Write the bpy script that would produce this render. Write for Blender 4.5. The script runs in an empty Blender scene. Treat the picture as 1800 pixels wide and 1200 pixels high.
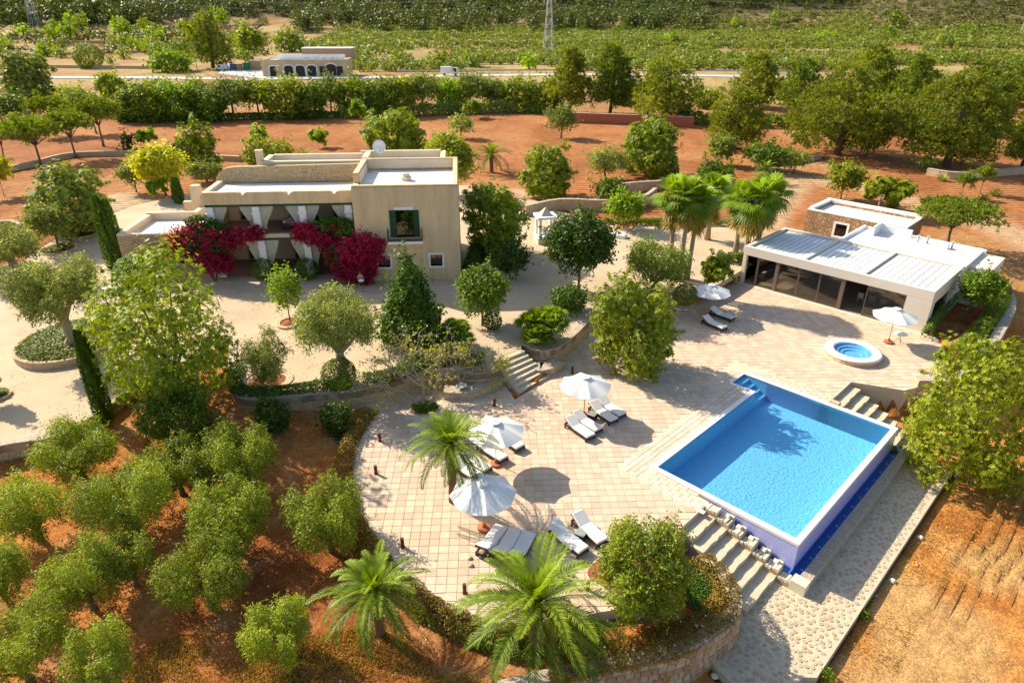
import bpy, math, random
import numpy as np
from mathutils import Vector, Matrix
rad = math.radians
SC = bpy.context.scene
COL = SC.collection
rng = np.random.default_rng(7)
random.seed(7)

# ---------------------------------------------------------------- camera
CAM_H = 22.0
FPX = 1170.0                      # focal length in pixels of an 1800 px wide frame
TH = math.atan(584 / 1170.0)      # downward pitch
cd = bpy.data.cameras.new('camera')
cd.sensor_width = 36.0
cd.lens = FPX / 1800 * 36
cd.clip_start = 0.5
cd.clip_end = 4000
cam = bpy.data.objects.new('camera', cd)
cam.location = (0, 0, CAM_H)
cam.rotation_euler = (math.pi / 2 - TH, 0, 0)
COL.objects.link(cam)
SC.camera = cam

# ---------------------------------------------------------------- light
SUN_AZ, SUN_EL = rad(145), rad(35.5)          # math azimuth (from +X, ccw) of the sun
sdir = Vector((math.cos(SUN_AZ) * math.cos(SUN_EL), math.sin(SUN_AZ) * math.cos(SUN_EL), math.sin(SUN_EL)))
W = bpy.data.worlds.new('World')
SC.world = W
W.use_nodes = True
wn = W.node_tree
bg = wn.nodes['Background']
sky = wn.nodes.new('ShaderNodeTexSky')
sky.sky_type = 'NISHITA'
sky.sun_disc = False
sky.sun_elevation = SUN_EL
sky.sun_rotation = math.pi / 2 - SUN_AZ
sky.air_density = 1.0
sky.dust_density = 1.5
sky.ozone_density = 0.6
wn.links.new(sky.outputs[0], bg.inputs[0])
bg.inputs[1].default_value = 0.12
sl = bpy.data.lights.new('sun', 'SUN')
sl.energy = 5.0
sl.angle = rad(0.5)
sl.color = (1.0, 0.89, 0.70)
so = bpy.data.objects.new('sun', sl)
so.rotation_euler = (-sdir).to_track_quat('-Z', 'Y').to_euler()
so.location = sdir * 60
COL.objects.link(so)
SC.view_settings.view_transform = 'Standard'
SC.view_settings.look = 'None'
SC.view_settings.gamma = 1
SC.view_settings.exposure = 0.80
SC.view_settings.use_curve_mapping = False
SC.cycles.max_bounces = 6
SC.cycles.diffuse_bounces = 3
SC.cycles.glossy_bounces = 3
SC.cycles.transmission_bounces = 4
SC.cycles.transparent_max_bounces = 8
SC.cycles.caustics_reflective = False
SC.cycles.caustics_refractive = False

# ---------------------------------------------------------------- measuring
CT, ST = math.cos(TH), math.sin(TH)
def ray(x, y):
    u = (x - 900) / FPX; v = (y - 600) / FPX
    return np.array([u, CT - v * ST, -ST - v * CT])
def gp(x, y, z=0.0):
    "ground point (z level) under a measured photo position"
    r = ray(x, y); t = (z - CAM_H) / r[2]
    return np.array([r[0] * t, r[1] * t, z])
def zcol(p, x, y):
    r = ray(x, y); return CAM_H + r[2] * p[1] / r[1]
def depth(p):
    return p[1] * CT - (p[2] - CAM_H) * ST
def mpp(p):
    return depth(p) / FPX
# pool frame: s along A (towards lower right), t along B (towards upper right)
PA = np.array([math.cos(rad(-45)), math.sin(rad(-45)), 0]); PB = np.array([math.cos(rad(45)), math.sin(rad(45)), 0])
PO = gp(1143.5, 819)
def st(s, t, z=0.0):
    p = PO + PA * s + PB * t; return np.array([p[0], p[1], z])
def to_st(p):
    d = p - PO; return d @ PA, d @ PB

# ---------------------------------------------------------------- objects
def tag(o, label=None, cat=None, group=None, kind=None):
    if label: o['label'] = label
    if cat: o['category'] = cat
    if group: o['group'] = group
    if kind: o['kind'] = kind
    return o
def thing(name, label, cat, loc=(0, 0, 0), rz=0.0, group=None):
    o = bpy.data.objects.new(name, None)
    o.empty_display_size = 0.2
    o.location = tuple(float(v) for v in loc); o.rotation_euler = (0, 0, rz)
    COL.objects.link(o)
    return tag(o, label, cat, group)
def link(name, me, parent=None):
    o = bpy.data.objects.new(name, me); COL.objects.link(o)
    if parent is not None: o.parent = parent
    return o
def copy_tree(o, parent=None):
    c = o.copy(); COL.objects.link(c); c.parent = parent
    for ch in [k for k in o.children]: copy_tree(ch, c)
    return c
def set_mat(o, m):
    if not o.material_slots: o.data.materials.append(m)
    o.material_slots[0].link = 'OBJECT'; o.material_slots[0].material = m

class MB:
    "collects simple shapes into one mesh"
    def __init__(self, M=None): self.v = []; self.f = []; self.M = M
    def add(self, vs, fs):
        b = len(self.v)
        if self.M is not None: vs = [tuple(self.M @ Vector(p)) for p in vs]
        self.v += [tuple(float(c) for c in p) for p in vs]; self.f += [tuple(i + b for i in f) for f in fs]; return self
    def box(self, x0, x1, y0, y1, z0, z1):
        return self.add([(x0, y0, z0), (x1, y0, z0), (x1, y1, z0), (x0, y1, z0), (x0, y0, z1), (x1, y0, z1), (x1, y1, z1), (x0, y1, z1)],
                        [(0, 3, 2, 1), (4, 5, 6, 7), (0, 1, 5, 4), (1, 2, 6, 5), (2, 3, 7, 6), (3, 0, 4, 7)])
    def bbox(self, x0, x1, y0, y1, z0, z1, b=0.03):
        "box with chamfered upper edges and corners"
        pl = lambda i: [(x0 + i, y0), (x1 - i, y0), (x1, y0 + i), (x1, y1 - i), (x1 - i, y1), (x0 + i, y1), (x0, y1 - i), (x0, y0 + i)]
        pt = [(x0 + b, y0 + b * 1.5), (x0 + b * 1.5, y0 + b)]
        n = 8
        v = [(p[0], p[1], z0) for p in pl(b)] + [(p[0], p[1], z1 - b) for p in pl(b)]
        q = [(x0 + 2 * b, y0 + b), (x1 - 2 * b, y0 + b), (x1 - b, y0 + 2 * b), (x1 - b, y1 - 2 * b), (x1 - 2 * b, y1 - b), (x0 + 2 * b, y1 - b), (x0 + b, y1 - 2 * b), (x0 + b, y0 + 2 * b)]
        v += [(p[0], p[1], z1) for p in q]
        f = [tuple(range(n))[::-1], tuple(range(2 * n, 3 * n))]
        for k in range(2):
            for i in range(n):
                j = (i + 1) % n; f.append((k * n + i, k * n + j, (k + 1) * n + j, (k + 1) * n + i))
        return self.add(v, f)
    def prism(self, poly, z0, z1):
        n = len(poly)
        a = sum(poly[i][0] * poly[(i + 1) % n][1] - poly[(i + 1) % n][0] * poly[i][1] for i in range(n))
        if a < 0: poly = poly[::-1]
        return self.add([(p[0], p[1], z0) for p in poly] + [(p[0], p[1], z1) for p in poly],
                        [tuple(range(n))[::-1], tuple(range(n, 2 * n))] + [(i, (i + 1) % n, n + (i + 1) % n, n + i) for i in range(n)])
    def vprism(self, poly, y0, y1):
        "polygon in x,z extruded along y"
        n = len(poly)
        return self.add([(p[0], y0, p[1]) for p in poly] + [(p[0], y1, p[1]) for p in poly],
                        [tuple(range(n)), tuple(range(n, 2 * n))[::-1]] + [(i, n + i, n + (i + 1) % n, (i + 1) % n) for i in range(n)])
    def tube(self, pts, rs, n=6, cap=True):
        pts = [Vector(p) for p in pts]; base = []; vs = []; fs = []
        if not hasattr(rs, '__len__'): rs = [rs] * len(pts)
        up = Vector((0, 0, 1)); prev = None
        for i, p in enumerate(pts):
            d = (pts[min(i + 1, len(pts) - 1)] - pts[max(i - 1, 0)])
            d = d.normalized() if d.length > 1e-9 else up
            if prev is None:
                a = d.orthogonal().normalized()
            else:
                a = prev - d * prev.dot(d); a = a.normalized() if a.length > 1e-6 else d.orthogonal().normalized()
            prev = a; b = d.cross(a)
            for k in range(n):
                an = 2 * math.pi * k / n; vs.append(p + (a * math.cos(an) + b * math.sin(an)) * rs[i])
        for i in range(len(pts) - 1):
            for k in range(n):
                fs.append((i * n + k, i * n + (k + 1) % n, (i + 1) * n + (k + 1) % n, (i + 1) * n + k))
        if cap: fs += [tuple(range(n))[::-1], tuple(range((len(pts) - 1) * n, len(pts) * n))]
        return self.add(vs, fs)
    def lathe(self, prof, c=(0, 0), n=32, sy=1.0, close=False, cap=True):
        vs = []; fs = []; m = len(prof)
        for k in range(n):
            a = 2 * math.pi * k / n
            for r, z in prof: vs.append((c[0] + r * math.cos(a), c[1] + r * math.sin(a) * sy, z))
        for k in range(n):
            j = (k + 1) % n
            for i in range(m - 1): fs.append((k * m + i, j * m + i, j * m + i + 1, k * m + i + 1))
            if close: fs.append((k * m + m - 1, j * m + m - 1, j * m, k * m))
        if not close and cap:
            if prof[0][0] > 1e-6: fs.append(tuple(k * m for k in range(n))[::-1])
            if prof[-1][0] > 1e-6: fs.append(tuple(k * m + m - 1 for k in range(n)))
        return self.add(vs, fs)
    def mesh(self, name, mat=None, smooth=False):
        me = bpy.data.meshes.new(name); me.from_pydata(self.v, [], self.f); me.update()
        if mat: me.materials.append(mat)
        if smooth: me.polygons.foreach_set('use_smooth', [True] * len(me.polygons))
        return me
    def build(self, name, mat=None, parent=None, smooth=False):
        return link(name, self.mesh(name, mat, smooth), parent)

def offset(pts, d):
    "offset an open polyline to its left by d"
    P = np.array(pts, float)[:, :2]; out = []
    for i in range(len(P)):
        a = P[max(i - 1, 0)]; b = P[min(i + 1, len(P) - 1)]
        t = b - a; t /= np.linalg.norm(t); out.append(P[i] + np.array([-t[1], t[0]]) * d)
    return np.array(out)
def smooth_line(pts, n=6, closed=False):
    "Catmull-Rom through the points"
    P = [np.array(p, float) for p in pts]; out = []; m = len(P)
    rngk = range(m) if closed else range(m - 1)
    for i in rngk:
        p0 = P[(i - 1) % m] if closed or i > 0 else P[i]; p1 = P[i]; p2 = P[(i + 1) % m]
        p3 = P[(i + 2) % m] if closed or i + 2 < m else p2
        for k in range(n):
            t = k / n
            out.append(0.5 * ((2 * p1) + (-p0 + p2) * t + (2 * p0 - 5 * p1 + 4 * p2 - p3) * t * t + (-p0 + 3 * p1 - 3 * p2 + p3) * t ** 3))
    if not closed: out.append(P[-1])
    return out
def inside(poly, x, y):
    poly = np.asarray(poly, float)[:, :2]; x = np.asarray(x, float); y = np.asarray(y, float)
    r = np.zeros(x.shape, bool); n = len(poly); j = n - 1
    for i in range(n):
        xi, yi = poly[i]; xj, yj = poly[j]
        if yi != yj:
            c = ((yi > y) != (yj > y)) & (x < (xj - xi) * (y - yi) / (yj - yi) + xi)
            r ^= c
        j = i
    return r
def dist_line(pts, x, y):
    P = np.asarray(pts, float)[:, :2]; d = np.full(np.shape(x), 1e9)
    for a, b in zip(P[:-1], P[1:]):
        ab = b - a; L = ab @ ab
        t = np.clip(((x - a[0]) * ab[0] + (y - a[1]) * ab[1]) / L, 0, 1)
        d = np.minimum(d, np.hypot(x - a[0] - t * ab[0], y - a[1] - t * ab[1]))
    return d
def sstep(x): x = np.clip(x, 0, 1); return x * x * (3 - 2 * x)
def vnoise(x, y, seed=0):
    "smooth value noise, vectorised"
    x = np.asarray(x, float); y = np.asarray(y, float)
    xi = np.floor(x).astype(np.int64); yi = np.floor(y).astype(np.int64); fx = sstep(x - xi); fy = sstep(y - yi)
    def h(a, b):
        n = (a * 374761393 + b * 668265263 + seed * 144269) & 0x7fffffff
        n = ((n ^ (n >> 13)) * 1274126177) & 0x7fffffff
        return ((n ^ (n >> 16)) & 0xffff) / 65535.0
    return (h(xi, yi) * (1 - fx) + h(xi + 1, yi) * fx) * (1 - fy) + (h(xi, yi + 1) * (1 - fx) + h(xi + 1, yi + 1) * fx) * fy
def fbm(x, y, oct=4, seed=0):
    r = 0; a = 0.5; f = 1.0
    for o in range(oct): r = r + a * vnoise(x * f, y * f, seed + o * 17); a *= 0.5; f *= 2.03
    return r / (1 - 0.5 ** oct)

# ---------------------------------------------------------------- materials
def newmat(name):
    m = bpy.data.materials.new(name); m.use_nodes = True
    nt = m.node_tree; return m, nt, nt.nodes['Principled BSDF']
def N(nt, t, **kw):
    n = nt.nodes.new(t)
    for k, v in kw.items():
        if hasattr(n, k): setattr(n, k, v)
        else: n.inputs[k].default_value = v
    return n
def coords(nt, scale=1.0, obj=True):
    tc = nt.nodes.new('ShaderNodeTexCoord') if obj else nt.nodes.new('ShaderNodeNewGeometry')
    return tc.outputs['Object'] if obj else tc.outputs['Position']
def mixc(nt, fac, a, b, blend='MIX'):
    n = nt.nodes.new('ShaderNodeMix'); n.data_type = 'RGBA'; n.blend_type = blend
    for s, v in ((0, fac), (6, a), (7, b)):
        if hasattr(v, 'links') or hasattr(v, 'is_linked'): nt.links.new(v, n.inputs[s])
        elif s == 0: n.inputs[0].default_value = v
        else: n.inputs[s].default_value = (*v[:3], 1)
    return n.outputs[2]
def ramp(nt, fac, a, b):
    n = nt.nodes.new('ShaderNodeMapRange'); n.inputs[1].default_value = a; n.inputs[2].default_value = b
    nt.links.new(fac, n.inputs[0]); return n.outputs[0]
def bump(nt, bs, height, strength=0.5, dist=0.05):
    b = nt.nodes.new('ShaderNodeBump'); b.inputs['Strength'].default_value = strength; b.inputs['Distance'].default_value = dist
    nt.links.new(height, b.inputs['Height']); nt.links.new(b.outputs[0], bs.inputs['Normal'])
def surf(name, c1, c2=None, scale=1.5, rough=0.8, fine=20.0, bmp=0.25, bdist=0.02, spec=0.3, speck=0.0, vary=0.0, stretch=None, world=False):
    "two-tone mottled surface with fine grain and relief"
    m, nt, bs = newmat(name)
    c2 = c2 or tuple(v * 0.8 for v in c1)
    co = coords(nt, obj=not world)
    if stretch:
        mp = nt.nodes.new('ShaderNodeMapping'); mp.inputs['Scale'].default_value = stretch
        nt.links.new(co, mp.inputs[0]); co = mp.outputs[0]
    n1 = N(nt, 'ShaderNodeTexNoise', Scale=scale, Detail=6.0, Roughness=0.6); nt.links.new(co, n1.inputs['Vector'])
    n2 = N(nt, 'ShaderNodeTexNoise', Scale=fine, Detail=4.0, Roughness=0.65); nt.links.new(co, n2.inputs['Vector'])
    col = mixc(nt, ramp(nt, n1.outputs['Fac'], 0.35, 0.65), c1, c2)
    g = ramp(nt, n2.outputs['Fac'], 0.3, 0.7)
    col = mixc(nt, 0.18 + speck, col, mixc(nt, g, tuple(v * 0.45 for v in c1), tuple(min(1, v * 1.45) for v in c1)))
    if vary:
        oi = nt.nodes.new('ShaderNodeObjectInfo'); hs = nt.nodes.new('ShaderNodeHueSaturation')
        nt.links.new(ramp(nt, oi.outputs['Random'], 0, 1), hs.inputs['Value'])
        mr = hs.inputs['Value'].links[0].from_node; mr.inputs[3].default_value = 1 - vary; mr.inputs[4].default_value = 1 + vary
        nt.links.new(col, hs.inputs['Color']); col = hs.outputs[0]
    nt.links.new(col, bs.inputs['Base Color'])
    bs.inputs['Roughness'].default_value = rough; bs.inputs['Specular IOR Level'].default_value = spec
    if bmp: bump(nt, bs, n2.outputs['Fac'], bmp, bdist)
    return m
def stonework(name, ca, cb, mortar, scale=4.0, rough=0.9, world=True, gap=0.06, bmp=0.8, zs=1.3):
    "rubble stone: voronoi stones with recessed joints"
    m, nt, bs = newmat(name); co = coords(nt, obj=not world)
    mp = nt.nodes.new('ShaderNodeMapping'); mp.inputs['Scale'].default_value = (1, 1, zs); nt.links.new(co, mp.inputs[0])
    wn_ = N(nt, 'ShaderNodeTexNoise', Scale=3.0, Detail=2.0); nt.links.new(mp.outputs[0], wn_.inputs['Vector'])
    wv = nt.nodes.new('ShaderNodeVectorMath'); wv.operation = 'MULTIPLY_ADD'; wv.inputs[1].default_value = (.18, .18, .18)
    nt.links.new(wn_.outputs['Color'], wv.inputs[0]); nt.links.new(mp.outputs[0], wv.inputs[2])
    v1 = N(nt, 'ShaderNodeTexVoronoi', Scale=scale); v1.feature = 'F1'; nt.links.new(wv.outputs[0], v1.inputs['Vector'])
    v2 = N(nt, 'ShaderNodeTexVoronoi', Scale=scale); v2.feature = 'DISTANCE_TO_EDGE'; nt.links.new(wv.outputs[0], v2.inputs['Vector'])
    sep = nt.nodes.new('ShaderNodeSeparateColor'); nt.links.new(v1.outputs['Color'], sep.inputs[0])
    col = mixc(nt, sep.outputs[0], ca, cb)
    n2 = N(nt, 'ShaderNodeTexNoise', Scale=22.0, Detail=4.0); nt.links.new(co, n2.inputs['Vector'])
    col = mixc(nt, 0.3, col, mixc(nt, ramp(nt, n2.outputs['Fac'], .3, .7), tuple(c * .4 for c in ca), tuple(min(1, c * 1.4) for c in cb)))
    e = ramp(nt, v2.outputs['Distance'], 0.0, gap)
    col = mixc(nt, e, mortar, col)
    nt.links.new(col, bs.inputs['Base Color']); bs.inputs['Roughness'].default_value = rough; bs.inputs['Specular IOR Level'].default_value = .2
    mx = nt.nodes.new('ShaderNodeMath'); mx.operation = 'MULTIPLY_ADD'; mx.inputs[1].default_value = .25
    nt.links.new(n2.outputs['Fac'], mx.inputs[0]); nt.links.new(e, mx.inputs[2])
    bump(nt, bs, mx.outputs[0], bmp, 0.05)
    return m
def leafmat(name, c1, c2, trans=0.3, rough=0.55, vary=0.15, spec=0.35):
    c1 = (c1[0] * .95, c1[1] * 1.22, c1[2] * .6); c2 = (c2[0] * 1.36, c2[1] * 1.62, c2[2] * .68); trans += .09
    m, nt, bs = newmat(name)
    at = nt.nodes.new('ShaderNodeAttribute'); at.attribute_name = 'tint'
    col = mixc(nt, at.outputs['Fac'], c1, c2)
    oi = nt.nodes.new('ShaderNodeObjectInfo'); hs = nt.nodes.new('ShaderNodeHueSaturation')
    mr = nt.nodes.new('ShaderNodeMapRange'); mr.inputs[3].default_value = 1 - vary; mr.inputs[4].default_value = 1 + vary
    nt.links.new(oi.outputs['Random'], mr.inputs[0]); nt.links.new(mr.outputs[0], hs.inputs['Value']); nt.links.new(col, hs.inputs['Color'])
    nt.links.new(hs.outputs[0], bs.inputs['Base Color'])
    bs.inputs['Roughness'].default_value = rough; bs.inputs['Specular IOR Level'].default_value = spec
    tr = nt.nodes.new('ShaderNodeBsdfTranslucent')
    tc = mixc(nt, 1.0, hs.outputs[0], (1.5, 1.35, .6), 'MULTIPLY'); nt.links.new(tc, tr.inputs[0])
    mx = nt.nodes.new('ShaderNodeMixShader'); mx.inputs[0].default_value = trans
    nt.links.new(bs.outputs[0], mx.inputs[1]); nt.links.new(tr.outputs[0], mx.inputs[2])
    nt.links.new(mx.outputs[0], nt.nodes['Material Output'].inputs[0])
    return m
def glassmat(name, tint, base=0.08, dark=0.0):
    "window / water surface: clear body with fresnel reflection"
    m, nt, bs = newmat(name); nt.nodes.remove(bs)
    tr = nt.nodes.new('ShaderNodeBsdfTransparent'); tr.inputs[0].default_value = (*tint, 1)
    gl = nt.nodes.new('ShaderNodeBsdfGlossy'); gl.inputs['Roughness'].default_value = 0.02
    fr = nt.nodes.new('ShaderNodeFresnel'); fr.inputs[0].default_value = 1.45
    mm = nt.nodes.new('ShaderNodeMath'); mm.operation = 'ADD'; mm.inputs[1].default_value = base; mm.use_clamp = True
    nt.links.new(fr.outputs[0], mm.inputs[0])
    mx = nt.nodes.new('ShaderNodeMixShader'); nt.links.new(mm.outputs[0], mx.inputs[0])
    nt.links.new(tr.outputs[0], mx.inputs[1]); nt.links.new(gl.outputs[0], mx.inputs[2])
    nt.links.new(mx.outputs[0], nt.nodes['Material Output'].inputs[0])
    return m, nt, gl, fr

M = {}
M['plaster'] = surf('ochre plaster', (.77, .57, .335), (.57, .41, .235), 1.1, .9, 14, .35, .02, stretch=(1, 1, .22))
M['plaster_pale'] = surf('pale plaster', (.70, .58, .42), (.62, .50, .35), .8, .9, 14, .3, .02)
M['white'] = surf('white lime paint', (.87, .86, .84), (.80, .79, .77), 1.0, .75, 18, .1, .01)
M['pav'] = surf('cream render', (.74, .66, .56), (.69, .61, .51), .7, .8, 16, .15, .01)
M['roofwhite'] = surf('white roof coat', (.84, .82, .78), (.70, .66, .60), .45, .7, 10, .1, .01)
M['rubble'] = stonework('rubble limestone', (.68, .50, .31), (.52, .36, .21), (.60, .47, .31), 3.2, gap=.05)
M['villastone'] = stonework('villa fieldstone', (.66, .50, .29), (.50, .36, .19), (.30, .22, .14), 4.5, gap=.07)
M['annexstone'] = stonework('annex fieldstone', (.62, .43, .25), (.36, .20, .10), (.20, .13, .08), 3.6, gap=.08, bmp=1.0, zs=1.0)
M['coping'] = stonework('coping stone', (.56, .48, .37), (.44, .36, .27), (.36, .30, .22), 4.0, gap=.05, bmp=.5)
M['step'] = surf('step stone', (.60, .51, .37), (.50, .41, .28), 2.5, .9, 18, .5, .03, speck=.1)
M['terracotta'] = surf('terracotta', (.42, .14, .07), (.36, .11, .05), 3, .7)
M['corten'] = surf('rusted steel', (.17, .045, .02), (.10, .03, .015), 6, .7)
M['green'] = surf('green paint', (.012, .075, .045), (.01, .055, .035), 3, .5)
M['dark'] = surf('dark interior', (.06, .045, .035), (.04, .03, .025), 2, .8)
M['iron'] = surf('black iron', (.03, .025, .025), None, 4, .5)
M['brownframe'] = surf('bronze frame', (.20, .14, .11), (.16, .11, .085), 3, .5)
M['wicker'] = surf('dark wicker', (.055, .035, .028), (.03, .02, .016), 12, .7, 60, .8, .01)
M['cushion'] = surf('off white cushion', (.80, .77, .72), (.74, .70, .65), 3, .9, 40, .15)
M['towel'] = surf('white towel', (.83, .82, .80), (.78, .76, .73), 4, .95, 50, .4)
M['canvas'] = surf('white canvas', (.82, .79, .74), (.76, .73, .68), 2, .9, 30, .1)
M['curtain'] = surf('linen curtain', (.62, .58, .48), (.54, .50, .41), 3, .95, 30, .2)
M['wood'] = surf('weathered teak', (.40, .27, .15), (.32, .2, .11), 4, .7)
M['brownfloor'] = surf('brown floor tiles', (.28, .17, .11), (.23, .14, .09), 3, .7)
M['bark'] = surf('grey bark', (.20, .15, .10), (.12, .09, .06), 5, .95, 25, 1.0, .05, stretch=(1, 1, .3))
M['barkpale'] = surf('pale bark', (.42, .34, .24), (.30, .23, .15), 6, .95, 25, .8, .04, stretch=(1, 1, .3))
M['palmtrunk'] = surf('palm trunk', (.30, .19, .10), (.17, .10, .055), 7, .95, 20, 1.0, .08, stretch=(1, 1, 2.5))
M['metal'] = surf('galvanised steel', (.50, .50, .48), (.42, .42, .40), 3, .45)
M['redsoil'] = surf('raked red soil', (.34, .105, .045), (.26, .075, .03), 2, .95, 25, .8, .05)
# ---------------------------------------------------------------- levels and outlines (metres)
ZY = 1.1                       # gravel yard level; pool terrace is 0
G2 = lambda pts, z: [gp(x, y, z)[:2] for x, y in pts]
WALL_L = smooth_line(G2([(404, 600), (402, 632), (400, 668), (410, 693), (440, 703), (500, 699), (560, 693), (620, 688), (680, 674), (740, 652), (790, 652), (835, 657), (880, 650)], ZY), 5)
WALL_R = smooth_line(G2([(918, 606), (945, 617), (975, 613), (1008, 592), (1040, 560), (1075, 530), (1130, 512), (1185, 515), (1224, 517)], ZY), 5)
TERR = (G2([(905, 702)], 0) + [WALL_L[-1] + np.array([.3, .1])] + [w + np.array([.05, .15]) for w in WALL_L[-2:-26:-1]] + G2([(668, 722), (641, 745), (622, 790), (617, 830), (625, 880), (645, 930), (690, 990), (740, 1040),
            (800, 1078), (860, 1098), (930, 1105), (1000, 1092), (1050, 1075), (1100, 1068), (1150, 1070), (1182, 1058), (1195, 1030)], 0)
        + [st(3.75, -3.0)[:2], st(3.75, -.35)[:2], st(-.0, -.12)[:2], st(0, 11.1)[:2], st(-1.45, 11.1)[:2], st(-1.45, 13.32)[:2], st(4.15, 13.32)[:2], st(4.15, 17.0)[:2],
           st(7.0, 18.3)[:2], st(8.2, 21)[:2], st(8.0, 24.5)[:2], st(6.2, 28.3)[:2], st(-9.9, 28.3)[:2]]
        + G2([(1262, 505)], 0) + [w + np.array([-.05, .15]) for w in WALL_R[:2:-1]] + [tuple(gp(963, 664, 0)[:2])])
KERB = smooth_line(G2([(-160, 830), (0, 787), (100, 770), (150, 742), (192, 716), (265, 668), (320, 640), (365, 622)], ZY - .1), 5)
YARD = ([k for k in KERB] + G2([(404, 602)], ZY) + [w for w in WALL_L[4:]] + G2([(863, 633), (915, 613)], ZY) + [w for w in WALL_R]
        + G2([(1262, 500), (1312, 470), (1318, 432), (1345, 395), (1260, 385), (1150, 392), (1090, 398), (1040, 388), (985, 372), (940, 352), (850, 345), (840, 326),
              (770, 326), (560, 322), (420, 330), (310, 345), (240, 360), (168, 386), (112, 412), (60, 443), (0, 490), (-160, 560)], ZY))
FWALL = smooth_line(G2([(860, 1222), (940, 1201), (1010, 1186), (1100, 1169), (1200, 1147), (1268, 1107), (1300, 1076), (1303, 1046)], -.3), 6)
PATHZ = -1.9
LAND = [st(7.6, -.94)[:2], st(9.15, -1.0)[:2], st(9.15, 14.2)[:2], st(11.3, 14.2)[:2], st(11.3, -4.6)[:2]] + G2([(1412, 1190), (1375, 1222), (1320, 1222), (1278, 1192), (1248, 1160), (1290, 1100)], PATHZ) + [st(7.6, -3.95)[:2]]
HIGH = ([(-900, -40), (-3, -40)] + [w for w in FWALL] + [st(3.9, -3.1)[:2], st(3.9, -.3)[:2], st(-.2, -.2)[:2], st(-.2, 13.5)[:2], st(4.3, 13.5)[:2], st(4.3, 17.1)[:2], st(7.1, 18.4)[:2], st(8.2, 21)[:2]]
        + G2([(1640, 640), (1700, 655), (1742, 620), (1780, 560), (1776, 525), (1750, 500)], .2) + [(60, 66), (900, 90), (900, 1600), (-900, 1600)])
POOLRECT = [st(-.1, -.6)[:2], st(8.8, -.6)[:2], st(8.8, 13.9)[:2], st(-.1, 13.3)[:2]]
ENTRY = [st(-2.0, 10.6)[:2], st(.5, 10.6)[:2], st(.5, 13.4)[:2], st(-2.0, 13.4)[:2]]
FARBANK = [st(4.0, 16.6)[:2], st(9.8, 16.4)[:2], st(9.8, 20.6)[:2], st(8.4, 21.2)[:2], st(7.0, 18.3)[:2]]
PATHRECT = [st(8.2, -6)[:2], st(11.2, -6)[:2], st(11.2, 14.3)[:2], st(8.2, 14.3)[:2]]
STEPRECT = [st(3.8, -3.6)[:2], st(8.6, -4.2)[:2], st(8.6, -.2)[:2], st(3.8, -.2)[:2]]
PAVRECT = [st(-10.6, 27.7)[:2], st(7.2, 27.7)[:2], st(7.2, 42.6)[:2], st(-5, 42.6)[:2], st(-5, 36.6)[:2], st(-10.6, 36.6)[:2]]
FSTEPRECT = [st(4.1, 13.3)[:2], st(8.7, 13.3)[:2], st(8.7, 16.6)[:2], st(4.1, 17.0)[:2]]

def hill(x, y):
    "far slopes behind the plantation"
    base = .004 * np.clip(y - 80, 0, 250)
    c = 120 * sstep((y - 585) / 650)
    l = 95 * sstep((y - 300) / 900) * sstep((-x * 1.0 - .28 * y) / (.28 * y + 40))
    r = 115 * sstep((y - 430) / 620) * sstep((x - .36 * y) / (.22 * y + 30))
    und = 3.0 * (fbm(x / 60, y / 60, 3, 5) - .5) * sstep((y - 260) / 200)
    return base + np.maximum(np.maximum(c, l), r) + und
def height(x, y):
    x = np.asarray(x, float); y = np.asarray(y, float)
    orch = np.maximum(-.5, -.75 + 1.5 * sstep((y - 14) / 28) - .75 * sstep((x + 17) / 8) * (1 - sstep((y - 34) / 10)))
    back = 1.0 + hill(x, y)
    z = orch + (back - orch) * sstep((y - 47) / 14)
    rt = sstep((x - 24) / 10) * (1 - sstep((y - 60) / 12))
    z = z * (1 - rt) + rt * np.minimum(z, .25 + .5 * sstep((y - 46) / 14))
    low = -2.25 + 3.25 * sstep((y - 31) / 34) + hill(x, y) * sstep((y - 50) / 30)
    hi = inside(HIGH, x, y)
    z = np.where(hi, z, low)
    soil = (fbm(x / .9, y / .9, 3, 3) - .5) * .10 * np.where(y < 70, 1, .6)
    s, t = (x - PO[0]) * PA[0] + (y - PO[1]) * PA[1], (x - PO[0]) * PB[0] + (y - PO[1]) * PB[1]
    pl = (~hi) & (s > 12.0) & (y < 45)
    ph = s / .62 + 1.6 * fbm(s / 5, t / 5, 3, 8) + .35 * np.sin(t / 3.1)
    mask = sstep((s - 12.4) / 1.2) * sstep((t + 4) / 4) * sstep((fbm(s / 4, t / 4, 2, 77) - .3) / .25)
    z = z + soil + np.where(pl, .13 * np.sin(2 * np.pi * ph) * mask + .07 * (fbm(x / .28, y / .28, 2, 4) - .5), 0)
    z = np.where(inside(YARD, x, y), np.minimum(z, ZY - .3), z)
    z = np.where(inside(TERR, x, y), np.minimum(z, -.55), z)
    z = np.where(inside(PAVRECT, x, y), np.minimum(z, -.35), z)
    z = np.where(inside(LAND, x, y) | inside(PATHRECT, x, y) | inside(STEPRECT, x, y) | inside(FSTEPRECT, x, y), np.minimum(z, -2.5), z)
    z = np.where(inside(FARBANK, x, y), np.minimum(z, -1.95), z)
    z = np.where(inside(POOLRECT, x, y) | inside(ENTRY, x, y), -3.2, z)
    return z
def gnd(px, py):
    z = 0.5
    for _ in range(14):
        p = gp(px, py, z); z = 0.5 * z + 0.5 * float(height(p[0], p[1]))
    return gp(px, py, z)

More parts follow.
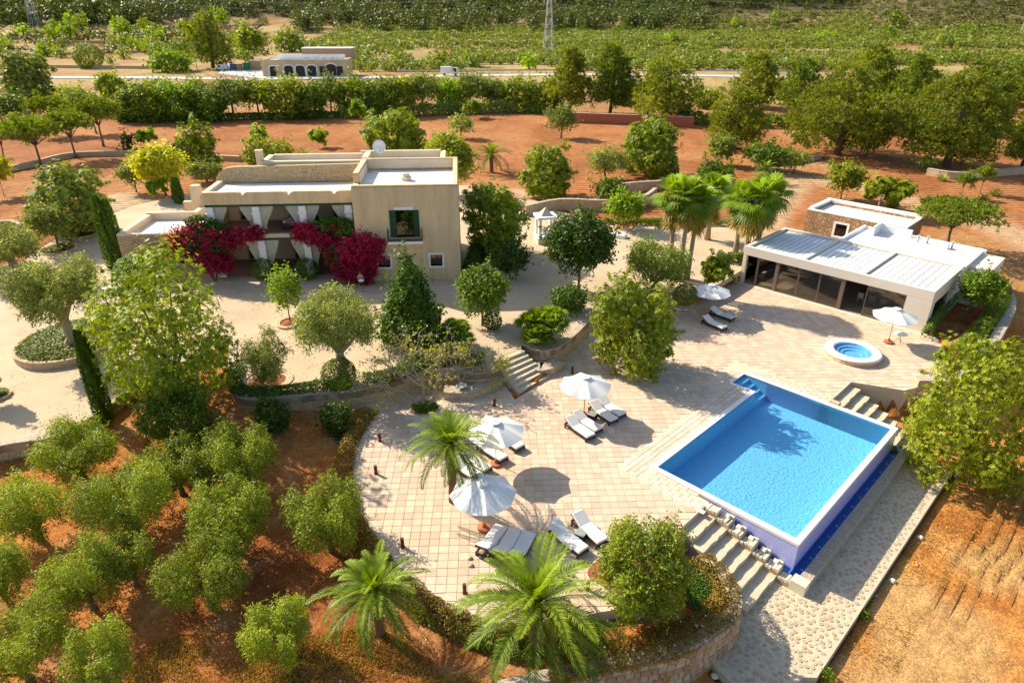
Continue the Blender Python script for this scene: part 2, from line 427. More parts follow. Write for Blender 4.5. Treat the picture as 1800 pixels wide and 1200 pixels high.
def axis(lo, f0, f1, hi, step, g=1.07):
    c = list(np.arange(f0, f1, step)); d = step; a = f1
    while a < hi: c.append(a); d = min(d * g, 14); a += d
    d = step; a = f0; b = []
    while a > lo: d = min(d * g, 14); a -= d; b.append(a)
    return np.array(b[::-1] + c)
gx = axis(-820, -38, 36, 820, .29); gy = axis(-30, 10, 60, 1300, .29)
X, Y = np.meshgrid(gx, gy)
Zt = height(X, Y)
nx, ny = len(gx), len(gy)
me = bpy.data.meshes.new('ground')
me.vertices.add(nx * ny)
me.vertices.foreach_set('co', np.stack([X, Y, Zt], -1).astype(np.float32).ravel())
i0 = (np.arange(ny - 1)[:, None] * nx + np.arange(nx - 1)[None, :]).ravel()
q = np.stack([i0, i0 + 1, i0 + nx + 1, i0 + nx], -1)
me.loops.add(q.size); me.polygons.add(len(q))
me.loops.foreach_set('vertex_index', q.ravel().astype(np.int32))
me.polygons.foreach_set('loop_start', (np.arange(len(q)) * 4).astype(np.int32))
me.polygons.foreach_set('use_smooth', np.ones(len(q), bool))
me.update(calc_edges=True)
# soil colours by place
n1 = fbm(X / 6, Y / 6, 4, 21); n2 = fbm(X / 1.7, Y / 1.7, 4, 33); n3 = fbm(X / 30, Y / 30, 3, 41)
def lerp(a, b, t): return a + (b - a) * t[..., None]
orchard = lerp(np.array([.52, .205, .058]), np.array([.30, .10, .03]), sstep((n1 - .35) / .3))
orchard = lerp(orchard, np.array([.56, .31, .13]), sstep((n2 - .58) / .2) * .6)
field = lerp(np.array([.45, .20, .08]), np.array([.35, .145, .055]), sstep((n1 - .4) / .25))
field = lerp(field, np.array([.50, .26, .11]), .7 * sstep((fbm(X / 14, Y / 9, 3, 51) - .5) / .2))
plough = lerp(np.array([.58, .265, .07]), np.array([.44, .175, .045]), sstep((n2 - .4) / .25))
plough = lerp(plough, np.array([.60, .38, .16]), .8 * sstep((n1 - .52) / .2))
grass = lerp(np.array([.44, .33, .15]), np.array([.30, .23, .09]), sstep((n1 - .4) / .3))
scrub = lerp(np.array([.10, .10, .04]), np.array([.22, .165, .08]), sstep((n1 - .45) / .3))
col = orchard
col = lerp(col, field, sstep((Y - 56) / 8))
col = lerp(col, plough, ((~inside(HIGH, X, Y)) & (Y < 60)).astype(float))
far = sstep((Y - 150) / 20)
col = lerp(col, lerp(grass, np.array([.36, .17, .075]), .8 * sstep((n3 - .45) / .2)), far)
col = lerp(col, scrub, sstep((Zt - 7) / 16))
# paler trodden tracks and dry grass belts
def band(pts, z, w, c, k=1.0):
    global col
    d = dist_line(G2(pts, z), X, Y)
    col = lerp(col, np.array(c), k * (1 - sstep((d - w * .6) / (w * .8))) * (.75 + .25 * n2))
band([(1395, 330), (1360, 365), (1330, 420)], .8, 2.2, (.56, .40, .24))
band([(1380, 315), (1520, 330), (1640, 372), (1720, 392), (1800, 420), (1900, 470)], .8, 2.6, (.58, .42, .25), .9)
band([(1700, 430), (1760, 470), (1800, 520)], .6, 3.2, (.46, .27, .11), .8)
band([(1340, 300), (1420, 285), (1500, 300)], .9, 2.0, (.52, .36, .20), .8)
band([(860, 334), (900, 338), (960, 347), (1040, 352)], 1.0, 1.2, (.62, .50, .34))
band([(210, 345), (170, 372), (235, 355)], 1.0, 2.0, (.58, .47, .32))
band([(450, 115), (500, 60), (520, 20)], 3, 1.6, (.50, .36, .22), .7)
PLM = sstep((Y - 66) / 8) * (1 - sstep((Y - 148) / 8)) * sstep((fbm(X / 18, Y / 18, 2, 71) - .22) / .2)
ca = me.color_attributes.new('soil', 'FLOAT_COLOR', 'POINT')
ca.data.foreach_set('color', np.concatenate([np.clip(col, 0, 1), PLM[..., None]], -1).astype(np.float32).ravel())
mt, nt, bs = newmat('red earth')
at = nt.nodes.new('ShaderNodeAttribute'); at.attribute_name = 'soil'
co = coords(nt, obj=False)
na = N(nt, 'ShaderNodeTexNoise', Scale=7.0, Detail=8.0, Roughness=.7); nt.links.new(co, na.inputs['Vector'])
nb = N(nt, 'ShaderNodeTexNoise', Scale=1.3, Detail=5.0, Roughness=.6); nt.links.new(co, nb.inputs['Vector'])
c1 = mixc(nt, ramp(nt, na.outputs['Fac'], .3, .7), (.55, .5, .45), (1.35, 1.35, 1.35)); c2 = mixc(nt, 1.0, at.outputs['Color'], c1, 'MULTIPLY')
c3 = mixc(nt, ramp(nt, nb.outputs['Fac'], .35, .65), (.78, .74, .70), (1.15, 1.15, 1.15)); c4 = mixc(nt, 1.0, c2, c3, 'MULTIPLY')
wv_ = nt.nodes.new('ShaderNodeTexWave'); wv_.wave_type = 'BANDS'; wv_.bands_direction = 'Y'; wv_.inputs['Scale'].default_value = .32; wv_.inputs['Distortion'].default_value = 9.0; wv_.inputs['Detail'].default_value = 3.0; wv_.inputs['Detail Scale'].default_value = .12; nt.links.new(co, wv_.inputs['Vector'])
wm_ = nt.nodes.new('ShaderNodeMath'); wm_.operation = 'MULTIPLY'; nt.links.new(wv_.outputs['Fac'], wm_.inputs[0]); nt.links.new(at.outputs['Alpha'], wm_.inputs[1])
c5 = mixc(nt, wm_.outputs[0], (1, 1, 1), (.84, .80, .77)); c4 = mixc(nt, 1.0, c4, c5, 'MULTIPLY')
hb = nt.nodes.new('ShaderNodeMath'); hb.operation = 'MULTIPLY_ADD'; hb.inputs[1].default_value = -.8; nt.links.new(wm_.outputs[0], hb.inputs[0]); nt.links.new(na.outputs['Fac'], hb.inputs[2])
nt.links.new(c4, bs.inputs['Base Color']); bs.inputs['Roughness'].default_value = .95; bs.inputs['Specular IOR Level'].default_value = .1
bump(nt, bs, hb.outputs[0], .9, .14)
me.materials.append(mt)
ground = link('ground', me); tag(ground, 'red earth ground with ploughed furrows reaching to the hills', 'ground', kind='structure')

# ---------------------------------------------------------------- gravel yard
M['gravel'] = surf('pale gravel', (.58, .45, .30), (.41, .305, .195), .28, .95, 22, .6, .03, speck=.22, world=True)
yd = MB().prism(YARD, ZY - .45, ZY).build('gravel_yard', M['gravel']); tag(yd, 'pale gravel yard around the villa', 'yard', kind='structure')

# ---------------------------------------------------------------- terrace
M['grout'] = surf('terrace bed', (.66, .52, .385), (.61, .47, .345), 2, .95, world=True)
tb = MB().prism(TERR, -2.7, -.022).build('terrace', M['grout']); tag(tb, 'tiled pool terrace', 'terrace', kind='structure')
TC = [(.63, .495, .36), (.615, .475, .345), (.60, .445, .32), (.64, .51, .37), (.575, .415, .30), (.625, .49, .355), (.605, .46, .335)]
TM = [surf('terrace tile %d' % i, c, tuple(v * .88 for v in c), 3.0, .8, 30, .2, .01, world=True) for i, c in enumerate(TC)]
def tile_mesh(w, h, b=.012, name='tile'):
    return MB().bbox(-w / 2, w / 2, -h / 2, h / 2, -.022, 0, b).mesh(name)
tiles = []
JAC = st(2.74, 20.94)[:2]
c2_, s2_ = math.cos(rad(2)), math.sin(rad(2))
TW = .46
for i in range(-70, 80):
    for j in range(20, 130):
        x0, y0 = i * TW, j * TW
        x, y = x0 * c2_ - y0 * s2_, x0 * s2_ + y0 * c2_
        tiles.append((x, y))
T = np.array(tiles)
ok = inside(TERR, T[:, 0], T[:, 1])
for dx, dy in ((.2, .2), (-.2, .2), (.2, -.2), (-.2, -.2)): ok &= inside(TERR, T[:, 0] + dx, T[:, 1] + dy)
ss = (T[:, 0] - PO[0]) * PA[0] + (T[:, 1] - PO[1]) * PA[1]; tt = (T[:, 0] - PO[0]) * PB[0] + (T[:, 1] - PO[1]) * PB[1]
BANDW = 1.25
ok &= ~((ss > -BANDW - .2) & (ss < 9) & (tt > -BANDW - .2) & (tt < 14.4))
ok &= ~((ss > -2.9) & (ss < 1) & (tt > 9.7) & (tt < 14.4))
HOLES = [(gp(747, 717, 0)[:2], 1.05), (JAC, 1.9)]
for c, r in HOLES: ok &= np.hypot(T[:, 0] - c[0], T[:, 1] - c[1]) > r + .25
PLANTER = smooth_line(G2([(1033, 1010), (1050, 985), (1090, 965), (1140, 965), (1180, 990), (1192, 1030), (1180, 1058), (1140, 1068), (1100, 1058), (1068, 1035)], 0), 5, True)
ok &= ~inside(PLANTER, T[:, 0], T[:, 1])
T = T[ok]
T = T[np.argsort(np.hypot(np.hypot(T[:, 0], T[:, 1]), CAM_H))]
tm = [tile_mesh(TW - .016, TW - .016, .006), tile_mesh(TW - .022, TW - .014, .006)]
trng = random.Random(3)
def pick_tile(x, y):
    k = vnoise(x / 1.3, y / 1.3, 9)
    return TM[int((k * 3.2 + trng.random() * 3.9)) % len(TM)]
for m_ in tm: m_.materials.append(TM[0])
for x, y in T[:300]:
    o = link('tile', tm[trng.randrange(2)], tb); o.location = (x, y, trng.uniform(-.003, .003)); o.rotation_euler = (0, 0, rad(2) + trng.uniform(-.01, .01))
    set_mat(o, pick_tile(x, y))
def rest_tiles(name, P, w, h, ang, parent, mats, picker):
    mb = MB(); idx = []
    for x, y in P:
        mb.M = Matrix.Translation((x, y, trng.uniform(-.003, .003))) @ Matrix.Rotation(ang + trng.uniform(-.008, .008), 4, 'Z')
        n0 = len(mb.f); mb.bbox(-w / 2, w / 2, -h / 2, h / 2, -.022, 0, .006); idx += [mats.index(picker(x, y))] * (len(mb.f) - n0)
    me = mb.mesh(name)
    for m_ in mats: me.materials.append(m_)
    me.polygons.foreach_set('material_index', idx)
    o = link(name, me, parent); tag(o, kind='stuff'); return o
rest_tiles('tile_field', T[300:], TW - .016, TW - .016, rad(2), tb, TM, pick_tile)
# paler slabs laid along the pool
BC = [(.68, .57, .45), (.64, .52, .40), (.69, .59, .47), (.62, .49, .37)]
BM = [surf('pool slab %d' % i, c, tuple(v * .9 for v in c), 3, .8, 30, .2, .01, world=True) for i, c in enumerate(BC)]
bmesh_ = tile_mesh(.60, .29, .01, 'slab'); bmesh_.materials.append(BM[0])
def slab(s, t, along_t):
    p = st(s, t)
    if not inside(TERR, p[:1], p[1:2])[0]: return
    o = link('slab', bmesh_, tb); o.location = (p[0], p[1], trng.uniform(-.003, .002)); o.rotation_euler = (0, 0, rad(45) if along_t else rad(-45)); set_mat(o, BM[trng.randrange(4)])
for r in range(4):
    for k in range(21):
        t = -1.0 + k * .62 + (r % 2) * .31
        if t < 10.9: slab(-.16 - r * .31, t, True)
    for k in range(8):
        s = -.9 + k * .62 + (r % 2) * .31
        if s < 3.6 and not (s < -.0 and r < 4 and False): slab(s + 1.2 if s > -2 else s, -.30 - r * .31, False)
for r in range(3):
    for k in range(9): slab(-1.1 + k * .62 + (r % 2) * .31, 13.5 + r * .31, False)
    for k in range(3): slab(-1.62 - r * .31, 11.3 + k * .62, True)

po_ = MB().prism([tuple(q) for q in PLANTER], -.3, .03).build('planter_soil', M['redsoil']); tag(po_, 'bare soil round the olive at the terrace edge', 'soil', kind='structure')
# ---------------------------------------------------------------- flagstone path below the pool
M['mortar'] = surf('pale mortar', (.57, .48, .34), (.49, .40, .28), 2, .95, 18, .5, .02, world=True)
pth = MB().prism(LAND, PATHZ - .5, PATHZ).build('stone_path', M['mortar']); tag(pth, 'flagstone landing and path below the pool edge', 'path', kind='structure')
FM = [surf('flagstone %d' % i, c, tuple(v * .75 for v in c), 4, .9, 20, .5, .03, world=True) for i, c in enumerate([(.53, .44, .31), (.48, .38, .25), (.45, .355, .245), (.56, .465, .325), (.47, .345, .215)])]
frng = random.Random(5); FP = []
for i in range(-6, 50):
    for j in range(-24, 84):
        s, t = 7.0 + i * .29 + (j % 2) * .15, -7 + j * .265
        s += frng.uniform(-.07, .07); t += frng.uniform(-.07, .07)
        p = st(s, t); e = .17
        if all(inside(LAND, [q[0]], [q[1]])[0] for q in (st(s + e, t), st(s - e, t), st(s, t + e), st(s, t - e))): FP.append((p[0], p[1]))
FP.sort(key=lambda p: math.hypot(p[0], p[1]))
def flag_shape():
    n = 7; r = [frng.uniform(.08, .135) for _ in range(n)]; a0 = frng.random() * 6
    top = [(r[k] * math.cos(a0 + k * 6.283 / n), r[k] * math.sin(a0 + k * 6.283 / n)) for k in range(n)]
    v = [(x * 1.1, y * 1.1, -.02) for x, y in top] + [(x * .92, y * .92, .014) for x, y in top]
    f = [tuple(range(n, 2 * n))] + [(k, (k + 1) % n, n + (k + 1) % n, n + k) for k in range(n)]
    return v, f
fms = []
for k in range(10):
    v, f = flag_shape(); me = MB().add(v, f).mesh('flagstone', FM[0]); fms.append((me, v, f))
for x, y in FP[:300]:
    o = link('flagstone', frng.choice(fms)[0], pth); o.location = (x, y, PATHZ + .004 + frng.uniform(0, .008)); o.rotation_euler = (0, 0, frng.random() * 6); set_mat(o, frng.choice(FM))
mb = MB(); idx = []
for x, y in FP[300:]:
    mb.M = Matrix.Translation((x, y, PATHZ + .004)) @ Matrix.Rotation(frng.random() * 6, 4, 'Z'); _, v, f = frng.choice(fms); mb.add(v, f); idx += [frng.randrange(5)] * len(f)
if FP[300:]:
    me = mb.mesh('flagstone_field')
    for m_ in FM: me.materials.append(m_)
    me.polygons.foreach_set('material_index', idx); tag(link('flagstone_field', me, pth), kind='stuff')

# ---------------------------------------------------------------- swimming pool
pool = thing('swimming_pool', 'blue rectangular infinity pool with white rim set in the terrace', 'swimming pool', st(0, 0), rad(-45))
def tilemat(name, c1, c2, scale=18):
    m, nt, bs = newmat(name); co = coords(nt)
    v = N(nt, 'ShaderNodeTexVoronoi', Scale=scale); v.inputs['Randomness'].default_value = .15; nt.links.new(co, v.inputs['Vector'])
    sp = nt.nodes.new('ShaderNodeSeparateColor'); nt.links.new(v.outputs['Color'], sp.inputs[0])
    nt.links.new(mixc(nt, sp.outputs[0], c1, c2), bs.inputs['Base Color']); bs.inputs['Roughness'].default_value = .3
    return m
M['mosaic'] = tilemat('pool mosaic', (.28, .62, .90), (.40, .72, .93), 16)
M['mosaic_out'] = tilemat('lilac mosaic', (.36, .38, .78), (.50, .52, .84), 22)
M['mosaic_deep'] = tilemat('deep blue mosaic', (.03, .13, .48), (.05, .19, .58), 18)
M['rim'] = surf('white pool rim', (.84, .82, .80), (.80, .78, .75), 2, .5, 30, .05)
D = -1.35; S1, T1, W_ = 8.2, 13.25, .32
def loc(mb): return mb
b = MB()
b.add([(W_, .2, D), (S1 - .28, .2, D), (S1 - .28, T1 - .3, D), (W_, T1 - .3, D)], [(0, 1, 2, 3)])
zt = -.01
b.add([(W_, .2, D), (S1 - .28, .2, D), (S1 - .28, .2, zt), (W_, .2, zt)], [(3, 2, 1, 0)])
b.add([(S1 - .28, .2, D), (S1 - .28, T1 - .3, D), (S1 - .28, T1 - .3, zt), (S1 - .28, .2, zt)], [(3, 2, 1, 0)])
b.add([(-1.35, T1 - .3, D), (S1 - .28, T1 - .3, D), (S1 - .28, T1 - .3, zt), (-1.35, T1 - .3, zt)], [(0, 1, 2, 3)])
b.add([(W_, .2, D), (W_, 11.3, D), (W_, 11.3, zt), (W_, .2, zt)], [(0, 1, 2, 3)])
b.add([(W_, 11.3, D), (-1.35, 11.3, D), (-1.35, 11.3, zt), (W_, 11.3, zt)], [(0, 1, 2, 3)])
b.add([(-1.35, 11.3, D), (-1.35, T1 - .3, D), (-1.35, T1 - .3, zt), (-1.35, 11.3, zt)], [(0, 1, 2, 3)])
b.build('basin', M['mosaic'], pool)
for k in range(4):
    MB().bbox(-1.34 + k * .42, -1.34 + (k + 1) * .42, 11.31, T1 - .31, D, -.22 - .24 * k, .02).build('entry_step', M['mosaic'], pool)
r = MB()
for x0, x1, y0, y1 in ((-.0, S1 + .02, -.12, .2), (S1 - .28, S1 + .02, .2, T1 - .3), (-1.45, S1 + .02, T1 - .3, T1 + .06), (0, W_, .2, 11.1), (-1.45, W_, 11.1, 11.3), (-1.45, -1.35, 11.3, T1 - .3)):
    r.box(x0, x1, y0, y1, -.16, .03)
ro = r.build('rim', M['rim'], pool)
bv = ro.modifiers.new('b', 'BEVEL'); bv.width = .02; bv.segments = 2
MB().box(0.02, S1, -.1, .19, -2.6, -.161).box(S1 - .27, S1, .19, T1 - .3, -2.6, -.161).box(.3, S1, T1 - .3, T1 + .04, -2.6, -.161).build('outer_wall', M['mosaic_out'], pool)
wm, wnt, wgl, wfr = glassmat('pool water', (.66, .90, 1.0), .0)
wc = coords(wnt); wn1 = N(wnt, 'ShaderNodeTexNoise', Scale=7.0, Detail=3.0, Roughness=.55); wnt.links.new(wc, wn1.inputs['Vector'])
bpn = wnt.nodes.new('ShaderNodeBump'); bpn.inputs['Strength'].default_value = .32; bpn.inputs['Distance'].default_value = .03; wnt.links.new(wn1.outputs['Fac'], bpn.inputs['Height'])
wnt.links.new(bpn.outputs[0], wgl.inputs['Normal']); wnt.links.new(bpn.outputs[0], wfr.inputs['Normal'])
wfr.inputs[0].default_value = 1.2
M['water'] = wm
MB().add([(W_, .2, -.05), (S1 - .28, .2, -.05), (S1 - .28, T1 - .3, -.05), (-1.35, T1 - .3, -.05), (-1.35, 11.3, -.05), (W_, 11.3, -.05)], [(0, 1, 2, 3, 4, 5)]).build('water', wm, pool)
# overflow channel and ledge
ch = MB().box(S1 + .001, S1 + .46, -.35, T1 + .5, -1.85, -1.75).box(S1 + .43, S1 + .46, -.35, T1 + .5, -1.75, -1.4).box(S1 + .001, S1 + .43, T1 + .47, T1 + .5, -1.75, -1.4).box(4.6, S1 + .0, -.42, -.11, -1.85, -1.55)
ch.build('overflow_channel', M['mosaic_deep'], pool)
MB().add([(S1, -.35, -1.5), (S1 + .43, -.35, -1.5), (S1 + .43, T1 + .47, -1.5), (S1, T1 + .47, -1.5)], [(0, 1, 2, 3)]).build('channel_water', wm, pool)
for k in range(13):
    MB().lathe([(.001, -1.72), (.06, -1.72), (.07, -1.735)], (S1 + .24, .4 + k * 1.05), 10).build('drain', M['white'], pool)
M['ledge'] = stonework('ledge cobbles', (.52, .44, .33), (.42, .34, .25), (.33, .27, .20), 5.5, gap=.05, bmp=.6)
lg = MB().box(S1 + .462, S1 + .96, -.4, T1 + .52, PATHZ - .4, -1.36).build('stone_ledge', M['ledge'])
lg.location = pool.location; lg.rotation_euler = pool.rotation_euler
tag(lg, 'long low cobbled ledge along the overflow side of the pool', 'ledge')

# ---------------------------------------------------------------- stone stairs beside the pool
def edge_jit(n, a): return [frng.uniform(-a, a) for _ in range(n)]
def rough_step(s0, s1, t0, t1, z0, z1, n=9):
    "a tread slab with an uneven front edge"
    f = [(s1 + frng.uniform(-.035, .035), t0 + (t1 - t0) * k / n) for k in range(n + 1)]
    return MB().prism([(s0, t0)] + f + [(s0, t1)], z0, z1)
sn = thing('stone_stairs', 'flight of wide stone stairs beside the near side of the pool', 'stairs', st(0, 0), rad(-45))
nst = 7; rz_ = -PATHZ / nst
for k in range(nst - 1):
    z = -(k + 1) * rz_; s0 = 3.75 + k * .67
    rough_step(s0, s0 + .69, -2.95 - .17 * k, -.92, PATHZ - .3, z).build('step', M['step'], sn)
sf = thing('stone_stairs', 'stone stairs on the far side of the pool under the carob tree', 'stairs', st(0, 0), rad(-45))
for k in range(nst - 1):
    z = -(k + 1) * rz_; s0 = 4.15 + k * .67
    rough_step(s0, s0 + .69, 13.75, 16.9 - .1 * k, PATHZ - .3, z).build('step', M['step'], sf)
rough_step(8.17, 9.2, 13.9, 16.2, PATHZ - .3, PATHZ + .01).build('landing_slab', M['step'], sf)
M['whitestone'] = surf('pale limestone', (.72, .64, .50), (.60, .52, .39), 4, .9, 16, .6, .05)
sw = thing('stepped_wall', 'stepped rubble wall between the near stairs and the pool', 'wall', st(0, 0), rad(-45))
for k in range(nst):
    z = -k * rz_ + .10; s0 = 3.85 + k * .67
    MB().box(s0, s0 + .669, -.915, -.43, PATHZ - .3, z - .16).build('wall_course', M['rubble'], sw)
    p_ = MB()
    for q in range(4):
        a = s0 + .02 + q * .16; p_.bbox(a, a + frng.uniform(.13, .17), -.93 - frng.uniform(0, .03), -.52 + frng.uniform(-.05, .08), z - .17, z + frng.uniform(-.04, .05), .02)
    p_.build('cap_stones', M['whitestone'], sw)
    if 1 <= k <= 5:
        MB().bbox(s0 + .18, s0 + .45, -.62, -.33, z - .17, z + .08, .03).build('block', M['whitestone'], sw)
        MB().bbox(s0 + .30, s0 + .60, -.42, -.14, z - .4, z - .04, .03).build('block', M['whitestone'], sw)
MB().box(8.45, 9.16, -.98, -.42, PATHZ - .2, -1.34).build('corner_block', M['whitestone'], sw)
# far side kerb of stairs
ws = MB()
for k in range(nst):
    ws.bbox(4.1 + k * .67, 4.75 + k * .67, 13.36, 13.74, PATHZ - .3, -k * rz_ + .08 + frng.uniform(-.03, .05), .03)
o = ws.build('stepped_wall', M['rubble']); o.location = pool.location; o.rotation_euler = pool.rotation_euler
tag(o, 'stepped rubble kerb on the far side of the pool', 'wall')

# ---------------------------------------------------------------- walls
def wall_strip(mb, line, th, z0, z1, outer_right=True, batter=0.0):
    L = np.array([p[:2] for p in line]); R_ = offset(line, th)
    n = len(L); v = []; f = []
    for i in range(n):
        o_ = L[i] + (L[i] - R_[i]) / th * batter
        v += [(o_[0], o_[1], z0), (L[i][0], L[i][1], z1), (R_[i][0], R_[i][1], z1), (R_[i][0], R_[i][1], z0)]
    for i in range(n - 1):
        a = i * 4; c = a + 4
        f += [(a, c, c + 1, a + 1), (a + 1, c + 1, c + 2, a + 2), (a + 2, c + 2, c + 3, a + 3)]
    f += [(0, 1, 2, 3), ((n - 1) * 4 + 3, (n - 1) * 4 + 2, (n - 1) * 4 + 1, (n - 1) * 4)]
    return mb.add(v, f)
def wall(name, line, th, z0, z1, mat, label, cap=.0, batter=0.0, capmat=None):
    t = thing(name, label, 'wall', (*line[0][:2], 0))
    L = [(p[0] - line[0][0], p[1] - line[0][1]) for p in line]
    wall_strip(MB(), L, th, z0, z1 - .07, batter=batter).build('masonry', mat, t)
    L2 = offset(L, -.03)
    wall_strip(MB(), L2, th + .06, z1 - .069, z1, batter=0).build('coping', capmat or M['coping'], t)
    return t
fw = wall('retaining_wall', FWALL, .45, -3.0, -.28, M['rubble'], 'curved stone retaining wall at the foot of the palm bed', batter=.12)
# its stones, each proud of the mortar
stone_me = []
for k in range(8):
    j = lambda a: frng.uniform(-a, a)
    v = [(-.5 + j(.05), -.5 + j(.08), 0), (.5 + j(.05), -.5 + j(.08), 0), (.5 + j(.05), .5 + j(.08), 0), (-.5 + j(.05), .5 + j(.08), 0)]
    v += [(p[0] * .86 + j(.03), p[1] * .84 + j(.03), 1 + j(.3)) for p in v]
    stone_me.append(MB().add(v, [(4, 5, 6, 7), (0, 1, 5, 4), (1, 2, 6, 5), (2, 3, 7, 6), (3, 0, 4, 7)]).mesh('stone', M['rubble']))
SM = [surf('wall stone %d' % i, c, tuple(v * .7 for v in c), 5, .9, 20, .6, .03, world=True) for i, c in enumerate([(.58, .42, .26), (.50, .34, .19), (.62, .48, .31), (.45, .29, .16), (.54, .36, .23)])]
def stones_on(line, z0, z1, parent, batter, rowh=.27, limit=300, skip=0.0):
    P = np.array([p[:2] for p in line]); seg = np.linalg.norm(np.diff(P, axis=0), axis=1); cum = np.r_[0, np.cumsum(seg)]
    base = np.array(parent.location); n = 0; z = z0
    while z < z1 - .1 and n < limit:
        h = frng.uniform(rowh * .8, rowh * 1.2); h = min(h, z1 - z); d = skip + frng.uniform(0, .2)
        while d < cum[-1] - .15 and n < limit:
            w = frng.uniform(.24, .5); m_ = min(d + w / 2, cum[-1] - .01)
            i = max(0, np.searchsorted(cum, m_) - 1); t_ = (P[i + 1] - P[i]) / seg[i]; p = P[i] + t_ * (m_ - cum[i]); nrm = np.array([t_[1], -t_[0]])
            k = batter * (1 - (z + h / 2 - z0) / (z1 - z0)); p = p + nrm * (k + .005)
            ux = Vector((t_[0], t_[1], 0)); uz = Vector((nrm[0], nrm[1], 0)); uy = Vector((0, 0, 1))
            mt_ = Matrix(((ux.x * w * .94, uy.x * h, uz.x * .05, p[0] - base[0]), (ux.y * w * .94, uy.y * h, uz.y * .05, p[1] - base[1]), (0, h * .92, 0, z + h / 2), (0, 0, 0, 1)))
            o = link('stone', frng.choice(stone_me), parent); o.matrix_local = mt_; set_mat(o, frng.choice(SM)); n += 1
            d += w
        z += h
    return n
stones_on(FWALL[8:], -2.2, -.36, fw, .09)
wl = wall('retaining_wall', WALL_L, .45, -.9, ZY + .06, M['rubble'], 'long curved stone wall holding up the olive garden beside the terrace')
wr = wall('retaining_wall', WALL_R, .45, -.6, ZY + .06, M['rubble'], 'stone wall right of the garden stairs below the fan palms')
b1 = smooth_line(G2([(780, 702), (835, 700), (872, 684), (897, 668)], .0), 5)
wall('bench_wall', b1, .9, -.3, .5, M['rubble'], 'low stone bench wall left of the garden stairs')
b2 = smooth_line(G2([(930, 655), (948, 662), (975, 657), (990, 648)], .0), 5)
wall('bench_wall', b2, 1.0, -.3, .5, M['rubble'], 'low stone bench wall right of the garden stairs')
KW = offset(KERB, 0)
wall('kerb_wall', KERB, .35, -.4, ZY + .05, M['rubble'], 'low stone kerb between the gravel yard and the olive grove')
# garden stairs up to the yard
gs = thing('garden_stairs', 'shallow stone stairs leading from the terrace up to the villa yard', 'stairs', (0, 0, 0))
bl, br = gp(912, 693, 0), gp(966, 663, 0); tl, tr_ = gp(864, 634, ZY), gp(916, 614, ZY)
for k in range(7):
    a0, a1 = k / 7, (k + 1.06) / 7; z = (k + 1) * ZY / 7
    L0 = bl + (tl - bl) * a0; R0 = br + (tr_ - br) * a0; L1 = bl + (tl - bl) * min(a1, 1.04); R1 = br + (tr_ - br) * min(a1, 1.04)
    MB().prism([tuple(L0[:2]), tuple(R0[:2]), tuple(R1[:2]), tuple(L1[:2])], -.3, z + .004).build('step', M['step'], gs)
# walls further away
def straight_wall(name, pts, z0, z1, label, mat='rubble', th=.4, yz=None):
    return wall(name, smooth_line(G2(pts, z1), 4), th, z0, z1, M[mat], label)
straight_wall('field_wall', [(-20, 300), (60, 283), (130, 268), (250, 266), (330, 270), (420, 275)], .2, 1.9, 'dry stone wall behind the umbrella pines', th=.5)
straight_wall('field_wall', [(420, 275), (560, 275), (640, 283), (740, 290)], .2, 1.8, 'dry stone wall behind the villa', th=.5)
straight_wall('field_wall', [(-20, 392), (10, 388), (32, 394)], .2, 1.9, 'short stone wall end at the left edge of the yard')
straight_wall('field_wall', [(925, 362), (985, 350), (1065, 352), (1130, 345), (1155, 330)], .2, 2.3, 'stone wall behind the little well house')
straight_wall('field_wall', [(1070, 330), (1100, 322), (1155, 318), (1190, 316)], .2, 2.2, 'upper stone wall behind the orange tree')
straight_wall('field_wall', [(1000, 198), (1060, 200), (1150, 203), (1220, 206)], .2, 3.2, 'long dark red wall at the back of the ploughed field', mat='terracotta', th=.6)
straight_wall('field_wall', [(1630, 296), (1680, 303), (1740, 300), (1810, 294)], -.2, 2.0, 'grey stone wall below the largest pine', th=.6)
straight_wall('field_wall', [(1340, 285), (1400, 280), (1445, 272)], .2, 1.8, 'stone wall along the dirt track behind the palms', th=.5)
cw = smooth_line(G2([(1615, 672), (1690, 668), (1735, 630), (1768, 580), (1784, 545), (1780, 518), (1755, 500)], .35), 5)
wall('retaining_wall', cw, .6, -2.2, .5, M['rubble'], 'curved stone wall right of the glass pavilion')
MBp = wall('planter_wall', smooth_line(G2([(1068, 1035), (1100, 1058), (1140, 1070), (1180, 1060), (1193, 1030), (1186, 1000)], 0), 5), .35, -1.0, .12, M['rubble'], 'curved planter wall round the olive at the terrace edge')
# ---------------------------------------------------------------- helper: wall with openings (x,z plane, thickness along y)
def wall_open(mb, x0, x1, z0, z1, y0, y1, ops):
    "ops: (xa, xb, za, zb, arch)"
    xs = sorted({x0, x1, *[o[0] for o in ops], *[o[1] for o in ops]})
    for a, b in zip(xs[:-1], xs[1:]):
        if b - a < 1e-6: continue
        mid = (a + b) / 2; here = sorted([o for o in ops if o[0] <= mid <= o[1]], key=lambda o: o[2]); z = z0
        for o in here:
            if o[2] > z + 1e-6: mb.box(a, b, y0, y1, z, o[2])
            z = o[3]
        if z1 > z + 1e-6: mb.box(a, b, y0, y1, z, z1)
    for o in ops:
        if len(o) > 4 and o[4]:
            xa, xb, za, zb = o[:4]; h = o[4]; n = 10; cx = (xa + xb) / 2; w = (xb - xa) / 2
            for sgn in (-1, 1):
                arc = [(cx + sgn * w * math.cos(k / n * math.pi / 2), zb - h + h * math.sin(k / n * math.pi / 2)) for k in range(n + 1)]
                poly = arc + [(cx + sgn * w, zb)]
                if sgn > 0: poly = poly[::-1]
                mb.vprism(poly, y0 + .001, y1 - .001)
    return mb
GLASS, _g, _gl, _fr = glassmat('window glass', (.62, .60, .56), .05)
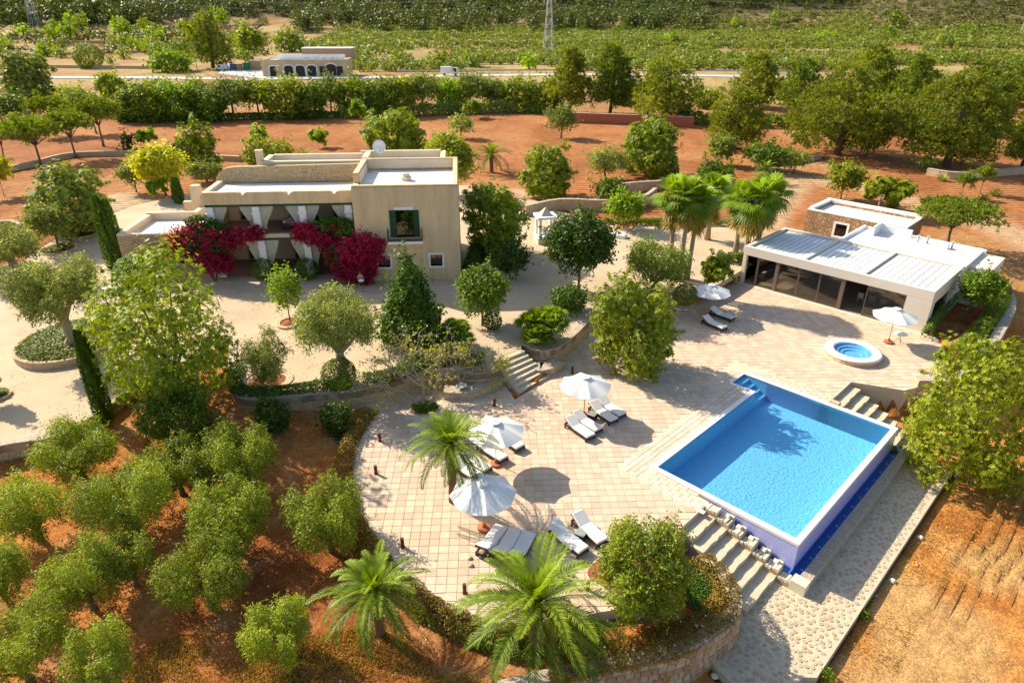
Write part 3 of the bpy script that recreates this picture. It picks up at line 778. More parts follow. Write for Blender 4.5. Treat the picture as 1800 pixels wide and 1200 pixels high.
M['glass'] = GLASS
M['clearglass'] = glassmat('clear side glass', (.92, .93, .92), .02)[0]
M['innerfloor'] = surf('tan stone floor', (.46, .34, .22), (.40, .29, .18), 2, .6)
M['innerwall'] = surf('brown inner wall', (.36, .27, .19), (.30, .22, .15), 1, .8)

# ---------------------------------------------------------------- villa
VR = rad(4)
vil = thing('villa', 'two storey ochre villa with flat white roofs, columned porch and stone side wing', 'villa', (-4.4, 54.0, 0), VR)
VM = Matrix.Translation((-4.4, 54.0, 0)) @ Matrix.Rotation(VR, 4, 'Z')
def vw(u, v, z): return VM @ Vector((u, v, z))
z0 = ZY - .1
# right block
w = MB(); wall_open(w, -8.6, 0, z0, 9.15, 0, .45, [(-5.25, -3.75, 4.95, 7.25), (-6.95, -5.95, 2.35, 3.35), (-2.55, -1.55, 2.35, 3.35)])
w.box(-.45, 0, .45, 7.6, z0, 9.15).box(-8.6, -8.15, .45, 7.6, z0, 9.15).box(-8.15, -.45, 7.15, 7.6, z0, 9.15)
wo = w.build('wall', M['plaster'], vil)
MB().box(-8.15, -.45, .45, 7.15, 8.7, 8.95).build('roof', M['roofwhite'], vil)
pz = MB().vprism([(-8.6, 9.151), (0, 9.151), (0, 9.3), (-8.6, 9.3)], 0, .42).box(-8.6, 0, 7.2, 7.6, 9.151, 10.0)
pz.add([(-.42, .42, 9.151), (0, .42, 9.151), (0, 7.2, 9.151), (-.42, 7.2, 9.151), (-.42, .42, 9.3), (0, .42, 9.3), (0, 7.2, 10.0), (-.42, 7.2, 10.0)], [(0, 3, 2, 1), (4, 5, 6, 7), (0, 1, 5, 4), (1, 2, 6, 5), (2, 3, 7, 6), (3, 0, 4, 7)])
pz.box(-8.6, -8.1, 1.6, 7.2, 9.151, 9.97)
po = pz.build('parapet', M['plaster'], vil); bv = po.modifiers.new('b', 'BEVEL'); bv.width = .09; bv.segments = 3
MB().box(-8.05, -.47, 7.15, 7.19, 8.96, 9.9).box(-8.09, -8.06, 1.7, 7.1, 8.96, 9.85).build('parapet_lining', M['plaster_pale'], vil)
MB().lathe([(.45, 8.951), (.45, 9.25), (.3, 9.35), (.34, 9.42), (.30, 9.55), (0.001, 9.6)], (-4.4, 3.2), 16).build('roof_vent', M['plaster_pale'], vil)
def window(u0, u1, za, zb, parent=vil, v=0.0, shutters=False, fw_=.16, panes=1):
    fr = MB().box(u0 - fw_, u1 + fw_, v - .03, v + .25, zb, zb + fw_).box(u0 - fw_, u1 + fw_, v - .05, v + .25, za - fw_, za).box(u0 - fw_, u0, v - .03, v + .25, za, zb).box(u1, u1 + fw_, v - .03, v + .25, za, zb).build('window', M['white'], parent)
    MB().box(u0, u1, v + .20, v + .23, za, zb).build('pane', GLASS, fr)
    b = MB().box(u0, u0 + .05, v + .15, v + .19, za, zb).box(u1 - .05, u1, v + .15, v + .19, za, zb).box(u0 + .05, u1 - .05, v + .15, v + .19, zb - .05, zb)
    b.box((u0 + u1) / 2 - .025, (u0 + u1) / 2 + .025, v + .15, v + .19, za, zb - .05).build('sash', M['iron'], fr)
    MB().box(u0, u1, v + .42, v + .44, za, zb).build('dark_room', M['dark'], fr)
    return fr
window(-6.95, -5.95, 2.35, 3.35); window(-2.55, -1.55, 2.35, 3.35)
w1 = window(-5.25, -3.75, 4.95, 7.25, fw_=.0)
MB().box(-5.28, -3.72, -.04, .3, 7.251, 7.5).build('lintel', M['white'], w1)
for sg in (-1, 1):
    x = -4.5 + sg * .98; s_ = MB()
    s_.box(x - .23, x + .23, -.07, -.01, 4.97, 7.23)
    for k in range(14): s_.box(x - .19, x + .19, -.095, -.07, 5.08 + k * .15, 5.15 + k * .15)
    s_.build('shutter', M['green'], w1)
bal = MB().box(-5.95, -3.05, -.75, -.001, 4.55, 4.78).build('balcony', M['white'], vil)
MB().box(-5.93, -3.07, -.74, -.01, 4.781, 4.80).build('balcony_floor', M['brownfloor'], bal)
rl = MB().box(-5.92, -3.08, -.73, -.70, 5.68, 5.71)
for sg in (-5.92, -3.11): rl.box(sg, sg + .03, -.70, -.02, 5.68, 5.71)
for k in range(25): x = -5.91 + k * .117; rl.tube([(x, -.715, 4.8), (x, -.715, 5.69)], .011, 5)
for k in range(5):
    for sg in (-5.905, -3.095): rl.tube([(sg, -.6 + k * .13, 4.8), (sg, -.6 + k * .13, 5.69)], .011, 5)
for sg in (-5.905, -3.095): rl.tube([(sg, -.715, 4.8), (sg, -.715, 6.05)], .018, 6)
rl.build('railing', M['iron'], bal)
# porch: u -20.8..-8.6, columns on v = 1.9
PV = 1.75; PB_ = PV + 4.3; UL, UR = -20.95, -8.6
MB().box(UL, UR - .001, PV - .15, PB_, z0 - .1, 1.22).build('porch_floor', M['brownfloor'], vil)
MB().box(UL, UR - .001, PV - .1, PB_, 4.62, 4.95).build('balcony_slab', M['plaster_pale'], vil)
MB().box(UL + .02, UR - .01, PV + .1, PB_ - .3, 4.951, 4.97).build('balcony_floor', M['brownfloor'], vil)
MB().box(UL, UR - .001, PV + .25, PB_ + .1, 7.98, 8.2).build('roof', M['roofwhite'], vil)
bw = MB(); wall_open(bw, UL, UR, 1.22, 4.62, PB_, PB_ + .3, [(-19.5, -17.6, 1.25, 3.6), (-15.3, -12.9, 1.25, 3.7), (-11.3, -9.8, 1.25, 3.6)])
wall_open(bw, UL, UR, 4.62, 8.0, PB_ + .01, PB_ + .31, [(-19.6, -17.8, 4.97, 7.2), (-15.3, -13.2, 4.97, 7.2), (-11.3, -9.9, 4.97, 7.2)])
bw.build('porch_back_wall', M['plaster_pale'], vil)
for a, b, za, zb in ((-19.5, -17.6, 1.25, 3.6), (-15.3, -12.9, 1.25, 3.7), (-11.3, -9.8, 1.25, 3.6), (-19.6, -17.8, 4.97, 7.2), (-15.3, -13.2, 4.97, 7.2), (-11.3, -9.9, 4.97, 7.2)):
    f_ = MB().box(a - .1, a, PB_ - .03, PB_ + .1, za, zb).box(b, b + .1, PB_ - .03, PB_ + .1, za, zb).box(a - .1, b + .1, PB_ - .03, PB_ + .1, zb, zb + .1).box((a + b) / 2 - .05, (a + b) / 2 + .05, PB_ - .02, PB_ + .1, za, zb).build('french_window', M['wood'], vil)
    MB().box(a, b, PB_ + .12, PB_ + .14, za, zb).build('pane', GLASS, f_)
MB().box(UL, UL + .3, PV + 2.2, PB_, 4.96, 7.0).build('porch_end_wall', M['plaster_pale'], vil)
# fascia with scalloped top
humps = []; ue = [-21.1, -17.75, -14.0, -10.3, -8.6]
prof = [(UL - .15, 7.55), (UL - .15, 8.2)]
for a, b in zip(ue[:-1], ue[1:]):
    a2 = a + .05 if a > -21 else UL - .15
    for k in range(6): an = k / 5 * math.pi / 2; prof.append((a2 + .45 * (1 - math.cos(an)), 8.15 + .42 * math.sin(an)))
    if b < -9:
        for k in range(6): an = (1 - k / 5) * math.pi / 2; prof.append((b - .05 - .45 * (1 - math.cos(an)), 8.15 + .42 * math.sin(an)))
    else: prof.append((b - .002, 8.57))
prof.append((UR - .002, 7.55))
MB().vprism(prof, PV - .25, PV + .2).build('fascia', M['plaster'], vil)
MB().box(UL - .15, UL + .3, PV + .201, PB_, 7.6, 8.5).build('parapet', M['plaster_pale'], vil)
MB().box(UL, UR - .01, PV - .12, PV + .12, 7.33, 7.548).build('awning_rail', M['green'], vil)
MB().box(UL, UR - .01, PV - .08, PV + .12, 4.40, 4.618).build('awning_rail', M['green'], vil)
cols = [-20.6, -16.85, -13.05, -9.25]
for i, u in enumerate(cols):
    for za, zb in ((1.22, 4.4), (4.97, 7.33)):
        c = MB().box(u - .28, u + .28, PV - .26, PV + .26, za, zb - .002).build('column', M['white'], vil)
        MB().box(u - .35, u + .35, PV - .34, PV + .34, zb - .62, zb - .48).build('column_band', M['white'], c); MB().box(u - .33, u + .33, PV - .32, PV + .32, za, za + .25).build('column_foot', M['white'], c)
def curtain(u0, u1, ztop, zbot, tie, side):
    "gathered linen drape, pulled towards one side lower down"
    n, m = 22, 12; v = []; f = []
    for j in range(m + 1):
        t = j / m; z = ztop + (zbot - ztop) * t; pull = math.sin(min(t, 1) * math.pi / 2) ** 1.6
        wdt = (u1 - u0) * (1 - (1 - tie) * pull); a = u0 if side < 0 else u1 - wdt
        for i in range(n + 1): v.append((a + wdt * i / n, PV + .0 + .07 * math.sin(i * 1.7) * (1 - .3 * t) + .05, z))
    for j in range(m):
        for i in range(n): f.append((j * (n + 1) + i, j * (n + 1) + i + 1, (j + 1) * (n + 1) + i + 1, (j + 1) * (n + 1) + i))
    return MB().add(v, f).build('curtain', M['curtain'], vil, True)
for i in range(3):
    a, b = cols[i] + .3, cols[i + 1] - .3
    for za, zb in ((1.75, 4.39), (5.35, 7.32)):
        curtain(a, a + 1.1, zb, za, .30, -1); curtain(b - 1.1, b, zb, za, .30, 1)
curtain(cols[0] + .3 - .6, cols[0] + .4, 7.3, 5.3, .4, -1)
# stone wall behind the porch roof with rounded left end, and the rear blocks
sp = [(UL - .4, 8.19), (UR + .6, 8.19), (UR + .6, 9.75), (UL + 1.4, 9.6)]
for k in range(9): an = math.pi / 2 + k / 8 * math.pi / 2; sp.append((UL + 1.2 + 1.6 * math.cos(an), 8.3 + 1.28 * math.sin(an)))
MB().vprism(sp, PB_ + .35, PB_ + .95).build('rear_stone_wall', M['villastone'], vil)
MB().box(UL - .4, UR + .5, PB_ + .36, PB_ + 6.5, z0, 8.15).build('rear_wall', M['plaster'], vil)
MB().box(-17.5, UR - .02, PB_ + 1.0, PB_ + 1.5, 8.2, 9.9).box(-17.5, -17.0, PB_ + 1.5, PB_ + 4.3, 8.2, 9.9).box(-17, UR - .02, PB_ + 3.9, PB_ + 4.3, 8.2, 9.95).box(UR - .5, -1.6, PB_ + 4.301, PB_ + 4.7, 6, 10.1).box(-8.6, -8.1, 7.61, PB_ + 4.3, 8.2, 10.05).box(-1.6, -1.15, 7.61, PB_ + 4.7, z0, 10.0).box(-8.59, -1.7, 7.62, PB_ + 4.29, z0, 9.2).build('rear_parapet', M['plaster_pale'], vil)
MB().box(-17.0, UR - .6, PB_ + 1.5, PB_ + 3.9, 8.4, 9.3).build('roof', M['roofwhite'], vil)
MB().box(-8.05, -1.72, 7.63, PB_ + 4.28, 9.201, 9.4).build('roof', M['roofwhite'], vil)
ck = MB().box(-17.9, -17.35, PB_ + 1.4, PB_ + 1.95, 8.15, 10.7).build('chimney', M['plaster_pale'], vil)
MB().box(-17.94, -17.31, PB_ + 1.36, PB_ + 1.99, 10.701, 10.8).build('chimney_cap', M['plaster'], ck)
# left stone wing
wu0, wu1, wv0, wv1 = -29.6, -20.96, 3.6, 10.2
ww = MB(); wall_open(ww, wu0, wu1, z0, 4.45, wv0, wv0 + .5, [(-25.4, -24.4, 1.8, 2.8)])
ww.box(wu0, wu0 + .5, wv0 + .5, wv1, z0, 4.45).box(wu0 + .5, wu1, wv1 - .5, wv1, z0, 4.45)
ww.build('wing_wall', M['villastone'], vil)
window(-25.4, -24.4, 1.8, 2.8, v=wv0)
MB().box(wu0 + .5, wu1, wv0 + .5, wv1 - .5, 3.9, 4.05).build('roof', M['roofwhite'], vil)
pp = MB().box(wu0, wu1, wv0, wv0 + .3, 4.451, 4.6).box(wu0, wu0 + .45, wv0 + .3, wv1 - .4, 4.451, 4.62).box(wu0 + .001, wu1 - 4.4, wv1 - .4, wv1, 4.451, 4.75).box(wu1 - 4.4, wu1 - 3.9, wv1 - .4, wv1 + 2.2, 4.0, 4.75)
pp.build('parapet', M['plaster_pale'], vil)
MB().box(wu0 + .501, wu0 + .54, wv0 + .55, wv1 - .5, 4.06, 4.58).box(wu0 + .55, wu1 - 4.4, wv1 - .54, wv1 - .505, 4.06, 4.7).build('parapet_lining', M['plaster_pale'], vil)
MB().box(wu1 - 3.9, wu1 + .5, wv1 - .49, wv1 + 5, z0, 4.1).build('roof', M['roofwhite'], vil)
c2 = MB().add([(-26.2, 12.0, 4.0), (-24.8, 12.0, 4.0), (-24.8, 12.9, 4.0), (-26.2, 12.9, 4.0), (-26.0, 12.1, 6.7), (-25.2, 12.1, 6.7), (-25.2, 12.8, 6.7), (-26.0, 12.8, 6.7)], [(0, 3, 2, 1), (4, 5, 6, 7), (0, 1, 5, 4), (1, 2, 6, 5), (2, 3, 7, 6), (3, 0, 4, 7)]).build('chimney', M['plaster_pale'], vil)
MB().box(-27.4, -20.6, 13.2, 13.7, 3.5, 4.9).build('parapet', M['plaster_pale'], vil)
MB().box(-22.6, -21.0, 4.6, 5.2, 4.06, 4.8).build('roof_step', M['plaster_pale'], vil)
# satellite dish on the roof
dp = vw(-7.2, 9.6, 9.4)
dish = thing('satellite_dish', 'white satellite dish standing on the villa roof', 'satellite dish', dp)
nd = 20; v = [(0, 0, 0)]; f = []
for r_ in (.35, .7, 1.0):
    for k in range(nd): a = k / nd * 6.2832; v.append((r_ * .6 * math.cos(a), r_ * .6 * math.sin(a), .17 * r_ * r_))
for k in range(nd): f.append((0, 1 + k, 1 + (k + 1) % nd))
for j in range(2):
    for k in range(nd): f.append((1 + j * nd + k, 1 + (j + 1) * nd + k, 1 + (j + 1) * nd + (k + 1) % nd, 1 + j * nd + (k + 1) % nd))
d_ = MB(Matrix.Translation((0, 0, 1.2)) @ Matrix.Rotation(rad(68), 4, 'X')).add(v, f).build('reflector', M['white'], dish, True)
sd = d_.modifiers.new('s', 'SOLIDIFY'); sd.thickness = .03
MB().tube([(0, .1, -.1), (0, .1, 1.15)], .05, 8).tube([(0, -.1, .8), (0, -.75, 1.0)], .025, 6).build('mast', M['metal'], dish)
MB().box(-.07, .07, -.83, -.7, .94, 1.08).build('receiver', M['white'], dish)
# balcony furniture
def armchair(name, label, u, v, z, rot, wdt=.85):
    t = thing(name, label, 'sofa' if wdt > 1 else 'armchair', vw(u, v, z), VR + rot)
    MB().bbox(-wdt / 2, wdt / 2, -.42, .42, .08, .36, .04).build('base', M['wicker'], t)
    MB().bbox(-wdt / 2, wdt / 2, .30, .44, .36, .82, .04).build('backrest', M['wicker'], t)
    for sg in (-1, 1): MB().bbox(sg * wdt / 2 - .07, sg * wdt / 2 + .07, -.42, .42, .3, .6, .03).build('armrest', M['wicker'], t)
    MB().bbox(-wdt / 2 + .1, wdt / 2 - .1, -.4, .3, .361, .48, .04).build('seat_cushion', M['cushion'], t)
    MB().bbox(-wdt / 2 + .1, wdt / 2 - .1, .16, .31, .48, .80, .04).build('back_cushion', M['cushion'], t)
armchair('sofa', 'grey wicker sofa with white cushions on the middle bay of the balcony', -14.6, PV + 1.6, 4.97, rad(70), 1.7)
armchair('armchair', 'dark wicker armchair beside the second column on the balcony', -13.0, PV + 2.4, 4.97, rad(-40))
armchair('armchair', 'wicker armchair in the right bay of the balcony', -10.9, PV + 2.2, 4.97, rad(200))
tbl = thing('coffee_table', 'low dark coffee table between the balcony seats', 'table', vw(-13.6, PV + 1.0, 4.97), VR)
MB().bbox(-.45, .45, -.3, .3, .34, .4, .02).build('table_top', M['wood'], tbl)
for a in (-1, 1):
    for b in (-1, 1): MB().box(a * .38 - .03, a * .38 + .03, b * .24 - .03, b * .24 + .03, 0, .34).build('leg', M['wood'], tbl)

# ---------------------------------------------------------------- glass pavilion
pav = thing('glass_pavilion', 'modern cream pavilion with glass front and slatted white roof', 'pavilion', st(-9.9, 28.3), rad(-45))
PL, PD, PH = 15.1, 7.9, 3.4
fb = MB().box(0, PL, 0, .30, 2.62, PH).box(0, .30, .30, PD, 2.9, PH).box(PL - .30, PL, .30, PD, 2.62, PH).box(.30, PL - .30, PD - .35, PD, 2.9, PH)
for x in (5.05, 9.85): fb.box(x - .17, x + .17, .30, PD - .35, 3.0, PH - .02)
fo = fb.build('roof_beam', M['pav'], pav); bv = fo.modifiers.new('b', 'BEVEL'); bv.width = .03; bv.segments = 2
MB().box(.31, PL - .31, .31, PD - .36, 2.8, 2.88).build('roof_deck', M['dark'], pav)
SLAT = surf('white roof slat', (.83, .82, .80), (.78, .77, .75), 2, .45, 20, .05, vary=.04)
for a, b in ((.45, 4.83), (5.27, 9.63), (10.07, PL - .42)):
    n = 9; wd = (b - a) / n
    for k in range(n): MB().bbox(a + k * wd + .035, a + (k + 1) * wd - .035, .34, PD - .40, 3.1, 3.2, .012).build('roof_slat', SLAT, pav)
MB().box(0, .32, 0.001, .34, 0, 2.62).build('column', M['pav'], pav)
rw = MB().box(13.35, PL, .001, .34, .02, 2.62)
rw.build('front_wall', M['pav'], pav)
sw_ = MB(Matrix.Translation((PL, 0, 0)) @ Matrix.Rotation(rad(90), 4, 'Z')); wall_open(sw_, .341, PD - .001, -.6, 2.62, 0, .3, [(.9, 5.2, .95, 2.25)])
sw_.build('side_wall', M['pav'], pav)
sg = MB().box(PL - .16, PL - .13, .9, 5.2, .95, 2.25).build('side_window', M['glass'], pav)
MB().box(PL - .2, PL - .1, .9, 5.2, .95, 1.0).box(PL - .2, PL - .1, 3.0, 3.06, 1.0, 2.25).build('window_frame', M['iron'], sg)
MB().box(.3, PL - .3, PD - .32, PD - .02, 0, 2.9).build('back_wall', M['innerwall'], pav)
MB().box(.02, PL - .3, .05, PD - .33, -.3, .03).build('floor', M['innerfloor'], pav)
MB().box(-.4, PL + .3, -.35, .04, -.3, .025).build('threshold', M['whitestone'], pav)
for x, wd in ((3.05, .24), (8.55, .26)): MB().box(x, x + wd, .08, .33, .03, 2.62).build('post', M['brownframe'], pav)
MB().box(1.35, 1.43, .1, .3, .03, 2.62).build('post', M['brownframe'], pav)
for i, (a, b) in enumerate(((1.45, 3.03), (3.3, 5.05), (5.07, 6.8), (6.82, 8.53), (10.5, 13.33))):
    g = MB().box(a, b, .17, .19, .06, 2.58).build('glass_panel', M['glass'], pav)
    MB().box(a, a + .05, .14, .23, .031, 2.62).box(b - .05, b, .14, .23, .031, 2.62).box(a + .05, b - .05, .14, .23, .031, .08).box(a + .05, b - .05, .14, .23, 2.56, 2.62).build('panel_frame', M['brownframe'], g)
for k in range(3):
    g = MB().box(.14, .16, .4 + k * 2.4, 2.7 + k * 2.4, .06, 2.85).build('glass_panel', M['clearglass'], pav)
    MB().box(.1, .2, .36 + k * 2.4, .42 + k * 2.4, .03, 2.9).box(.1, .2, .42 + k * 2.4, 2.7 + k * 2.4, 2.85, 2.9).build('panel_frame', M['brownframe'], g)
# pavilion contents
PM = Matrix.Translation(st(-9.9, 28.3)) @ Matrix.Rotation(rad(-45), 4, 'Z')
def ptag(u, v, z=.03): return PM @ Vector((u, v, z))
ts = thing('sofa', 'black lounge sofa just inside the left corner of the pavilion', 'sofa', ptag(1.2, 2.4), rad(-45 - 90))
MB().bbox(-1.0, 1.0, -.45, .45, .1, .42, .05).build('seat', M['dark'], ts); MB().bbox(-1.0, 1.0, .3, .5, .42, .85, .05).build('backrest', M['dark'], ts)
MB().bbox(-.5, .1, -.3, .25, .43, .55, .05).build('cushion', M['cushion'], ts)
dt = thing('dining_table', 'long dining table behind the open pavilion door', 'table', ptag(10.4, 3.6), rad(-45))
MB().bbox(-1.4, 1.4, -.5, .5, .7, .76, .02).build('table_top', M['wood'], dt)
for a in (-1, 1):
    for b in (-1, 1): MB().box(a * 1.25 - .04, a * 1.25 + .04, b * .4 - .04, b * .4 + .04, 0, .7).build('leg', M['wood'], dt)
ch0 = None
for k in range(6):
    pos = ptag(9.5 + (k % 3) * .9, 2.7 if k < 3 else 4.5); rz = rad(-45) + (math.pi if k < 3 else 0)
    lab = '%s chair on the %s side of the pavilion dining table' % (('left hand', 'middle', 'right hand')[k % 3], 'near' if k < 3 else 'far')
    if ch0 is None:
        ch0 = thing('dining_chair', lab, 'chair', pos, rz, 'dining chairs in the pavilion')
        MB().bbox(-.23, .23, -.23, .23, .42, .47, .02).build('seat', M['metal'], ch0); MB().bbox(-.23, .23, .19, .23, .5, .92, .01).build('backrest', M['metal'], ch0)
        for a in (-1, 1):
            for b in (-1, 1): MB().tube([(a * .2, b * .2, 0), (a * .2, b * .2, .42)], .02, 6).build('leg', M['metal'], ch0)
    else:
        c = copy_tree(ch0); c.location = pos; c.rotation_euler = (0, 0, rz); c['label'] = lab
# service block behind, white roofs
MB().box(5.3, PL - .01, PD + .001, 13.8, -.3, 3.15).build('service_block', M['pav'], pav)
MB().box(5.3, PL - .01, PD + .001, 13.8, 3.151, 3.2).build('service_roof', M['roofwhite'], pav)
MB().box(5.1, 5.301, PD + .002, 13.9, -.3, 3.45).box(5.301, PL + .2, 13.801, 14.0, -.3, 3.35).build('service_parapet', M['white'], pav)
MB().box(PL + .001, PL + 1.6, 9.6, 14.2, -.4, 2.9).build('service_block', M['pav'], pav)
sk = MB().box(6.6, 6.75, 11.6, 13.6, 3.2, 4.1).box(6.751, 9.4, 13.4, 13.6, 3.2, 3.9).build('roof_screen', M['white'], pav)
for u, v in ((10.2, 12.6), (10.9, 12.9), (12.9, 12.7)): MB().tube([(u, v, 3.2), (u, v, 3.75)], .09, 8).tube([(u, v, 3.75), (u, v, 3.82)], .14, 8).build('roof_vent', M['metal'], pav)
MB().bbox(12.3, 12.75, 12.0, 12.6, 3.2, 3.65, .03).build('cooling_unit', M['white'], pav)

# ---------------------------------------------------------------- stone annex
ann = thing('stone_annex', 'small rubble stone house with white flat roof behind the pavilion', 'house', st(-10.5, 42.5), rad(-45))
aw = MB(); wall_open(aw, 0, 9.3, -.2, 3.75, 0, .5, [(3.0, 4.1, 1.75, 2.95)])
aw.box(0, .5, .5, 5.1, -.2, 3.75).box(8.8, 9.3, .5, 5.1, -.2, 3.75).box(.5, 8.8, 4.6, 5.1, -.2, 3.75); aw.build('wall', M['annexstone'], ann)
MB().box(.5, 8.8, .5, 4.6, 3.4, 3.55).build('roof', M['roofwhite'], ann)
ap = MB().box(-.02, 9.32, -.02, .35, 3.751, 3.86).box(-.02, .4, .35, 4.75, 3.751, 4.0).box(8.9, 9.32, .35, 4.75, 3.751, 3.9).box(-.02, 9.32, 4.75, 5.12, 3.751, 4.05); ap.build('parapet', M['white'], ann)
window(3.0, 4.1, 1.75, 2.95, ann, 0, fw_=.2)

# ---------------------------------------------------------------- hot tub
jt = thing('hot_tub', 'round white hot tub with blue water beside the pavilion', 'hot tub', (*JAC, 0))
MB().lathe([(1.85, -.02), (1.85, .33), (1.3, .33), (1.3, -.02)], n=48, close=True).build('base', M['rubble'], jt)
MB().lathe([(1.88, .30), (1.88, .38), (1.75, .42), (1.3, .42), (1.25, .36)], n=48, cap=False).build('rim', M['rim'], jt, True)
MB().lathe([(1.26, .36), (1.23, .22), (.95, .21), (.92, .10), (.66, .09), (.63, .0), (0.001, -.005)], n=48, cap=False).build('basin', M['mosaic'], jt)
MB().lathe([(1.24, .30), (.001, .30)], n=40, cap=False).build('water', M['water'], jt)

# ---------------------------------------------------------------- well house
wp = gp(958, 424, ZY)
wh = thing('well_house', 'small white well house with four pillars and a pyramid roof', 'well', wp, rad(12))
MB().box(-.95, .95, -.95, .95, -.1, .55).build('base', M['plaster_pale'], wh); MB().box(-1.0, 1.0, -1.0, 1.0, .551, .65).build('base_slab', M['white'], wh)
for a in (-1, 1):
    for b in (-1, 1): MB().box(a * .72 - .14, a * .72 + .14, b * .72 - .14, b * .72 + .14, .651, 2.5).build('pillar', M['white'], wh)
MB().box(-1.02, 1.02, -1.02, 1.02, 2.501, 2.72).build('roof_slab', M['white'], wh)
MB().add([(-.62, -.62, 2.721), (.62, -.62, 2.721), (.62, .62, 2.721), (-.62, .62, 2.721), (0, 0, 3.5)], [(0, 1, 4), (1, 2, 4), (2, 3, 4), (3, 0, 4), (3, 2, 1, 0)]).build('pyramid', M['plaster_pale'], wh)
MB().lathe([(.42, .651), (.42, 1.15), (.3, 1.15), (.3, .9), (.001, .9)], n=20).build('well_shaft', M['white'], wh)
bn = gp(1082, 416, ZY)
o = MB().bbox(-1.1, 1.1, -.45, .45, -.05, .38, .06).build('stone_slab', M['white']); o.location = bn; o.rotation_euler = (0, 0, rad(-25)); tag(o, 'low white stone block on the gravel behind the dense round tree', 'stone block')

# ---------------------------------------------------------------- parasols
def make_parasol():
    t = bpy.data.objects.new('parasol', None); COL.objects.link(t)
    R_, n = 1.55, 8; v = []; f = []; rings = 6; sub = 6
    for j in range(rings + 1):
        r_ = R_ * j / rings
        for k in range(n * sub):
            a = k / (n * sub) * 2 * math.pi; fr = (k % sub) / sub; sag = math.sin(fr * math.pi)
            rr = r_ * (1 - .075 * sag * (j / rings) ** 1.0); z = 2.72 - .58 * (j / rings) ** 1.15 - .10 * sag * (j / rings)
            v.append((rr * math.cos(a), rr * math.sin(a), z))
    m = n * sub
    for j in range(rings):
        for k in range(m): f.append((j * m + k, j * m + (k + 1) % m, (j + 1) * m + (k + 1) % m, (j + 1) * m + k))
    c = MB().add(v, f).build('canopy', M['canvas'], t); sd = c.modifiers.new('s', 'SOLIDIFY'); sd.thickness = .012
    MB().lathe([(.001, 2.80), (.26, 2.745), (.30, 2.70), (.28, 2.70)], n=16).build('vent_cap', M['canvas'], t)
    for k in range(n):
        a = k / n * 2 * math.pi; ca_, sa_ = math.cos(a), math.sin(a)
        rb = MB().tube([(.05 * ca_, .05 * sa_, 2.66), (R_ * ca_, R_ * sa_, 2.105)], .014, 5).build('rib', M['wood'], t)
        MB().tube([(.05 * ca_, .05 * sa_, 2.1), (.75 * ca_, .75 * sa_, 2.40)], .012, 5).build('strut', M['wood'], rb)
    MB().tube([(0, 0, .1), (0, 0, 2.86)], .026, 8).build('pole', M['wood'], t); MB().lathe([(.05, 2.05), (.06, 2.15), (.03, 2.2)], n=10).build('hub', M['wood'], t)
    MB().lathe([(.30, 0), (.33, .06), (.33, .12), (.12, .16), (.07, .34), (.04, .34)], n=20).build('pot_base', M['terracotta'], t)
    return t
par0 = None
for (x, y, rot, lab) in ((851, 929, 8, 'white parasol nearest the camera beside the front palm loungers'), (872, 816, 20, 'white parasol half hidden behind the terrace palm'),
                         (1026, 731, 5, 'white parasol between two pairs of loungers left of the pool'), (1244, 556, 12, 'greyish parasol by the planter wall left of the pavilion'),
                         (1561, 602, 0, 'white parasol in front of the pavilion beside the hot tub')):
    p = gp(x, y, 0)
    if par0 is None: par0 = o = make_parasol()
    else: o = copy_tree(par0)
    o.location = p; o.rotation_euler = (0, 0, rad(rot)); tag(o, lab, 'parasol', 'white parasols on the pool terrace')

# ---------------------------------------------------------------- loungers
def make_lounger(back=28):
    t = bpy.data.objects.new('sun_lounger', None); COL.objects.link(t)
    L, W2 = 2.0, .34     # head at x=0, foot at x=L
    fr = MB().bbox(.55, L, -W2, W2, .16, .30, .02).build('frame', M['wicker'], t)
    MB().box(0.02, .549, -W2, -W2 + .06, .16, .28).box(.02, .549, W2 - .06, W2, .16, .28).box(0, .06, -W2 + .061, W2 - .061, .16, .28).build('head_rail', M['wicker'], t)
    for x in (.08, L - .12):
        for s in (-1, 1): MB().box(x, x + .07, s * W2 - .035, s * W2 + .035, 0, .16).build('leg', M['wicker'], t)
    MB().bbox(.70, L - .01, -W2 + .01, W2 - .01, .301, .40, .03).build('mattress', M['cushion'], t)
    a = rad(back); Mt = Matrix.Translation((.70, 0, .30)) @ Matrix.Rotation(a, 4, 'Y')
    MB(Mt).bbox(-.74, -.005, -W2 + .01, W2 - .01, 0.0, .10, .03).build('back_cushion', M['cushion'], t)
    MB(Mt).box(-.76, 0, -W2, W2, -.05, -.003).build('backrest', M['wicker'], t)
    return t
lg0 = make_lounger(); lgfirst = True
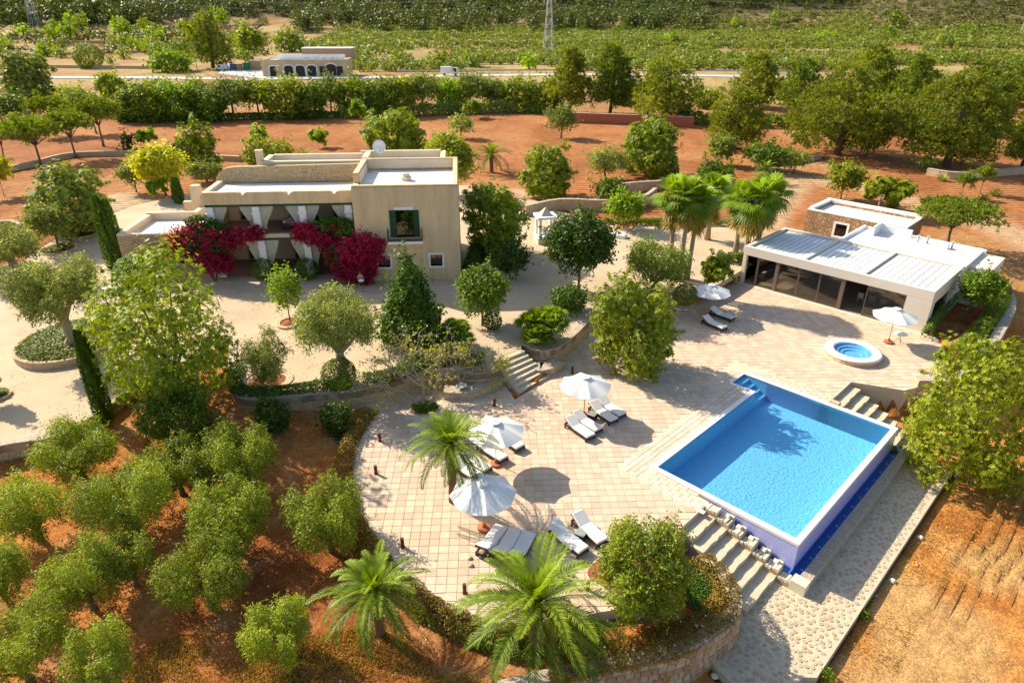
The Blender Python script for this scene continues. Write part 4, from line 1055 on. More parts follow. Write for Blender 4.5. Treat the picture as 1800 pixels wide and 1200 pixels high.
def lounger(hx, hy, fx, fy, lab, towel=False, back=None):
    global lgfirst
    h, f = gp(hx, hy, .4), gp(fx, fy, .4); d = f - h; a = math.atan2(d[1], d[0]); c = (h + f) / 2
    o = lg0 if lgfirst else copy_tree(lg0); lgfirst = False
    o.location = (c[0] - math.cos(a) * 1.0, c[1] - math.sin(a) * 1.0, 0); o.rotation_euler = (0, 0, a); tag(o, lab, 'sun lounger', 'sun loungers on the pool terrace')
    if towel:
        n, m = 24, 10; v = []; fcs = []
        for i in range(n + 1):
            x = .02 + 1.55 * i / n; z = .415 if x > .70 else .415 + (.70 - x) * math.tan(rad(28)) * .93
            for j in range(m + 1):
                yy = -.40 + .80 * j / m; dr = max(0, abs(yy) - .335)
                v.append((x, math.copysign(min(abs(yy), .355), yy), z + .012 * math.sin(i * 1.9 + j * .8) + .01 * math.sin(i * .7) - dr * 2.6))
        for i in range(n):
            for j in range(m): fcs.append((i * (m + 1) + j, (i + 1) * (m + 1) + j, (i + 1) * (m + 1) + j + 1, i * (m + 1) + j + 1))
        t = MB().add(v, fcs).build('beach_towel', M['towel'], None, True); t.location = o.location; t.rotation_euler = o.rotation_euler
        tag(t, 'crumpled white towel over the ' + towel, 'towel')
lounger(998, 736, 1041, 765, 'lounger nearest the camera of the four left of the pool')
lounger(1011, 727, 1054, 753, 'second lounger of the four left of the pool, in front of the parasol pole')
lounger(1039, 709, 1082, 737, 'third lounger of the four left of the pool, right of the small table')
lounger(1056, 703, 1093, 725, 'farthest lounger of the four left of the pool')
lounger(872, 755, 918, 785, 'lounger under the second parasol, farthest right behind the terrace palm')
lounger(842, 775, 888, 805, 'lounger under the second parasol whose foot end faces the pool')
lounger(812, 796, 858, 822, 'lounger behind the fronds of the terrace palm, right one of the pair')
lounger(801, 811, 846, 838, 'lounger beside the terrace palm trunk, left one of the pair')
lounger(850, 966, 879, 926, 'lounger under a towel just below the nearest parasol', towel='lounger below the nearest parasol')
lounger(880, 973, 904, 932, 'middle lounger of the three below the nearest parasol')
lounger(906, 980, 929, 937, 'right lounger of the three below the nearest parasol')
lounger(977, 927, 1022, 961, 'towel covered lounger left of the planter olive', towel='lounger left of the planter olive')
lounger(1018, 910, 1055, 944, 'bare white lounger partly behind the planter olive')
lounger(1238, 559, 1274, 574, 'lounger in shade by the planter wall near the pavilion')
lounger(1252, 545, 1287, 556, 'sunlit lounger under the greyish parasol near the pavilion')
def cube_table(x, y, lab, rot=-35):
    t = thing('side_table', lab, 'side table', gp(x, y, 0), rad(rot))
    MB().bbox(-.24, .24, -.24, .24, .02, .36, .02).build('base', M['wicker'], t); MB().bbox(-.25, .25, -.25, .25, .361, .39, .008).build('table_top', GT, t)
GT = surf('grey table top', (.30, .33, .30), (.25, .28, .25), 3, .3)
cube_table(1041, 736, 'small square table between the middle loungers left of the pool')
cube_table(1021, 946, 'small square table between the loungers left of the planter olive')
rt_ = gp(1579, 602, 0); t = thing('round_table', 'small round white table beside the hot tub parasol', 'table', rt_)
MB().lathe([(.001, .70), (.45, .70), (.46, .72), (.45, .74), (.001, .74)], n=28).build('table_top', M['white'], t)
for k in range(3): a = k * 2.094 + .5; MB().tube([(.08 * math.cos(a), .08 * math.sin(a), .7), (.05 * math.cos(a), .05 * math.sin(a), .35), (.32 * math.cos(a), .32 * math.sin(a), 0)], .016, 6).build('leg', M['iron'], t)
t = thing('round_table', 'small round bistro table in the shade under the bare tree', 'table', gp(812, 694, 0))
MB().lathe([(.001, .70), (.34, .70), (.35, .72), (.34, .73), (.001, .73)], n=24).build('table_top', M['metal'], t)
for k in range(3): a = k * 2.094; MB().tube([(.05 * math.cos(a), .05 * math.sin(a), .7), (.28 * math.cos(a), .28 * math.sin(a), 0)], .014, 6).build('leg', M['iron'], t)
# bollard lights
bo0 = None
for x, y, lab in ((1006, 656, 'rust brown bollard in the shade right of the garden stairs'), (869, 713, 'rust brown bollard in the shade below the bench wall'), (668, 775, 'rust brown bollard at the upper left terrace edge'),
                  (661, 832, 'rust brown bollard at the left terrace edge, casting a short shadow'), (708, 961, 'rust brown bollard above the left front palm'), (817, 1042, 'rust brown bollard between the two front palms'), (1033, 1036, 'rust brown bollard behind the right front palm')):
    if bo0 is None:
        bo0 = o = bpy.data.objects.new('bollard', None); COL.objects.link(o)
        MB().lathe([(.085, 0), (.085, .5), (.08, .52), (.001, .52)], n=18).build('post', M['corten'], o); MB().lathe([(.11, 0), (.11, .02), (.085, .025)], n=18).build('foot_plate', M['corten'], o)
        MB().box(-.03, .03, -.092, -.08, .36, .44).build('lamp_slot', M['iron'], o)
    else: o = copy_tree(bo0)
    o.location = gp(x, y, 0); tag(o, lab, 'bollard', 'rust brown bollards round the terrace')
for x, y, lab in ((826, 981, 'upper of two small round stones on the terrace tiles'), (828, 994, 'lower of two small round stones on the terrace tiles')):
    o = MB().lathe([(.10, 0), (.12, .04), (.08, .09), (.001, .1)], n=14).build('stone_disc', M['coping'], None, True); o.location = gp(x, y, 0); tag(o, lab, 'stone')
# ---------------------------------------------------------------- foliage tools
def leaf_mesh(name, V, tint, mat):
    "V: (n,4,3) leaf quads"
    n = len(V); me = bpy.data.meshes.new(name)
    me.vertices.add(4 * n); me.vertices.foreach_set('co', V.astype(np.float32).ravel())
    me.loops.add(4 * n); me.loops.foreach_set('vertex_index', np.arange(4 * n, dtype=np.int32))
    me.polygons.add(n); me.polygons.foreach_set('loop_start', (np.arange(n) * 4).astype(np.int32))
    me.update(calc_edges=True)
    a = me.attributes.new('tint', 'FLOAT', 'POINT'); a.data.foreach_set('value', np.repeat(np.clip(tint, 0, 1), 4).astype(np.float32))
    if mat: me.materials.append(mat)
    return me
def unit(v): return v / np.maximum(np.linalg.norm(v, axis=-1, keepdims=True), 1e-9)
def diamonds(p, t, nrm, L, W, fold=.15, droop=.1):
    "leaf quads from base point p along t"
    b = unit(np.cross(nrm, t)); n = np.cross(t, b)
    L = np.broadcast_to(L, (len(p),))[:, None]; W = np.broadcast_to(W, (len(p),))[:, None]
    m = p + t * L * .45 + n * W * fold; tip = p + t * L; tip[:, 2] -= (L[:, 0] * droop)
    return np.stack([p, m + b * W * .5, tip, m - b * W * .5], 1)
def rdir(r, n):
    return unit(r.normal(size=(n, 3)))
def cloud(blobs, n, r, depth_=.3, lump=.18, reject=.7):
    "points near the surface of a set of ellipsoids (cx,cy,cz,rx,ry,rz)"
    B = np.asarray(blobs, float); area = (B[:, 3] * B[:, 4] + B[:, 3] * B[:, 5] + B[:, 4] * B[:, 5])
    out_p, out_d, out_k = [], [], []; need = n
    for _ in range(4):
        k = r.choice(len(B), size=int(need * 1.7) + 8, p=area / area.sum()); d = rdir(r, len(k))
        ph = B[k, 0] * 3 + k
        lm = 1 + lump * (np.sin(d[:, 0] * 5 + ph) * np.sin(d[:, 1] * 5 + ph * 2) + .6 * np.sin(d[:, 2] * 9 + d[:, 0] * 7 + ph))
        rr = (1 - depth_ * r.random(len(k)) ** 1.6) * lm
        p = B[k, :3] + d * B[k, 3:] * rr[:, None]
        keep = np.ones(len(k), bool)
        for j in range(len(B)):
            q = np.linalg.norm((p - B[j, :3]) / B[j, 3:], axis=1); keep &= (q > reject) | (k == j)
        out_p.append(p[keep]); out_d.append(unit(d[keep] / B[k[keep], 3:])); out_k.append(k[keep])
        need = n - sum(len(x) for x in out_p)
        if need <= 0: break
    return np.concatenate(out_p)[:n], np.concatenate(out_d)[:n], np.concatenate(out_k)[:n]
def leaves(blobs, n, r, L, W, style='leaf', up=.25, wild=.9, depth_=.3, lump=.18, zmin=None, reject=.7, sprig=0.0):
    if style == 'star': n = max(20, n // 4)
    if style == 'tuft': n = max(20, n // 4)
    p, d, k = cloud(blobs, n, r, depth_, lump, reject)
    if sprig:
        m = int(n * sprig); per = 9; sd = r.integers(0, n, max(1, m // per)); a = np.repeat(sd, per)[:m]; m = len(a); dirs = unit(d[sd] + rdir(r, len(sd)) * .7 + np.array([0, 0, .25])); dr = np.repeat(dirs, per, 0)[:m]
        ext = np.tile(np.linspace(.1, 1, per), len(sd))[:m] * np.repeat(r.uniform(.5, 1.0, len(sd)), per)[:m] * L * 3.2
        p[:m] = p[a] + dr * ext[:, None] + r.normal(size=(m, 3)) * L * .25; d[:m] = unit(dr + rdir(r, m) * .6); k[:m] = k[a]
    if zmin is not None: s_ = p[:, 2] > zmin; p, d, k = p[s_], d[s_], k[s_]
    n = len(p); kt = r.random(len(blobs))[k] * .35
    if style == 'leaf':
        nr = unit(d * .75 + rdir(r, n) * wild * .85 + np.array([0, 0, up])); t = unit(np.cross(nr, rdir(r, n)) + d * .25)
        V = diamonds(p, t, nr, L * r.uniform(.7, 1.3, n), W * r.uniform(.7, 1.3, n)); tint = kt + r.random(n) * .65
    elif style == 'star':
        nr = unit(d * 1.1 + rdir(r, n) * wild * .6 + np.array([0, 0, up])); a = unit(np.cross(nr, rdir(r, n))); b = np.cross(nr, a); V = []; tint = []
        base = kt + r.random(n) * .55
        for q in range(5):
            an = q * 1.2566 + r.random(n) * .6; t = unit(a * np.cos(an)[:, None] + b * np.sin(an)[:, None] + nr * .25)
            V.append(diamonds(p, t, nr, L * r.uniform(.7, 1.25, n), W * r.uniform(.8, 1.2, n))); tint.append(base + r.random(n) * .12)
        V = np.concatenate(V); tint = np.concatenate(tint)
    else:   # tuft of upright needles
        V = []; tint = []; base = kt + r.random(n) * .6
        for q in range(4):
            t = unit(d * .8 + np.array([0, 0, .7]) + rdir(r, n) * .75); V.append(diamonds(p, t, rdir(r, n), L * r.uniform(.7, 1.2, n), W)); tint.append(base)
        V = np.concatenate(V); tint = np.concatenate(tint)
    return V, tint
def limbs(mb, base_r, h_fork, targets, r, lean=(0, 0), twist=.1, n=7, fork_r=None):
    "trunk from the origin to the fork, then tapered limbs to the targets"
    fx, fy = lean; pts = []; rs = []
    for k in range(6):
        a = k / 5; pts.append((fx * a + twist * base_r * r.normal() * (0 < k < 5), fy * a + twist * base_r * r.normal() * (0 < k < 5), h_fork * a - (.15 if k == 0 else 0)))
        rs.append(base_r * (1.35 - .35 * min(1, a * 3) - .25 * a))
    mb.tube(pts, rs, n)
    for tg in targets:
        f = np.array([fx, fy, h_fork * .96]); tg = np.array(tg, float); m1 = f + (tg - f) * .4 + r.normal(size=3) * .06 * np.linalg.norm(tg - f); m1[2] += .08 * np.linalg.norm(tg - f)
        mb.tube([f, m1, tg], [base_r * .55, base_r * .34, base_r * .10], 5)
    return mb
# foliage colours
FO = {
    'olive': leafmat('olive leaves', (.11, .13, .032), (.22, .225, .07), .22),
    'olivegrove': leafmat('grove olive leaves', (.11, .135, .016), (.275, .275, .036), .22),
    'silver': leafmat('silver olive leaves', (.16, .165, .065), (.28, .265, .115), .2),
    'carob': leafmat('carob leaves', (.08, .112, .010), (.25, .255, .026), .28),
    'carobyellow': leafmat('yellowish carob leaves', (.10, .125, .010), (.28, .265, .026), .28),
    'bright': leafmat('bright green leaves', (.09, .15, .010), (.24, .29, .022), .34),
    'yellow': leafmat('yellow green leaves', (.28, .25, .018), (.44, .37, .03), .36),
    'deep': leafmat('deep green leaves', (.026, .058, .008), (.085, .13, .014), .18),
    'mid': leafmat('mid green leaves', (.05, .085, .010), (.15, .185, .02), .24),
    'pine': leafmat('pine needles', (.085, .105, .014), (.25, .235, .034), .22),
    'pinegreen': leafmat('green pine needles', (.075, .108, .014), (.21, .225, .034), .22),
    'forest': leafmat('forest needles', (.022, .034, .010), (.12, .13, .026), .12),
    'cypress': leafmat('cypress foliage', (.03, .066, .008), (.095, .145, .014), .12),
    'dry': leafmat('dry brown hedge', (.15, .075, .02), (.27, .16, .05), .18),
    'cover': leafmat('ground cover', (.06, .085, .010), (.19, .19, .028), .22),
    'scrub': leafmat('scrub', (.06, .06, .022), (.14, .12, .045), .12),
    'palm': leafmat('palm fronds', (.045, .085, .008), (.22, .25, .02), .24),
    'fan': leafmat('fan palm leaves', (.07, .115, .010), (.22, .27, .03), .26),
    'dead': leafmat('dead palm leaves', (.26, .14, .055), (.40, .25, .11), .18),
    'magenta': leafmat('bougainvillea bracts', (.20, .003, .05), (.38, .010, .12), .24),
    'straw': leafmat('dry straw', (.34, .17, .07), (.46, .25, .115), .12),
    'white': leafmat('white flowers', (.52, .45, .6), (.58, .5, .7), .2),
}
SEED = [100]
def rs_():
    SEED[0] += 1; return np.random.default_rng(SEED[0])
def blobs_for(form, R_, h, r, cb):
    "lobes of a crown: R_ radius, h full height, cb crown base height"
    H = h - cb; B = []
    if form == 'dome':
        B.append((0, 0, cb + H * .42, R_ * .74, R_ * .74, H * .44))
        for k in range(20):
            a = k * 2.399 + r.random() * .5; e = r.uniform(-.25, 1.0) if k < 13 else r.uniform(-.6, -.3); ce = math.cos(e * 1.35)
            q = r.uniform(.22, .38); B.append((R_ * .72 * ce * math.cos(a), R_ * .72 * ce * math.sin(a), cb + H * .45 + H * .40 * math.sin(e * 1.35), R_ * q, R_ * q, H * q * .75))
    elif form == 'multi':
        m = int(r.integers(10, 14)); a0 = r.random() * 6
        for k in range(m):
            a = a0 + k * 2.399 + r.uniform(-.3, .3); q = r.uniform(.24, .36); d = .30 + .50 * math.sqrt((k + .5) / m) * r.uniform(.85, 1.1)
            B.append((R_ * d * math.cos(a), R_ * d * math.sin(a), cb + H * (r.uniform(.30, .62) + .20 * (1 - d)), R_ * q, R_ * q, H * q * 1.0))
    elif form == 'round':
        B.append((0, 0, cb + H * .5, R_ * .84, R_ * .84, H * .45))
        for k in range(16):
            d = rdir(r, 1)[0]; d[2] = abs(d[2]) * .9 - .25; q = r.uniform(.2, .32); B.append((d[0] * R_ * .72, d[1] * R_ * .72, cb + H * .5 + d[2] * H * .40, R_ * q, R_ * q, H * q * .7))
    elif form == 'cone':
        for k in range(7):
            t = k / 6; q = (1 - t) * .62 + .16; B.append((r.normal() * .05 * R_, r.normal() * .05 * R_, cb + H * (.16 + .74 * t), R_ * q * 1.25, R_ * q * 1.25, H * .17))
        for k in range(18):
            t = r.random() ** 1.3; a = r.random() * 6.28; q = .26 * (1 - t * .6); rr = R_ * ((1 - t) * .68 + .1); B.append((rr * math.cos(a), rr * math.sin(a), cb + H * (.14 + .76 * t), R_ * q, R_ * q, H * q * .5))
    elif form == 'pine':
        for k in range(26):
            t = (k + .5) / 26; a = k * 2.399 + r.random() * .7; prof = math.sin(min(1, (1 - t) * 1.25 + .12) * math.pi / 2) * (1 if t > .12 else .75); rr = R_ * prof * r.uniform(.35, .78)
            q = r.uniform(.24, .36) * (1.1 - .45 * t); B.append((rr * math.cos(a), rr * math.sin(a), cb + H * (.06 + .86 * t), R_ * q * 1.15, R_ * q * 1.15, R_ * q * .62))
    elif form == 'umbrella':
        for k in range(22):
            a = k * 2.399; d = math.sqrt((k + .5) / 22) * .8; q = r.uniform(.24, .34); B.append((R_ * d * math.cos(a), R_ * d * math.sin(a), cb + H * (.30 + .42 * math.sqrt(max(0, 1 - d * d)) + r.uniform(-.07, .07)), R_ * q, R_ * q, H * .2))
    elif form == 'shrub':
        B.append((0, 0, H * .38 + cb, R_ * .75, R_ * .75, H * .5))
        for k in range(11):
            a = k * 2.399 + r.random(); d = r.uniform(.35, .7); q = r.uniform(.28, .42); B.append((R_ * d * math.cos(a), R_ * d * math.sin(a), cb + H * r.uniform(.3, .72), R_ * q, R_ * q, H * q * .75))
    elif form == 'sparse':
        for k in range(17):
            d = rdir(r, 1)[0]; q = r.uniform(.14, .26); l_ = r.uniform(.35, .82); B.append((d[0] * R_ * l_, d[1] * R_ * l_, cb + H * .5 + d[2] * H * .42 * l_, R_ * q, R_ * q, H * q * .75))
    elif form == 'ball':
        B.append((0, 0, cb + H * .5, R_, R_, H * .5))
    return B
FORM = {  # form, crown base fraction, leaf style, leaf length px, width ratio, leaves per px2, trunk radius fraction, bark
    'carob': ('dome', .04, 'star', 4.4, .5, 1.35, .06, 'bark'), 'olive': ('multi', .10, 'leaf', 4.6, .36, 1.2, .09, 'bark'), 'oldolive': ('multi', .34, 'leaf', 5.0, .34, 1.1, .15, 'barkpale'),
    'roundolive': ('round', .33, 'leaf', 5.0, .34, 1.1, .06, 'bark'), 'round': ('round', .25, 'leaf', 5.5, .5, .95, .045, 'bark'), 'cone': ('cone', .04, 'leaf', 6.5, .55, .9, .04, 'bark'),
    'pine': ('pine', .12, 'tuft', 6.0, .26, 1.25, .04, 'bark'), 'umbrella': ('umbrella', .42, 'tuft', 5.5, .3, 1.1, .045, 'bark'), 'shrub': ('shrub', 0, 'leaf', 5.5, .5, .9, .03, 'bark'),
    'sparse': ('sparse', .30, 'star', 5.0, .5, .55, .03, 'barkpale'), 'ball': ('ball', .02, 'leaf', 3.6, .5, 1.7, .05, 'bark'), 'silver': ('sparse', .08, 'leaf', 5.0, .3, .9, .08, 'barkpale'),
}
def tree_meshes(kind, R_, h, px_area, mp, mat, r, dens=1.0):
    form, cbf, style, lpx, wr, per, tf, bark = FORM[kind]
    cb = cbf * h; B = blobs_for(form, R_, h, r, cb); n = int(np.clip(px_area * per * dens * .72, 250, 32000))
    L = lpx * mp * 1.12; wild = .5 if kind == 'ball' else .9
    V, tint = leaves(B, n, r, L, L * wr, style, wild=wild, depth_=.12 if kind == 'ball' else .5, lump=.03 if kind == 'ball' else .24, zmin=.02 if cbf < .05 else None, sprig=0 if kind == 'ball' else .12 if form in ('pine', 'umbrella') else .16 if kind == 'olive' else .28)
    cm = leaf_mesh(kind + '_crown', V, tint, mat)
    tb_ = MB(); fork = max(cb * 1.05, h * .16); tg = [(b[0] * .8, b[1] * .8, b[2] - b[5] * .2) for b in B[1 if form in ('dome', 'round', 'shrub') else 0:]]
    tg = tg[:: max(1, len(tg) // 8)]
    if form == 'pine': tb_.tube([(0, 0, -.2), (.03 * h, 0, h * .5), (0, .02 * h, h * .93)], [R_ * tf * 1.9, R_ * tf * 1.3, R_ * tf * .3], 7); [tb_.tube([(0.02 * h, 0, max(.1, b[2] - .12 * h)), (b[0] * .8, b[1] * .8, b[2])], [R_ * tf * .5, R_ * tf * .15], 4) for b in B[::3]]
    elif form in ('cone', 'ball'): tb_.tube([(0, 0, -.1), (0, 0, h * .6)], [R_ * tf * 1.3, R_ * tf * .6], 7)
    else: limbs(tb_, R_ * tf, fork, tg, r, (r.normal() * .04 * R_, r.normal() * .04 * R_), .25 if kind == 'oldolive' else .12)
    return tb_.mesh(kind + '_trunk', M[bark], True), cm
def plant(kind, name, label, cat, bx, by, top, wpx, mat, z=None, group=None, dens=1.0, lean=None, hmul=1.0):
    "a tree from its measured base, crown top and crown width"
    p = gp(bx, by, z) if z is not None else gnd(bx, by)
    mp = mpp(p); R_ = wpx / 2 * mp * (1.0 if kind in ('ball', 'cone', 'pine', 'umbrella') else .84 if kind == 'olive' else .86); zt = zcol(p + np.array([0, R_ * .35, 0]), bx, top); h = max(.35, zt - p[2]) * hmul
    r = rs_(); area = wpx * max(8, (by - top)) * .8
    tm_, cm = tree_meshes(kind, R_, h, area, mp, FO[mat], r, dens)
    t = thing(name, label, cat, (p[0], p[1], p[2] - .03), 0, group)
    link('trunk', tm_, t); link('crown', cm, t)
    return t
def march(px, py):
    r = ray(px, py); ts = np.concatenate([np.linspace(8, 120, 900), np.linspace(120.2, 1500, 2400)]); P = r[None] * ts[:, None] + np.array([0, 0, CAM_H])
    hz = height(P[:, 0], P[:, 1]); k = np.argmax(P[:, 2] < hz)
    return np.array([P[k, 0], P[k, 1], hz[k]])
gnd = march
def project(x, y, z):
    dz = z - CAM_H; cz = y * CT - dz * ST; cy = -(y * ST + dz * CT); return 900 + FPX * x / cz, 600 + FPX * cy / cz
# ---------------------------------------------------------------- olive grove, lower left
GRV = 'olive trees of the lower left grove'
for bx, by, top, w_, lab in (
    (150, 842, 733, 158, 'olive tree with bare trunk closest to the gravel kerb'),
    (322, 868, 756, 135, 'small olive behind the second row, below the dark bush'),
    (247, 938, 798, 190, 'widest olive of the grove, left of the middle'),
    (436, 862, 733, 150, 'olive below the wall shrubs, topmost right of the grove'),
    (420, 968, 826, 155, 'olive in the middle of the grove casting a long shadow'),
    (583, 968, 824, 160, 'olive nearest the terrace edge'),
    (72, 950, 822, 150, 'olive at the left edge below the kerb'),
    (20, 1062, 938, 120, 'olive cut by the left edge of the picture'),
    (165, 1070, 938, 140, 'olive with forked trunk shadow in the lower left'),
    (240, 1030, 930, 110, 'small olive squeezed between larger grove trees'),
    (372, 1062, 938, 175, 'olive standing alone right of the forked shadow'),
    (55, 1195, 1060, 190, 'large olive in the bottom left corner'),
    (190, 1215, 1100, 130, 'olive along the bottom edge beside the corner olive'),
    (497, 1165, 1048, 150, 'olive left of the left front palm')):
    plant('olive', 'olive_tree', lab, 'tree', bx, by, top, w_, 'olivegrove', group=GRV, dens=.95)
TG = 'garden trees round the villa'
plant('shrub', 'bush', 'large dark grey green bush above the grove', 'bush', 320, 772, 668, 140, 'mid', dens=.8)
plant('carob', 'carob_tree', 'huge spreading carob tree in front of the villa wing', 'tree', 315, 702, 436, 285, 'carob', z=.6)
plant('oldolive', 'olive_tree', 'old olive with thick trunk in the oval planter', 'tree', 128, 612, 455, 150, 'silver', z=ZY + .3)
plant('oldolive', 'olive_tree', 'old olive cut by the left edge in a round planter', 'tree', 25, 487, 395, 130, 'silver', z=ZY + .2)
plant('roundolive', 'olive_tree', 'lollipop shaped olive in a ring planter by the drive', 'tree', 103, 440, 355, 95, 'olive', z=ZY)
plant('carob', 'carob_tree', 'broad dark tree behind the lollipop olive', 'tree', 142, 412, 283, 145, 'olive', z=ZY)
plant('roundolive', 'olive_tree', 'grey olive left of the yellow tree', 'tree', 240, 338, 284, 48, 'olive')
plant('round', 'shade_tree', 'glowing yellow green tree behind the villa wing', 'tree', 292, 345, 253, 98, 'yellow')
plant('sparse', 'fig_tree', 'light green fig beside the small cypress', 'tree', 283, 358, 312, 48, 'bright')
plant('carob', 'carob_tree', 'carob behind the villa chimney', 'tree', 352, 300, 218, 85, 'carob')
plant('roundolive', 'olive_tree', 'grey olive peeping over the villa wing', 'tree', 365, 320, 283, 70, 'olive')
plant('shrub', 'bush', 'yellow green bush behind the porch roof', 'bush', 475, 302, 243, 100, 'carobyellow')
plant('carob', 'carob_tree', 'carob behind the satellite dish', 'tree', 698, 292, 190, 130, 'carob')
plant('round', 'shade_tree', 'yellowish tree right behind the villa roof', 'tree', 790, 345, 232, 105, 'carobyellow')
plant('carob', 'carob_tree', 'spreading carob against the right side of the villa', 'tree', 868, 448, 322, 135, 'carob', z=ZY)
plant('round', 'orange_tree', 'dark bushy tree below the carob right of the villa', 'tree', 896, 492, 424, 72, 'deep', z=ZY)
plant('cone', 'magnolia_tree', 'cone shaped glossy tree in front of the villa', 'tree', 726, 605, 443, 106, 'deep', z=ZY)
plant('round', 'round_tree', 'round tree with drooping foliage right of the cone tree', 'tree', 848, 572, 464, 106, 'mid', z=ZY)
plant('round', 'ficus_tree', 'dense dark round tree on a bare stem in the gravel', 'tree', 1016, 508, 364, 134, 'deep', z=ZY, dens=1.1)
plant('olive', 'olive_tree', 'olive between the dense round tree and the fan palms', 'tree', 1146, 512, 408, 132, 'olive', z=ZY)
plant('sparse', 'fig_tree', 'leggy tree with reddish leaves beside the pavilion corner', 'tree', 1252, 522, 438, 84, 'carobyellow', z=.4, dens=1.5)
plant('carob', 'carob_tree', 'bright carob standing between the garden wall and the terrace', 'tree', 1108, 648, 480, 182, 'carobyellow', z=0)
plant('shrub', 'bush', 'dark glossy bush under the dense round tree', 'bush', 1000, 548, 495, 76, 'deep', z=ZY)
plant('oldolive', 'olive_tree', 'silver olive with clipped bushes at its foot, mid garden', 'tree', 604, 665, 508, 150, 'silver', z=ZY)
plant('silver', 'olive_tree', 'thin grey shrubby olive behind the long curved wall', 'tree', 468, 690, 566, 112, 'silver', z=ZY, dens=.9)
plant('round', 'citrus_tree', 'young light green tree in a red soil ring before the porch', 'tree', 510, 566, 466, 70, 'bright', z=ZY, dens=.45)
plant('shrub', 'citrus_bush', 'left of two leafy bushes against the long curved wall', 'bush', 482, 756, 690, 70, 'deep', dens=.9)
plant('shrub', 'citrus_bush', 'right of two leafy bushes against the long curved wall', 'bush', 594, 760, 703, 66, 'deep', dens=.9)
plant('ball', 'clipped_bush', 'big clipped ball bush in front of the stone wing', 'bush', 243, 502, 446, 66, 'cypress', z=ZY)
plant('ball', 'clipped_bush', 'clipped ball bush at the foot of the second porch column', 'bush', 466, 489, 453, 38, 'cypress', z=ZY)
plant('ball', 'clipped_bush', 'clipped ball bush at the foot of the third porch column', 'bush', 541, 489, 453, 38, 'cypress', z=ZY)
plant('ball', 'clipped_bush', 'pale clipped bush under the silver olive', 'bush', 598, 680, 627, 60, 'cover', z=ZY)
plant('ball', 'clipped_bush', 'small dark clipped bush on the gravel right of the cone tree', 'bush', 866, 577, 546, 30, 'deep', z=ZY)
plant('ball', 'clipped_bush', 'clipped yellow green hedge ball by the planter wall corner', 'bush', 1203, 535, 497, 40, 'cover', z=ZY)
plant('shrub', 'olive_tree', 'bushy olive in the planter at the terrace edge', 'tree', 1126, 1052, 896, 190, 'olivegrove', z=.03, dens=1.25)
plant('carob', 'carob_tree', 'wide carob tree right of the pool over the far stairs', 'tree', 1680, 842, 592, 255, 'carobyellow', dens=1.0)
plant('round', 'shade_tree', 'small tree beside the pavilion side window', 'tree', 1712, 555, 468, 72, 'mid', z=.3)
plant('umbrella', 'umbrella_pine', 'flat crowned pine behind the pavilion service roof', 'pine', 1662, 440, 342, 132, 'pinegreen')
plant('round', 'shade_tree', 'small yellowish tree behind the stone annex', 'tree', 1478, 350, 282, 62, 'carobyellow')
plant('sparse', 'almond_tree', 'loose light tree behind the annex roof', 'tree', 1545, 378, 303, 115, 'carobyellow', dens=1.4)
plant('umbrella', 'umbrella_pine', 'left of two small lollipop pines on the red slope', 'pine', 1688, 348, 304, 28, 'pinegreen')
plant('umbrella', 'umbrella_pine', 'right of two small lollipop pines on the red slope', 'pine', 1722, 341, 292, 30, 'pinegreen')
plant('roundolive', 'olive_tree', 'small round shrub tree left of the grey wall', 'tree', 1625, 302, 275, 28, 'olive')
# middle distance
plant('carob', 'carob_tree', 'carob with leaning trunk left of the ploughed field track', 'tree', 960, 346, 256, 108, 'carob')
plant('roundolive', 'olive_tree', 'grey olive right of the leaning carob', 'tree', 1064, 318, 260, 82, 'silver')
plant('carob', 'carob_tree', 'large carob at the right side of the ploughed field', 'tree', 1142, 308, 207, 128, 'carob')
plant('round', 'orange_tree', 'dark leafy tree behind the stone wall', 'tree', 1070, 362, 312, 58, 'mid')
plant('round', 'lemon_tree', 'light green tree on a pale stem behind the dense round tree', 'tree', 1096, 402, 335, 70, 'bright', z=ZY)
plant('roundolive', 'olive_tree', 'round olive alone in the middle of the ploughed field', 'tree', 986, 243, 187, 58, 'olive')
plant('roundolive', 'olive_tree', 'grey olive at the near edge of the ploughed field', 'tree', 811, 244, 202, 46, 'silver')
plant('sparse', 'fig_tree', 'thin young tree at the far side of the field', 'tree', 832, 208, 172, 28, 'bright', dens=2)
plant('sparse', 'fig_tree', 'young tree left of the carob behind the dish', 'tree', 634, 222, 175, 40, 'bright', dens=2)
plant('sparse', 'fig_tree', 'first low fig tree of the field row, leftmost', 'tree', 260, 262, 226, 44, 'bright', dens=2)
plant('sparse', 'fig_tree', 'low fig tree of the field row above the villa porch', 'tree', 460, 257, 224, 46, 'bright', dens=2)
plant('sparse', 'fig_tree', 'low fig tree of the field row nearest the roof chimney', 'tree', 560, 259, 225, 36, 'bright', dens=2)
plant('sparse', 'fig_tree', 'bright fig at the left edge above the drive', 'tree', 8, 345, 270, 55, 'yellow', dens=2)
plant('sparse', 'fig_tree', 'sapling leaning at the left edge of the gravel', 'tree', -12, 705, 615, 62, 'bright', z=ZY, dens=2)
plant('roundolive', 'olive_tree', 'small olive behind the fan palms on the right', 'tree', 1395, 305, 262, 56, 'silver')
plant('round', 'shade_tree', 'dark tree under the pines behind the fan palms', 'tree', 1345, 300, 250, 85, 'mid')
plant('round', 'shade_tree', 'small tree behind the left fan palms', 'tree', 1268, 290, 238, 48, 'olive')
plant('shrub', 'bush', 'dark green bush behind the fan palm crowns', 'bush', 1255, 345, 280, 80, 'mid')
plant('round', 'shade_tree', 'dark carob between the two great pines', 'tree', 1522, 275, 212, 68, 'mid')
